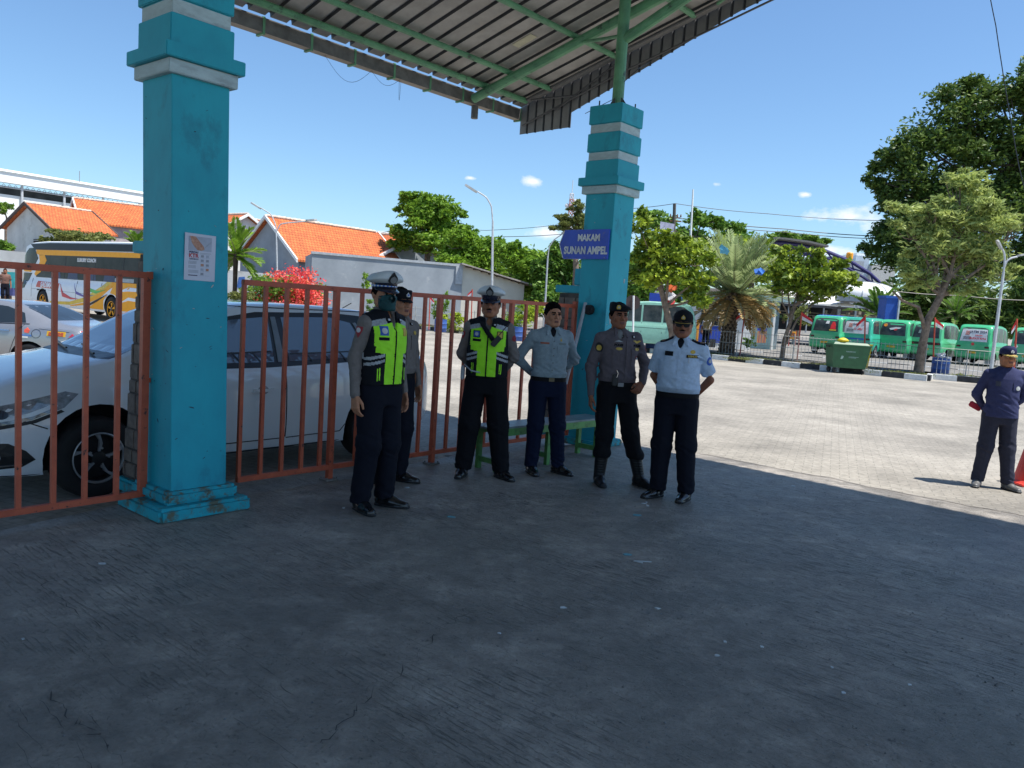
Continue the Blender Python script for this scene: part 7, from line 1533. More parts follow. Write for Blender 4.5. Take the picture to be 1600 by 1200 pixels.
tree('full green tree filling the gap behind the date palm', gz(1175, 58), [(gz(1175, 58), .3), (P(1175, 430, 58), .2), (P(1175, 410, 58), .15)], [pxc(1160, 385, 58, 40, 22), pxc(1195, 400, 58, 34, 20), pxc(1120, 400, 58, 40, 24), pxc(1175, 430, 58, 60, 24)], 'yellow', .17, 8000, seed=35, tint=.45, shell=.3)
tree('dark low tree behind the mint minibus at the foot of the far pillar', gz(1010, 52), [(gz(1010, 52), .2), (P(1010, 470, 52), .15), (P(1010, 450, 52), .12)], [pxc(1000, 445, 52, 40, 34), pxc(1070, 455, 52, 40, 30), pxc(1030, 480, 52, 60, 18)], 'mid', .18, 7000, seed=34, tint=.5)
b = G(1221, 563, .12); b.z = .1; D = b.y
tree('small glossy leaved tree with forked trunk between the date palm and green wheeled bin', b, [(b, .11), (P(1226, 530, D), .09), (P(1236, 500, D), .07), (P(1240, 478, D), .06)], [pxc(1240, 410, D, 30, 22), pxc(1285, 410, D, 28, 20), pxc(1262, 432, D, 58, 26), pxc(1222, 440, D, 24, 22), pxc(1310, 440, D, 24, 22), pxc(1270, 460, D, 50, 14), pxc(1262, 392, D, 26, 10)], 'yellow', .12, 6500, seed=41, asp=.45, droop=.4, tint=.25)
mb = MB(); mb.tube([P(1224, 545, D), P(1245, 500, D-.1), P(1275, 470, D)], [.05, .04, .03], 7); o = mb.build('branch', BARK, bpy.data.objects[[o.name for o in bpy.data.objects if o.name.startswith('tree')][-1]], world=True)
tree('hazy green tree showing above the curved dark roof', gz(1250, 80), [(gz(1250, 80), .3), (P(1250, 420, 80), .2), (P(1250, 390, 80), .2)], [pxc(1240, 372, 80, 30, 9), pxc(1270, 378, 80, 26, 10), pxc(1225, 380, 80, 26, 8)], 'mid', .25, 2200, seed=43, tint=.7, shell=.3)
# pale leafed tree over the minibuses
b = G(1434, 585, .12); b.z = .1; D = b.y
tree('pale grey green leafed tree with a leaning bare trunk in front of the minibuses', b, [(b, .17), (P(1440, 545, D), .14), (P(1450, 500, D), .13), (P(1470, 462, D), .12), (P(1484, 430, D), .10)], [pxc(1500, 285, D, 34, 20), pxc(1520, 305, D, 30, 26), pxc(1450, 330, D, 50, 18), pxc(1500, 345, D, 70, 30), pxc(1560, 345, D, 50, 18), pxc(1470, 385, D, 60, 26), pxc(1535, 395, D, 56, 26), pxc(1420, 350, D, 24, 14), pxc(1565, 425, D, 24, 14), pxc(1440, 430, D, 40, 22), pxc(1515, 445, D, 30, 20), pxc(1590, 350, D, 26, 12), pxc(1540, 430, D, 26, 22)], 'grey', .13, 15000, seed=51, asp=.26, tint=.45, shell=.35, up=.1)
tt_ = [o for o in bpy.data.objects if o.get('label', '').startswith('pale grey green')][0]
mb = MB(); mb.tube([P(1447, 520, D), P(1435, 480, D-.2), P(1410, 470, D-.3), P(1395, 455, D-.3)], [.08, .06, .05, .03], 8); mb.tube([P(1468, 465, D), P(1462, 430, D), P(1455, 400, D)], [.08, .06, .04], 8); mb.build('branch', BARK, tt_, world=True)
# huge rain tree
D = 68
tree('huge dark spreading tree filling the right edge above the minibuses', gz(1660, D), [(gz(1660, D), .7), (P(1650, 440, D), .6), (P(1630, 330, D), .5), (P(1600, 260, D), .3)], [pxc(1440, 225, D, 55, 40), pxc(1500, 180, D, 60, 34), pxc(1560, 150, D, 50, 34), pxc(1620, 140, D, 60, 36), pxc(1420, 270, D, 48, 40), pxc(1480, 300, D, 70, 40), pxc(1560, 220, D, 70, 40), pxc(1640, 220, D, 60, 60), pxc(1560, 330, D, 90, 50), pxc(1410, 320, D, 36, 34), pxc(1400, 385, D, 40, 34), pxc(1480, 410, D, 80, 40), pxc(1600, 410, D, 80, 60), pxc(1395, 245, D, 26, 26), pxc(1395, 300, D, 24, 20), pxc(1600, 280, D, 60, 50), pxc(1520, 250, D, 50, 36), pxc(1450, 350, D, 60, 40)], 'dark', .20, 95000, seed=61, tint=.42, shell=.45, bark=BARKD, sub=16)
# dark planting behind the minibuses
for i, (px, py, rx, ry, D_, lab) in enumerate([(1420, 470, 50, 34, 60, 'dark shrub mass left of the pale tree trunk behind the minibuses'), (1510, 478, 50, 34, 58, 'spiky dark shrub behind the minibus with the JATIM banner'), (1590, 480, 60, 40, 58, 'dark hedge behind the minibuses at the right edge')]):
    tree(lab, gz(px, D_), None, [pxc(px, py, D_, rx, ry), pxc(px-20, py+18, D_, rx, ry*.7)], 'dark', .26, 6000, name='shrub', cat='shrub', seed=70+i, tint=.35, asp=.3)
# left side trees
tree('feathery olive green tree crown showing above the coach roof', gz(118, 44), [(gz(118, 44), .2), (P(118, 400, 44), .15), (P(118, 385, 44), .12)], [pxc(118, 372, 44, 40, 14), pxc(85, 378, 44, 16, 9), pxc(140, 376, 44, 26, 10)], 'olive', .11, 5000, seed=81, tint=.75, shell=.3)
tree('leafy tree crown behind the white house at the far left edge', gz(10, 66), [(gz(10, 66), .2), (P(10, 380, 66), .15), (P(10, 350, 66), .15)], [pxc(6, 328, 66, 14, 9), pxc(70, 332, 72, 16, 6), pxc(0, 388, 60, 20, 12)], 'mid', .2, 1600, seed=82, tint=.6)
# palms
def frond(base, d, L_, droop, n=26, lw=.05, ll=.42, rs=None, vee=.5, up0=0.):
    rs = rs or random; d = Vector(d).normalized(); pts = []; p = Vector(base); v = d.copy()
    st = L_/n
    for i in range(n+1):
        pts.append(p.copy()); v = (v+Vector((0, 0, -droop*(i/n)**1.3/n*3))).normalized(); p = p+v*st
    V = []; 
    for i in range(1, n+1):
        a = pts[i]; t = (pts[i]-pts[i-1]).normalized(); s = t.cross(Vector((0, 0, 1))); s = s.normalized() if s.length > .01 else Vector((1, 0, 0)); nn_ = s.cross(t)
        l = ll*math.sin(math.pi*(.12+.83*i/n))**.6
        for sg_ in (-1, 1):
            q = (s*sg_*.8+t*.75+nn_*vee*rs.uniform(.3, 1)).normalized()*l*rs.uniform(.8, 1.1); w_ = t.cross(q).cross(q).normalized()*lw*.5
            V += [a, a+q*.5+w_, a+q, a+q*.5-w_]
    return pts, V
def palm(label, base, ztop, tr, nf, L_, seed, lm='palm', lean=(0, 0), dry=0, ll=.42, name='palm_tree', upmin=-.2, lw=.05, knobs=True):
    rs = random.Random(seed); t = thing(name, label, 'palm', base); base = Vector(base); top = Vector((base.x+lean[0], base.y+lean[1], ztop))
    mb = MB(); n = 14; mb.tube([base.lerp(top, i/n) for i in range(n+1)], [tr*(1.15-.25*math.sin(math.pi*i/n)+(.25 if i == 0 else 0)) for i in range(n+1)], 14)
    if knobs:
        k = 0; H_ = ztop-base.z; rows = int(H_/.13)
        for r in range(rows):
            for j in range(9):
                a = 2*math.pi*(j+.5*(r % 2))/9; c = base.lerp(top, (r+.5)/rows); rr_ = tr*(1.12-.22*math.sin(math.pi*r/rows)); o = Vector((math.cos(a), math.sin(a), 0))
                q = c+o*rr_; s_ = Vector((-math.sin(a), math.cos(a), 0)); mb.add([q-s_*.085+Vector((0, 0, -.05)), q+s_*.085+Vector((0, 0, -.05)), q+o*.075+Vector((0, 0, .10)), q-o*.02+Vector((0, 0, .12))], [(0, 1, 2), (0, 2, 3), (1, 3, 2)], 1)
    mb.build('trunk', [mat('palm_bark', (.06, .045, .035), .95, var=.3), mat('palm_boss', (.20, .15, .105), .9, var=.3)], t, world=True)
    V = []; T = []; V2 = []; T2 = []; st = MB()
    for i in range(nf):
        a = rs.uniform(0, 2*math.pi); e = rs.uniform(upmin, 1.35) if i >= dry else rs.uniform(-.75, -.05); d = (math.cos(a)*math.cos(e), math.sin(a)*math.cos(e), math.sin(e))
        isdry = i < dry; pts, q = frond(top+Vector((0, 0, rs.uniform(-.25, .1))), d, L_*rs.uniform(.8, 1.1)*(.75 if isdry else 1), .35 if not isdry else .5, rs=rs, ll=ll, lw=lw)
        tn = rs.uniform(.1, .9)
        if isdry: V2 += q; T2 += [tn]*len(q)
        else: V += q; T += [tn]*len(q)
        st.tube(pts[::4]+[pts[-1]], [.028*(1-.8*j/8) for j in range(len(pts[::4])+1)], 5)
    mesh_np('fronds', np.array([tuple(v) for v in V]), np.arange(len(V)).reshape(-1, 4), LM[lm], t, world=True, tint=T)
    if V2: mesh_np('dry_fronds', np.array([tuple(v) for v in V2]), np.arange(len(V2)).reshape(-1, 4), LM['dry'], t, world=True, tint=T2)
    st.build('frond_stems', mat('stem_olive', (.20, .20, .09), .7), t, world=True)
    return t
b = G(1134, 554, .12); b.z = .1; D = b.y
palm('large date palm with a stout scaly trunk on the kerbed island', b, P(1140, 458, D).z, .29, 105, 2.85, 5, dry=30, lean=(.12, 0), upmin=-.1, lw=.085, ll=.5)
palm('small palm just right of the near pillar above the gate', gz(366, 40), P(366, 395, 40).z, .12, 30, 1.6, 8, lm='bright', knobs=False, ll=.5, upmin=-.9, lw=.09)
palm('small palm crown left of the near pillar above the coach', gz(212, 42), P(214, 384, 42).z, .10, 16, .8, 9, lm='bright', knobs=False, ll=.35, upmin=-.1, lw=.08)
palm('spiky fan palm behind the fourth minibus', gz(1495, 50), P(1497, 490, 50).z, .12, 26, 1.5, 12, lm='mid', knobs=False, ll=.35, upmin=-.4, lw=.07)
palm('wide banana-like palm behind the third minibus', gz(1375, 50), P(1375, 492, 50).z, .12, 14, 2.1, 13, lm='mid', knobs=False, ll=.5, upmin=-.1, lw=.14)
# bougainvillea and shrubs seen through the gate
D = 40
t = tree('bougainvillea bush covered in red pink flowers beyond the gate', gz(450, D), None, [pxc(455, 455, D, 46, 30), pxc(430, 470, D, 50, 26), pxc(400, 475, D, 50, 20)], 'mid', .09, 7000, name='bougainvillea', cat='shrub', seed=91, tint=.8)
leafobj('flowers', [leaves(2000, *pxc(458, 442, D-.3, 38, 24)[:2], .06, .5, .8, 0, 92, .7, 9), leaves(1600, *pxc(480, 470, D-.3, 30, 26)[:2], .06, .6, .8, 0, 93, .7, 9), leaves(900, *pxc(434, 470, D-.6, 34, 22)[:2], .06, .4, .8, 0, 94, .8, 9)], LM['flower'], t)
for i, (px, py, rx, ry, D_, n, lm, lab) in enumerate([(688, 478, 14, 22, 42, 1300, 'mid', 'thin green shrub seen through the gate right of the half hidden officer'), (702, 505, 22, 16, 41, 1600, 'yellow', 'low spiky yellow green shrub on the island behind the gate'), (600, 480, 22, 18, 43, 1500, 'mid', 'small leafy shrub beside the cap of the masked officer'), (574, 440, 8, 18, 43, 600, 'bright', 'slender sapling against the long grey wall'), (805, 500, 26, 26, 38, 2200, 'bright', 'bright green shrub behind the gate left of the bareheaded man'), (830, 490, 20, 18, 37, 1500, 'yellow', 'yellow green shrub behind the gate beside a red flag pole'), (375, 462, 20, 12, 38, 1300, 'olive', 'olive hedge behind the white car roof'), (1170, 535, 10, 10, 36, 500, 'mid', 'little plant in a pot left of the guard booth steps'), (1250, 492, 20, 20, 40, 900, 'olive', 'loose olive shrub behind the forked tree')]):
    tree(lab, gz(px, D_), None, [pxc(px, py, D_, rx, ry)], lm, .08, n, name='shrub', cat='shrub', seed=100+i, tint=.6, shell=.2, asp=.35)
gt = [leaves(900, (tuple((K0+kd*(1.0+2.6*i)+kn*(.5+.5*math.sin(i*2.1))).to_3d())[0], tuple((K0+kd*(1.0+2.6*i)+kn*(.5+.5*math.sin(i*2.1))))[1], .16), (1.2, .35, .07), .05, .7, .2, 0, 300+i, .1, 6) for i in range(14)]+[leaves(900, (K1.x+1.2+i*1.2, K1.y+.25-.55*i, .17), (.6, .3, .08), .05, .9, .2, 0, 330+i, .1, 6) for i in range(6)]
g_ = leafobj('ground_cover', gt, LM['olive']); tag(g_, 'scattered weeds and ground cover on the kerbed island', 'ground cover', kind='stuff')
# ---- street lamps
LGREY = mat('lamp_grey', (.52, .54, .56), .4, metal=.2); LHEAD = mat('lamp_head', (.50, .50, .48), .4)
def lamp(label, px, pyb, base, arms, r=.055, D=None, hs_=1.):
    b = Vector(base); D = b.y; t = thing('street_lamp', label, 'street lamp', b, 0, 'street lamps in the yard')
    top = P(px[1], pyb[1], D); mb = MB(); mb.tube([b, b.lerp(top, .5), top], [r*1.3, r, r*.8], 10); mb.build('pole', LGREY, t, world=True)
    for pts in arms:
        q = [P(x, y, D) for x, y in pts]
        # smooth arc
        fin_ = []
        for i in range(len(q)-1):
            for s in range(5): fin_.append(q[i].lerp(q[i+1], s/5))
        fin_.append(q[-1]); sm_ = [fin_[0]]+[(fin_[i-1]+fin_[i]*2+fin_[i+1])/4 for i in range(1, len(fin_)-1)]+[fin_[-1]]
        mb = MB(); mb.tube(sm_, r*.6, 8); mb.build('arm', LGREY, t, world=True)
        d = (q[-1]-q[-2]).normalized(); mb = MB(); e = q[-1]; s_ = Vector((0, 1, 0)); 
        mb.prism([(0, -.07), (.12, -.12), (.50, -.13), (.62, -.06), (.62, .06), (.50, .13), (.12, .12), (0, .07)], e, d*hs_, s_*hs_, d.cross(s_)*.09*hs_); mb.build('lamp_head', LHEAD, t, world=True)
lamp('street lamp with two long arms against the orange tiled roof', None, (0, 0), (0, 0, 0), [], D=1) if False else None
b = gz(435, 44); lamp('grey street lamp with two outstretched arms in front of the big orange roof', (435, 432), (0, 375), b, [[(432, 378), (431, 352), (424, 335), (408, 325)], [(432, 362), (438, 350), (452, 348), (478, 346)]])
b = gz(771, 36); lamp('tall single armed street lamp curving left above the lean-to roof', (771, 770), (0, 345), b, [[(770, 348), (768, 322), (760, 308), (746, 299)]])
b = gz(852, 46); lamp('single armed street lamp curving right just left of the arrow sign', (852, 856), (0, 400), b, [[(856, 402), (858, 386), (866, 374), (878, 366)]])
b = G(1545, 604, .0); lamp('near street lamp with a short and a long arm in front of the minibuses', (1545, 1568), (0, 425), b, [[(1568, 428), (1570, 405), (1569, 395), (1566, 389)], [(1569, 418), (1573, 408), (1580, 403), (1590, 401)]], r=.05, hs_=.55)
# white tall mast, utility pole with banner, radio tower
t = thing('mast', 'tall thin white mast rising out of the trees right of the far pillar', 'mast', gz(1075, 50)); mb = MB(); mb.tube([gz(1075, 50), P(1083, 296, 50)], [.10, .05], 8); mb.build('mast_tube', WHITE, t, world=True)
t = thing('utility_pole', 'dark utility pole with crossarms behind the trees right of the far pillar', 'utility pole', gz(1053, 60)); mb = MB(); mb.tube([gz(1053, 60), P(1054, 318, 60)], .12, 8); mb.build('pole', mat('pole_dark', (.10, .09, .08), .8), t, world=True)
mb = MB(); a, c = P(1046, 345, 60), P(1064, 346, 60); mb.box((a+c)/2, ((c-a).length, .1, .1)); mb.box((a+c)/2+Vector((0, 0, .25)), ((c-a).length*.8, .1, .08)); 
for q in (.05, .35, .65, .95): mb.lathe([(.05, 0), (.06, .1), (.03, .22)], a.lerp(c, q)+Vector((0, 0, .3)), 8)
mb.build('crossarm', mat('rust_brown', (.2, .09, .04), .8), t, world=True)
t = thing('banner', 'pale lilac banner hung in the trees beside the utility pole', 'banner', P(1042, 360, 58)); mb = MB(); q = [P(1032, 346, 58), P(1054, 350, 58), P(1050, 379, 58), P(1030, 374, 58)]; mb.add(q+[p+Vector((0, .05, 0)) for p in q], [(0, 1, 2, 3), (4, 7, 6, 5), (0, 4, 5, 1), (1, 5, 6, 2), (2, 6, 7, 3), (3, 7, 4, 0)]); mb.build('cloth', mat('banner_lilac', (.55, .52, .66), .7, var=.25, scale=2), t, world=True)
def lattice(label, px, yb, yt, D, w_):
    t = thing('radio_tower', label, 'tower', gz(px, D)); a = gz(px, D); zt_ = P(px, yt, D).z; n = 22; cols = [mat('tower_red', (.5, .25, .22), .6), mat('tower_white', (.6, .62, .65), .6)]; mb = MB()
    for i in range(n):
        z0, z1 = zt_*i/n, zt_*(i+1)/n; w0, w1 = w_*(1-.6*i/n), w_*(1-.6*(i+1)/n); cs = [(-1, -1), (1, -1), (1, 1), (-1, 1)]
        for j in range(4):
            p, q = cs[j], cs[(j+1) % 4]; A0_ = a+Vector((p[0]*w0, p[1]*w0, z0)); A1_ = a+Vector((p[0]*w1, p[1]*w1, z1)); B1_ = a+Vector((q[0]*w1, q[1]*w1, z1)); B0_ = a+Vector((q[0]*w0, q[1]*w0, z0))
            for u_, v_ in ((A0_, A1_), (A0_, B1_), (B0_, A1_), (A1_, B1_)): mb.tube([u_, v_], .10, 4, mi=(i//3) % 2)
    mb.tube([a+Vector((0, 0, zt_)), a+Vector((0, 0, zt_+4))], .12, 5, mi=1)
    for q in range(5): mb.lathe([(.6, 0), (.7, .3), (.2, .5)], a+Vector((1.2*(-1)**q, 0, zt_*(.78+.04*q))), 8, mi=1, ax=(0, -1, 0))
    mb.build('lattice', cols, t, world=True)
lattice('distant red and white lattice radio tower left of the far pillar', 881, 345, 302, 240, 1.3)
# ---- flag poles on the island
FR = mat('flag_red', (.62, .03, .04), .8); FW = mat('flag_white', (.66, .64, .66), .8); FP = mat('flagpole_red', (.52, .07, .035), .6, var=.15)
def flagpole(label, bx, by, tx, ty, fl, D=None, z=.12):
    b = G(bx, by, z) if D is None else gz(bx, D); b.z = z; D = b.y; t = thing('flag_pole', label, 'flag pole', b, 0, 'red flag poles round the yard'); top = P(tx, ty, D); mb = MB(); mb.tube([b, top], .028, 8); mb.build('pole', FP, t, world=True)
    if fl:
        sx_, dx, dy = fl; a = top; n = 6; s = D/F; vs = []; fs = []; mi = []
        for i in range(n+1):
            for j in range(3):
                u_ = i/n; p = a+Vector((sx_*dx*s*u_, .10*math.sin(u_*7)*s*10*.1, -(dy*s*(.55*u_+.55*j/2*(1-.35*u_)))-.02)); vs.append(p)
        for i in range(n):
            for j in range(2): k_ = i*3+j; fs.append((k_, k_+3, k_+4, k_+1)); mi.append(j)
        mbf = MB(); 
        for f_, m_ in zip(fs, mi): mbf.add([vs[i] for i in f_], [(0, 1, 2, 3)], m_)
        o = mbf.build('flag', [FR, FW], t, world=True); so2 = o.modifiers.new('s', 'SOLIDIFY'); so2.thickness = .006
flagpole('red pole with a furled red and white flag right of the date palm', 1156, 556, 1164, 484, (-1, 12, 22)); flagpole('red pole with a red and white flag left of the green wheeled bin', 1245, 565, 1253, 487, (1, 18, 20)); flagpole('red pole whose flag hangs over the wheeled bin', 1350, 577, 1352, 492, (-1, 12, 26)); flagpole('red pole with a bright flag standing in the blue barrel', 1457, 583, 1461, 496, (1, 15, 20)); flagpole('red pole with flag above the cap of the man at the right', 1583, 600, 1589, 498, (-1, 6, 26)); flagpole('bare red pole beside the mint minibus', 1001, 545, 1003, 489, None)
for i, (x, yb, yt) in enumerate([(606, 492, 452), (672, 500, 462), (738, 505, 452), (820, 500, 470)]): flagpole(['thin red pole with a small flag left of the masked officer', 'thin red pole with flag between the two gate officers', 'thin red pole with flag behind the white capped officer', 'red pole with a bunched red flag behind the gate left of the bareheaded man'][i], x, yb, x, yt, (1 if i % 2 else -1, 7, 14), D=40)
# ---- barrels, bins, no-entry disc, wire fence
BLUEB = mat('barrel_blue', (.04, .10, .33), .45, var=.12, scale=4)
def barrel(label, px, py, D=None, h=.62, r=.30, junk=True, z=.12):
    b = G(px, py, z) if D is None else gz(px, D); b.z = z; t = thing('barrel', label, 'barrel', b, 0, 'blue plastic barrels'); mb = MB(); mb.lathe([(r*.93, 0), (r, .03), (r*1.0, h*.3), (r*1.04, h*.33), (r, h*.36), (r, h*.62), (r*1.04, h*.66), (r, h*.7), (r, h), (r*.94, h), (r*.94, h-.2), (0, h-.2)], (0, 0, 0), 24); mb.build('drum', BLUEB, t, smooth='auto')
    if junk:
        rs = random.Random(int(px)); mb = MB()
        for _ in range(14): a = rs.uniform(0, 6.28); q = rs.uniform(0, r*.8); mb.box((q*math.cos(a), q*math.sin(a), h-.02+rs.uniform(0, .16)), (rs.uniform(.1, .25), rs.uniform(.08, .2), rs.uniform(.02, .08)), rot=Matrix.Rotation(rs.uniform(-1, 1), 3, 'X')@Matrix.Rotation(rs.uniform(0, 3), 3, 'Z'))
        mb.build('rubbish', mat('rubbish_white', (.6, .6, .6), .7, var=.2), t)
barrel('blue barrel heaped with white rubbish beside the leaning tree', 1468, 585); barrel('blue tub behind the beret wearer left of the mint minibus wheel', 1021, 546, h=.75, r=.36, junk=False); barrel('small blue barrel behind the gate left of the bareheaded man', 812, 517, h=.6, junk=False, D=34); barrel('blue barrel behind the gate right of the half hidden officer', 690, 512, D=38, junk=False)
b = G(1320, 583); t = thing('wheeled_bin', 'large dark green four wheeled rubbish container on the paving by the kerb', 'bin', b, rad(-4))
GB_ = mat('bin_green', (.022, .11, .045), .45, var=.1); mb = MB(); W_ = 1.28
mb.add([(-.56, -.36, .20), (.56, -.36, .20), (.56, .36, .20), (-.56, .36, .20), (-.64, -.46, .98), (.64, -.46, .98), (.64, .42, .98), (-.64, .42, .98)], [(3, 2, 1, 0), (4, 5, 6, 7), (0, 1, 5, 4), (1, 2, 6, 5), (2, 3, 7, 6), (3, 0, 4, 7)]); mb.box((0, -.02, 1.0), (1.36, .96, .05), bev=.015); mb.build('container', GB_, t)
mb = MB(); mb.frust(1.026, .62, .42, 1.10, .55, .34, c=(0, 0)); mb.build('lid', GB_, t)
for x in (-.62, .62): mb = MB(); mb.tube([(x*1.07, -.18, .92), (x*1.12, -.18, .92), (x*1.12, .18, .92), (x*1.07, .18, .92)], .02, 8); mb.build('trunnion', BLACK, t)
for x in (-.48, .48):
    for y in (-.3, .3): mb = MB(); mb.lathe([(.03, -.03), (.095, -.03), (.1, 0), (.095, .03), (.03, .03)], (x, y, .10), 18, ax=(1, .3, 0)); mb.box((x, y, .17), (.08, .1, .08)); mb.build('castor', BLACK, t)
mb = MB(); nf = Vector((0, -1, .12)); uzz = Vector((0, -.128, 1)); mb.prism([(-.04, -.06), (.0, .07), (.03, .02), (.07, .05), (.04, -.05), (0, -.08)], (-.30, -.405, .58), (1, 0, 0), uzz, (0, -.006, 0)); add_text(mb, 'KEBERSIHAN', .055, (-.02, -.425, .78), (1, 0, 0), uzz, (0, -.012, 0), bold=.001); mb.box((.10, -.417, .60), (.34, .008, .012)); mb.box((.06, -.414, .57), (.26, .008, .010)); mb.build('printing', mat('print_pale', (.35, .5, .45), .6), t)
t = thing('yellow_bin', 'yellow plastic bin standing behind the green wheeled container', 'bin', G(1352, 580)+Vector((.1, .8, 0))); YB = mat('bin_yellow', (.45, .36, .02), .5, var=.1); mb = MB(); mb.frust(.1, .22, .25, .95, .28, .32); mb.box((0, 0, .99), (.62, .7, .06), bev=.01); mb.build('container', YB, t); mb = MB(); mb.lathe([(.04, -.03), (.1, -.03), (.1, .03), (.04, .03)], (-.2, .2, .1), 14, ax=(1, 0, 0)); mb.build('castor', BLACK, t)
t = thing('yellow_sack', 'crumpled yellow bag lying on top of the green container', 'bag', G(1312, 583)+Vector((0, 0, 1.1))); V, T = leaves(60, (0, 0, .07), (.16, .12, .07), .09, .5, .9, 0, 5, .3, 6)
mb = MB(); mb.lathe([(.0, -.02), (.15, .0), (.20, .06), (.12, .12), (.05, .15), (0, .16)], (0, 0, 0), 9, sx=1.1, sy=.8); mb.build('bag_body', mat('sack_yellow', (.7, .5, .02), .5, bump=.8, bscale=8), t, smooth=True)
t = thing('road_sign', 'back of a round road sign on a thin white pole right of the far pillar', 'sign', G(988, 560)); D = 20; c = P(989, 473, D); mb = MB(); mb.tube([Vector((P(987, 600, D).x, D, 0)), P(990, 462, D)], .025, 8); mb.build('pole', WHITE, t, world=True)
mb = MB(); mb.lathe([(.17, -.01), (.19, -.01), (.19, .015), (.17, .015)], c+Vector((0, .05, 0)), 26, ax=(0, 1, 0)); mb.lathe([(.0, .0), (.175, .0), (.175, .01), (0, .01)], c+Vector((0, .05, 0)), 26, mi=1, ax=(0, 1, 0)); mb.build('disc', [mat('sign_rim', (.05, .03, .03), .6), mat('sign_back_rust', (.22, .10, .05), .8, var=.3, scale=12)], t, world=True)
# welded wire fences along the island
WIRE = mat('fence_wire', (.42, .42, .40), .6)
def wirefence(label, a, b, h=1.05, z=.12, step=.14, rails=(.08, .55, 1.0)):
    a, b = Vector(a), Vector(b); t = thing('wire_fence', label, 'fence', (a.x, a.y, z)); d = (b-a).normalized(); L_ = (b-a).length; n = int(L_/step); mb = MB(); r = .0075; s_ = Vector((-d.y, d.x, 0))*r
    for i in range(n+1):
        p = a+d*(i*step); p = Vector((p.x, p.y, z)); q = p+Vector((0, 0, h)); e = d*r
        mb.add([p-e, p+s_, p+e, q-e, q+s_, q+e], [(0, 1, 4, 3), (1, 2, 5, 4), (2, 0, 3, 5)])
    for rz_ in rails: mb.tube([Vector((a.x, a.y, z+rz_)), Vector((b.x, b.y, z+rz_))], .010, 4)
    mb.build('mesh_panel', WIRE, t, world=True)
    for i in range(int(L_/2.4)+1): p = a+d*(i*2.4); mb = MB(); mb.tube([(p.x, p.y, z), (p.x, p.y, z+h+.05)], .022, 6); mb.build('fence_post', WIRE, t, world=True)
wirefence('welded wire fence along the kerbed island in front of the minibuses', K0+kn*1.5+Vector((9.5, -4.3, 0)), K0+kn*1.6+kd*.2, h=.95)
wirefence('welded wire fence on the island from the bin past the date palm', K0+kn*1.6+kd*.5, K0+kn*1.7+kd*13)
wirefence('welded wire fence on the island behind the far pillar and gate', K0+kn*1.7+kd*13.4, K0+kn*1.8+kd*34, step=.2)
# ---- guard booth
GBW = mat('booth_white', (.66, .67, .66), .7, var=.04); GBB = mat('booth_blue', (.02, .06, .38), .5, var=.08); MINT = mat('booth_mint', (.38, .55, .54), .7, var=.06)
D = 40; a = P(1100, 545, D); a.z = .17
t = thing('guard_booth', 'white guard booth with blue lower walls and dark windows behind the date palm', 'kiosk', (a.x, D, .17)); s = D/F; zb_ = .17
def bx(px0, px1, zt0, zt1, m, nm, dep=.1, y=0., parent=None): 
    x0, x1 = P(px0, 500, D).x, P(px1, 500, D).x; z0_, z1_ = P((px0+px1)/2, zt0, D).z, P((px0+px1)/2, zt1, D).z; mb = MB(); mb.box(((x0+x1)/2, D+y+dep/2, (z0_+z1_)/2), (abs(x1-x0), dep, abs(z1_-z0_))); return mb.build(nm, m, parent or t, world=True)
bx(1090, 1176, 545, 478, GBW, 'wall', 3.0); bx(1090, 1178, 479, 473, MINT, 'roof', 3.4, -.2); bx(1091, 1128, 535, 509, GBB, 'blue_panel', .02, -.022); bx(1095, 1106, 508, 484, DARKIN, 'window', .03, -.032); bx(1113, 1123, 493, 484, DARKIN, 'window', .03, -.032); bx(1112, 1122, 508, 497, DARKIN, 'window', .03, -.032); bx(1096, 1112, 520, 510, mat('booth_brown', (.10, .06, .05), .6), 'hatch', .03, -.034); bx(1089, 1093, 545, 500, mat('booth_orange', (.7, .3, .03), .6), 'corner_post', .12, -.1); bx(1112, 1121, 545, 530, DARKIN, 'vent', .03, -.035)
D = 43; t = thing('office', 'mint painted office with barred window behind the red flag pole', 'building', (P(1190, 500, D).x, D, .17))
bx(1140, 1212, 556, 470, MINT, 'wall', 5.0); bx(1136, 1240, 470, 462, mat('office_fascia', (.30, .42, .44), .7), 'fascia', 6.0, -.8); bx(1176, 1194, 512, 488, DARKIN, 'window', .04, -.045); bx(1196, 1203, 512, 488, DARKIN, 'window', .04, -.045)
for x in range(1177, 1204, 3): bx(x, x+.6, 512, 488, WHITE, 'window_bar', .02, -.08)
bx(1212, 1222, 556, 475, mat('office_grey', (.30, .36, .40), .7), 'wall', 4, .5); bx(1202, 1205, 556, 470, WHITE, 'column', .15, -.7)
D = 40; t = thing('folding_barrier', 'orange and blue slatted folding barrier in front of the mint office', 'barrier', (P(1190, 530, D).x, D, .17))
for i in range(7): bx(1186+i*2.1, 1187.1+i*2.1, 536, 517, FP if i % 2 else mat('slat_orange', (.7, .28, .05), .6), 'slat', .04)
bx(1185, 1200, 517, 513, GBB, 'header', .06, -.01)
t = thing('portable_stand', 'small orange notice stand behind the forked tree trunk', 'sign', (P(1240, 530, 38).x, 38, .17)); D = 38; bx(1237, 1246, 530, 518, mat('stand_orange', (.75, .35, .03), .6), 'board', .03); bx(1236, 1237, 541, 517, FP, 'leg', .03, .02); bx(1246, 1247, 541, 517, FP, 'leg', .03, .02); bx(1239, 1244, 527, 520, mat('stand_ink', (.25, .08, .02), .6), 'print', .02, -.022)
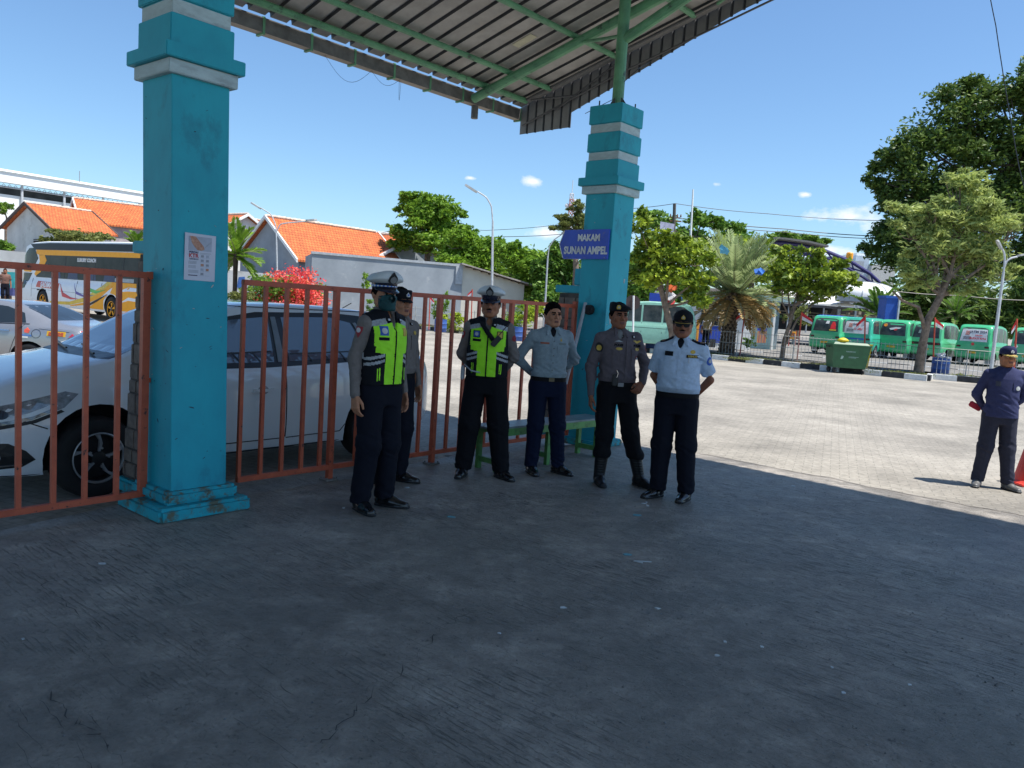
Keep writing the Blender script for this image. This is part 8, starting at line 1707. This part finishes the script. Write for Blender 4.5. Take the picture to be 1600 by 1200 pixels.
# blue panel and banners right of the far pillar
D = 47; t = thing('hoarding', 'blue and white hoarding standing behind the mint minibus', 'hoarding', (P(1025, 480, D).x, D, .17)); bx(1012, 1030, 489, 458, GBB, 'blue_sheet', .08); bx(1031, 1036, 489, 458, mat('hoard_pink', (.6, .45, .45), .7, var=.3), 'printed_sheet', .08, .01); bx(1036, 1041, 489, 458, WHITE, 'white_post', .1, -.02); bx(1012, 1014, 560, 489, WHITE, 'leg', .1); bx(1038, 1040, 560, 489, WHITE, 'leg', .1)
# ---- arched roof with blue lattice truss
D = 62; ARB = mat('truss_violet', (.035, .03, .15), .5); t = thing('arched_shelter', 'terminal shelter with a curved dark roof on a violet blue lattice arch', 'shelter', (P(1300, 480, D).x, D, 0))
arc = [(1200, 380), (1220, 379), (1250, 383), (1290, 392), (1330, 409), (1360, 428), (1385, 452), (1400, 470)]; arc2 = [(1200, 392), (1220, 393), (1250, 397), (1290, 402), (1320, 416), (1350, 434), (1380, 456), (1400, 470)]
for dz_ in (0, 4):
    mb = MB(); U_ = [P(x, y, D)+Vector((0, dz_, 0)) for x, y in arc]; L2_ = [P(x, y, D)+Vector((0, dz_, 0)) for x, y in arc2]; mb.tube(U_, .14, 8); mb.tube(L2_, .10, 8)
    for i in range(len(U_)-1): mb.tube([L2_[i], U_[i+1]], .06, 6); mb.tube([U_[i], L2_[i].lerp(L2_[i+1], .5)], .06, 6)
    mb.build('arch_truss', ARB, t, world=True)
mb = MB(); ra = [(1196, 378), (1205, 376), (1225, 378), (1255, 382), (1285, 389)]
for i in range(len(ra)-1): 
    a, b_ = P(ra[i][0], ra[i][1], D)+Vector((0, -1.2, .05)), P(ra[i+1][0], ra[i+1][1], D)+Vector((0, -1.2, .05)); e = Vector((0, 7, 0)); mb.add([a, b_, b_+e, a+e, a+Vector((0, 0, .14)), b_+Vector((0, 0, .14)), b_+e+Vector((0, 0, .14)), a+e+Vector((0, 0, .14))], [(3, 2, 1, 0), (4, 5, 6, 7), (0, 1, 5, 4), (1, 2, 6, 5), (2, 3, 7, 6), (3, 0, 4, 7)])
mb.build('curved_roof', mat('roof_dark_sheet', (.16, .15, .14), .6), t, world=True)
bx(1202, 1206, 540, 392, ARB, 'column', .3, 0); bx(1222, 1225, 548, 470, LGREY, 'column', .3, -3); bx(1393, 1403, 478, 466, mat('footing_orange', (.5, .15, .05), .7), 'anchor', .6, -.2)
D = 56; t = thing('market_hall', 'low open market with white sheet roofs and dark shaded interior behind the minibuses', 'building', (P(1310, 500, D).x, D, 0)); WR = mat('sheet_white', (.78, .78, .76), .6, var=.04)
bx(1205, 1395, 520, 477, DARKIN, 'interior', 5, 2.5)  # near-black box, the shade under the roofs put into its colour
mb = MB(); q = [P(1225, 474, D), P(1335, 479, D), P(1330, 462, D)+Vector((0, 3.5, 0)), P(1215, 452, D)+Vector((0, 3.5, 0))]; mb.add(q+[p+Vector((0, 0, .1)) for p in q], [(3, 2, 1, 0), (4, 5, 6, 7), (0, 1, 5, 4), (1, 2, 6, 5), (2, 3, 7, 6), (3, 0, 4, 7)]); mb.build('roof', WR, t, world=True)
bx(1225, 1345, 481, 478, mat('market_beam', (.12, .12, .13), .7), 'beam', .2, .1)
for x in (1232, 1262, 1287, 1310, 1338, 1358): bx(x, x+1.4, 520, 478, LGREY, 'column', .14, .2)
for y in (490, 494, 500): bx(1215, 1392, y+1.2, y, mat('market_rail', (.40, .34, .25), .8, var=.4, scale=2), 'shelf', .1, 1.6+.1*(y-490))
rs = random.Random(4)
for i in range(26):
    x = 1215+i*6.6+rs.uniform(-2, 2); y = rs.uniform(484, 500); bx(x, x+rs.uniform(2, 5), y+rs.uniform(3, 9), y, [mat('goods_green', (.08, .16, .05), .8), mat('goods_cream', (.45, .42, .33), .8), mat('goods_brown', (.16, .09, .06), .8), mat('goods_grey', (.25, .25, .27), .8)][rs.randrange(4)], 'goods', .3, 1.2)
D = 55; t = thing('dome_tent', 'white ribbed dome tent roof above the blue cabinet', 'tent', (P(1355, 470, D).x, D, 0)); c = P(1356, 466, D); Rr = 46*D/F; Hh = 24*D/F
mb = MB(); n = 16; prof_ = [(Rr*math.cos(a), Hh*math.sin(a)) for a in [math.pi/2*i/8 for i in range(9)]]; prof_[-1] = (0.0, Hh); mb.lathe(prof_, c, 32); mb.build('canopy', WR, t, world=True, smooth='auto')
mb = MB()
for k_ in range(8): a = 2*math.pi*k_/8+.2; mb.tube([c+Vector((r_*math.cos(a)*1.01, r_*math.sin(a)*1.01, z_+.02)) for r_, z_ in prof_], .03, 5)
mb.build('ribs', LGREY, t, world=True)
for k_ in range(4): mb = MB(); a = math.pi/4+math.pi/2*k_; q = c+Vector((Rr*.9*math.cos(a), Rr*.9*math.sin(a), 0)); mb.tube([(q.x, q.y, 0), q], .05, 6); mb.build('leg', LGREY, t, world=True)
mb = MB(); mb.lathe([(Rr*1.0, -.32), (Rr*1.0, 0), (Rr*.98, 0), (Rr*.98, -.32)], c, 32, cap=False); mb.build('valance', mat('valance_grey', (.45, .47, .5), .7), t, world=True)
D = 47; t = thing('blue_cabinet', 'bright blue steel water cabinet behind the third minibus', 'cabinet', (P(1392, 480, D).x, D, 0)); bx(1382, 1400, 540, 464, mat('cabinet_blue', (.015, .085, .40), .5, var=.1), 'body', 1.0); bx(1380, 1402, 466, 462, mat('cabinet_blue', (.015, .10, .55), .5), 'top', 1.1, -.05); bx(1399.5, 1402, 540, 466, LGREY, 'side_post', .1, -.15)
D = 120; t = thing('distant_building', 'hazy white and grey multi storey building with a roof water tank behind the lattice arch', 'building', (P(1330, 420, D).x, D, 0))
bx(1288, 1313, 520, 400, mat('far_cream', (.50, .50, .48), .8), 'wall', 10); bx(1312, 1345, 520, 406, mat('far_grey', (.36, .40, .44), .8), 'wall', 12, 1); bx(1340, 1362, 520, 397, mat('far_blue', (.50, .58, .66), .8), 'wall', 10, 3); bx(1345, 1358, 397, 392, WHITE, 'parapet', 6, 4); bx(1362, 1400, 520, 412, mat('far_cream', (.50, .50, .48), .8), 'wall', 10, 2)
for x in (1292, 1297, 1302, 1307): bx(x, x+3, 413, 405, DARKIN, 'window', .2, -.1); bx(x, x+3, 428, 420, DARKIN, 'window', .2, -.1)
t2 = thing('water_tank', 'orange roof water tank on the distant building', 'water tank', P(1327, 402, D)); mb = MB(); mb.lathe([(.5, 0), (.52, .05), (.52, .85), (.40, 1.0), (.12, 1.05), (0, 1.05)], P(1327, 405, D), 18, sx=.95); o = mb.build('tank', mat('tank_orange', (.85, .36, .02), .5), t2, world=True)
# far row of rooftops and greenery closing the horizon
for i, (px, D_, w_, h_, lab) in enumerate([(-60, 140, 30, 7, 'low pale building at the far left horizon'), (560, 150, 44, 6.2, 'long low pale building on the horizon behind the grey wall'), (940, 150, 40, 7, 'pale building on the horizon behind the far pillar'), (1150, 140, 40, 6.6, 'pale building on the horizon behind the date palm')]):
    t = thing('distant_building', lab, 'building', gz(px, D_)); mb = MB(); mb.box((0, 5, h_/2), (w_, 10, h_)); mb.build('wall', WALLW, t); mb = MB(); mb.box((0, 4.9, h_+.2), (w_+.8, 11, .4)); mb.build('roof', mat('far_roof', (.25, .22, .2), .8), t)
for i, (px, D_, rx, ry, py) in enumerate([(560, 100, 50, 12, 458), (950, 95, 60, 22, 455), (1180, 100, 60, 20, 470), (1480, 90, 120, 40, 480), (-20, 90, 80, 20, 415), (330, 100, 60, 14, 430), (1700, 70, 120, 90, 440), (760, 75, 90, 24, 455)]):
    tree(['far green tree line behind the grey wall', 'far tree behind the far pillar', 'far tree behind the guard booth', 'far dark tree belt behind the minibuses', 'far tree at the left edge', 'far tree behind the near pillar', 'far big tree beyond the right edge', 'far tree line behind the street lamps'][i], gz(px, D_), None, [pxc(px, py, D_, rx, ry), pxc(px+rx*.4, py+ry*.6, D_, rx*.9, ry*.8)], 'mid' if i not in (3, 6) else 'dark', .4, 3500 if i != 6 else 7000, seed=200+i, tint=.4)
# ---- overhead cables
t = thing('overhead_cables', 'thin black overhead cables strung across the sky at the right', 'cable', P(1300, 350, 70))
def cable(pts, r=.025, D=70):
    q = []
    for i in range(len(pts)-1):
        a, b_ = P(*pts[i], D), P(*pts[i+1], D)
        for s in range(8): q.append(a.lerp(b_, s/8)-Vector((0, 0, (b_-a).length*.012*math.sin(math.pi*s/8))))
    q.append(P(*pts[-1], D)); mb = MB(); mb.tube(q, r, 4); mb.build('cable', BLACK, t, world=True)
cable([(985, 326), (1055, 318), (1200, 334), (1400, 345), (1620, 340)]); cable([(1054, 340), (1230, 358), (1400, 370), (1620, 376)], .035); cable([(1054, 345), (1230, 363), (1400, 374), (1620, 384)], .03); cable([(560, 372), (640, 352), (760, 360), (900, 348)], .02); cable([(600, 374), (780, 370), (900, 364)], .025); cable([(1546, -10), (1556, 40), (1565, 100), (1578, 180), (1592, 260), (1610, 330)], .03, 45); cable([(1580, 320), (1560, 350), (1480, 400), (1410, 440)], .02, 60)
cable([(1395, 455), (1500, 462), (1620, 470)], .03, 50)
# ---- a few people far behind
def farperson(label, px, py, D_, H_, shirt_m, trs, az, seated=False):
    q = gz(px, D_); q.z = .17
    jn = None
    if seated: jn = dict(kneeL=(-.16, -.38, .50), kneeR=(.16, -.38, .50), ankL=(-.16, -.36, .08), ankR=(.16, -.36, .08), hipL=(-.09, 0, .55), hipR=(.09, 0, .55))
    return person('person', label, q, yaw_to(az), H_, joints=jn, shirt=dict(mats=[shirt_m]), trousers=dict(mat=trs), skinm=S3_, res=2.2, collar=False, sleeves='short', group=None)
farperson('small figure in a white shirt standing by the blue wall of the guard booth', 1107, 540, 36.5, 1.6, mat('far_white_shirt', (.6, .58, .6), .8), NAVY, 170)
farperson('small figure in a brown top by the market stall at the far left', 8, 440, 36, 1.6, mat('far_brown_shirt', (.16, .08, .06), .8), NAVY, 150)
t = thing('market_stall', 'market stall with teal and orange cloths behind the left gate', 'stall', gz(14, 38)); D = 38
bx(2, 8, 475, 425, mat('stall_brown', (.22, .12, .08), .8, var=.5, scale=3), 'shelf', .5); bx(8, 13, 440, 424, mat('stall_orange', (.75, .3, .04), .7), 'cloth', .3, -.1); bx(13, 25, 450, 425, mat('stall_teal', (.04, .35, .36), .7), 'cloth', .4, -.1); bx(1, 10, 462, 450, mat('stool_blue', (.12, .22, .5), .7), 'stool', .4, -.5); bx(14, 24, 462, 450, mat('stall_navy', (.06, .07, .2), .7), 'cloth', .4, -.2)
# bunting plastic in the trees
for i, (px, py, c) in enumerate([(1131, 391, (.12, .42, .55)), (1187, 427, (.03, .16, .55)), (1070, 404, (.62, .12, .03)), (1049, 452, (.65, .12, .03)), (1049, 464, (.62, .6, .62)), (1068, 463, (.03, .18, .6)), (1047, 473, (.55, .05, .05))]):
    D = 29.5 if px > 1100 else 30.0; c0_ = P(px, py, D); rs = random.Random(i); mb = MB()
    for _ in range(5): mb.box(c0_+Vector((rs.uniform(-.1, .1), rs.uniform(-.05, .05), rs.uniform(-.1, .1))), (.22, .01, .16), rot=Matrix.Rotation(rs.uniform(-1, 1), 3, 'Y')@Matrix.Rotation(rs.uniform(-.6, .6), 3, 'X'))
    m_ = mat('plastic_%d' % i, c, .5); o = mb.build('plastic_scrap', m_, None); tag(o, ['striped light blue plastic caught high in the date palm', 'dark blue plastic scrap on the right of the date palm', 'small orange scrap in the yellow green tree', 'orange red scrap low in the yellow green tree', 'white scrap hanging below the orange red one', 'blue scrap hanging right of the white scrap', 'lowest red scrap in the yellow green tree'][i], 'plastic scrap', 'coloured plastic caught in the trees')
# ---- litter
rs = random.Random(77); LW = mat('litter_white', (.55, .58, .6), .7); LBl = mat('litter_teal', (.12, .32, .38), .6)
lit = [(1005, 878, 'v'), (1300, 733+310, 'w'), (1318, 1083, 'w'), (1027, 951, 'w'), (995, 805, 't'), (705, 808, 't'), (980, 867, 't'), (1006, 787, 'w'), (1012, 790, 'w'), (1120, 1025, 'w'), (1133, 1003, 'w'), (1190, 1011, 'w'), (160, 881, 'w'), (36, 999, 'w'), (780, 990, 'w'), (1010, 785, 'w'), (636, 762, 'w'), (537, 794, 'w'), (1240, 760, 'w'), (1420, 1070, 'w'), (880, 950, 'w')]
for i, (px, py, kd_) in enumerate(lit):
    g0 = G(px, py, .006); mb = MB()
    if kd_ == 'v': mb.box(g0+Vector((0, 0, .004)), (.11, .006, .006), rz=.05); mb.box(g0+Vector((-.035, -.018, .004)), (.06, .006, .006), rz=-.5)
    else:
        k = rs.randint(5, 7); s_ = rs.uniform(.008, .02) if kd_ == 'w' else .03; pts = [(math.cos(2*math.pi*q/k)*s_*rs.uniform(.4, 1.3), math.sin(2*math.pi*q/k)*s_*rs.uniform(.3, .9)) for q in range(k)]; mb.prism(pts, g0, (1, 0, 0), (0, 1, .15), (0, 0, .004))
    o = mb.build('litter', LW if kd_ != 't' else LBl, None); tag(o, {'v': 'white bent drinking straw lying on the concrete in front of the people', 'w': 'tiny pale paper scrap on the dark concrete', 't': 'small teal plastic scrap on the dark concrete'}[kd_], 'litter', 'scraps of litter on the concrete')
# loose grit on the slab
N_ = 2600; rs2 = np.random.RandomState(4); V = []; 
xs_ = rs2.uniform(-1.5, 6.5, N_*3); ys_ = rs2.uniform(2.2, 8.5, N_*3); keep = (ys_ < 9.9-.93*(xs_-1)) & (xs_ > -.2+rs2.normal(size=N_*3)*.9) & (rs2.rand(N_*3) < .5); xs_, ys_ = xs_[keep][:N_], ys_[keep][:N_]
for x, y in zip(xs_, ys_):
    s_ = rs2.uniform(.003, .0085); a = rs2.uniform(0, 3.1); e = rs2.uniform(.5, 1); c_, s2 = math.cos(a)*s_, math.sin(a)*s_
    V += [(x+c_, y+s2, .005), (x-s2*e, y+c_*e, .005), (x-c_, y-s2, .005), (x+s2*e, y-c_*e, .005), (x, y, .005+s_*.8)]
Fi = []
for i in range(len(V)//5): b5 = i*5; Fi += [(b5, b5+1, b5+4), (b5+1, b5+2, b5+4), (b5+2, b5+3, b5+4), (b5+3, b5, b5+4)]
o = mesh_np('grit', V, np.array(Fi), mat('grit_grey', (.24, .25, .26), .8, var=.4, scale=40)); tag(o, 'loose grit and tiny stones scattered over the concrete', 'grit', kind='stuff')
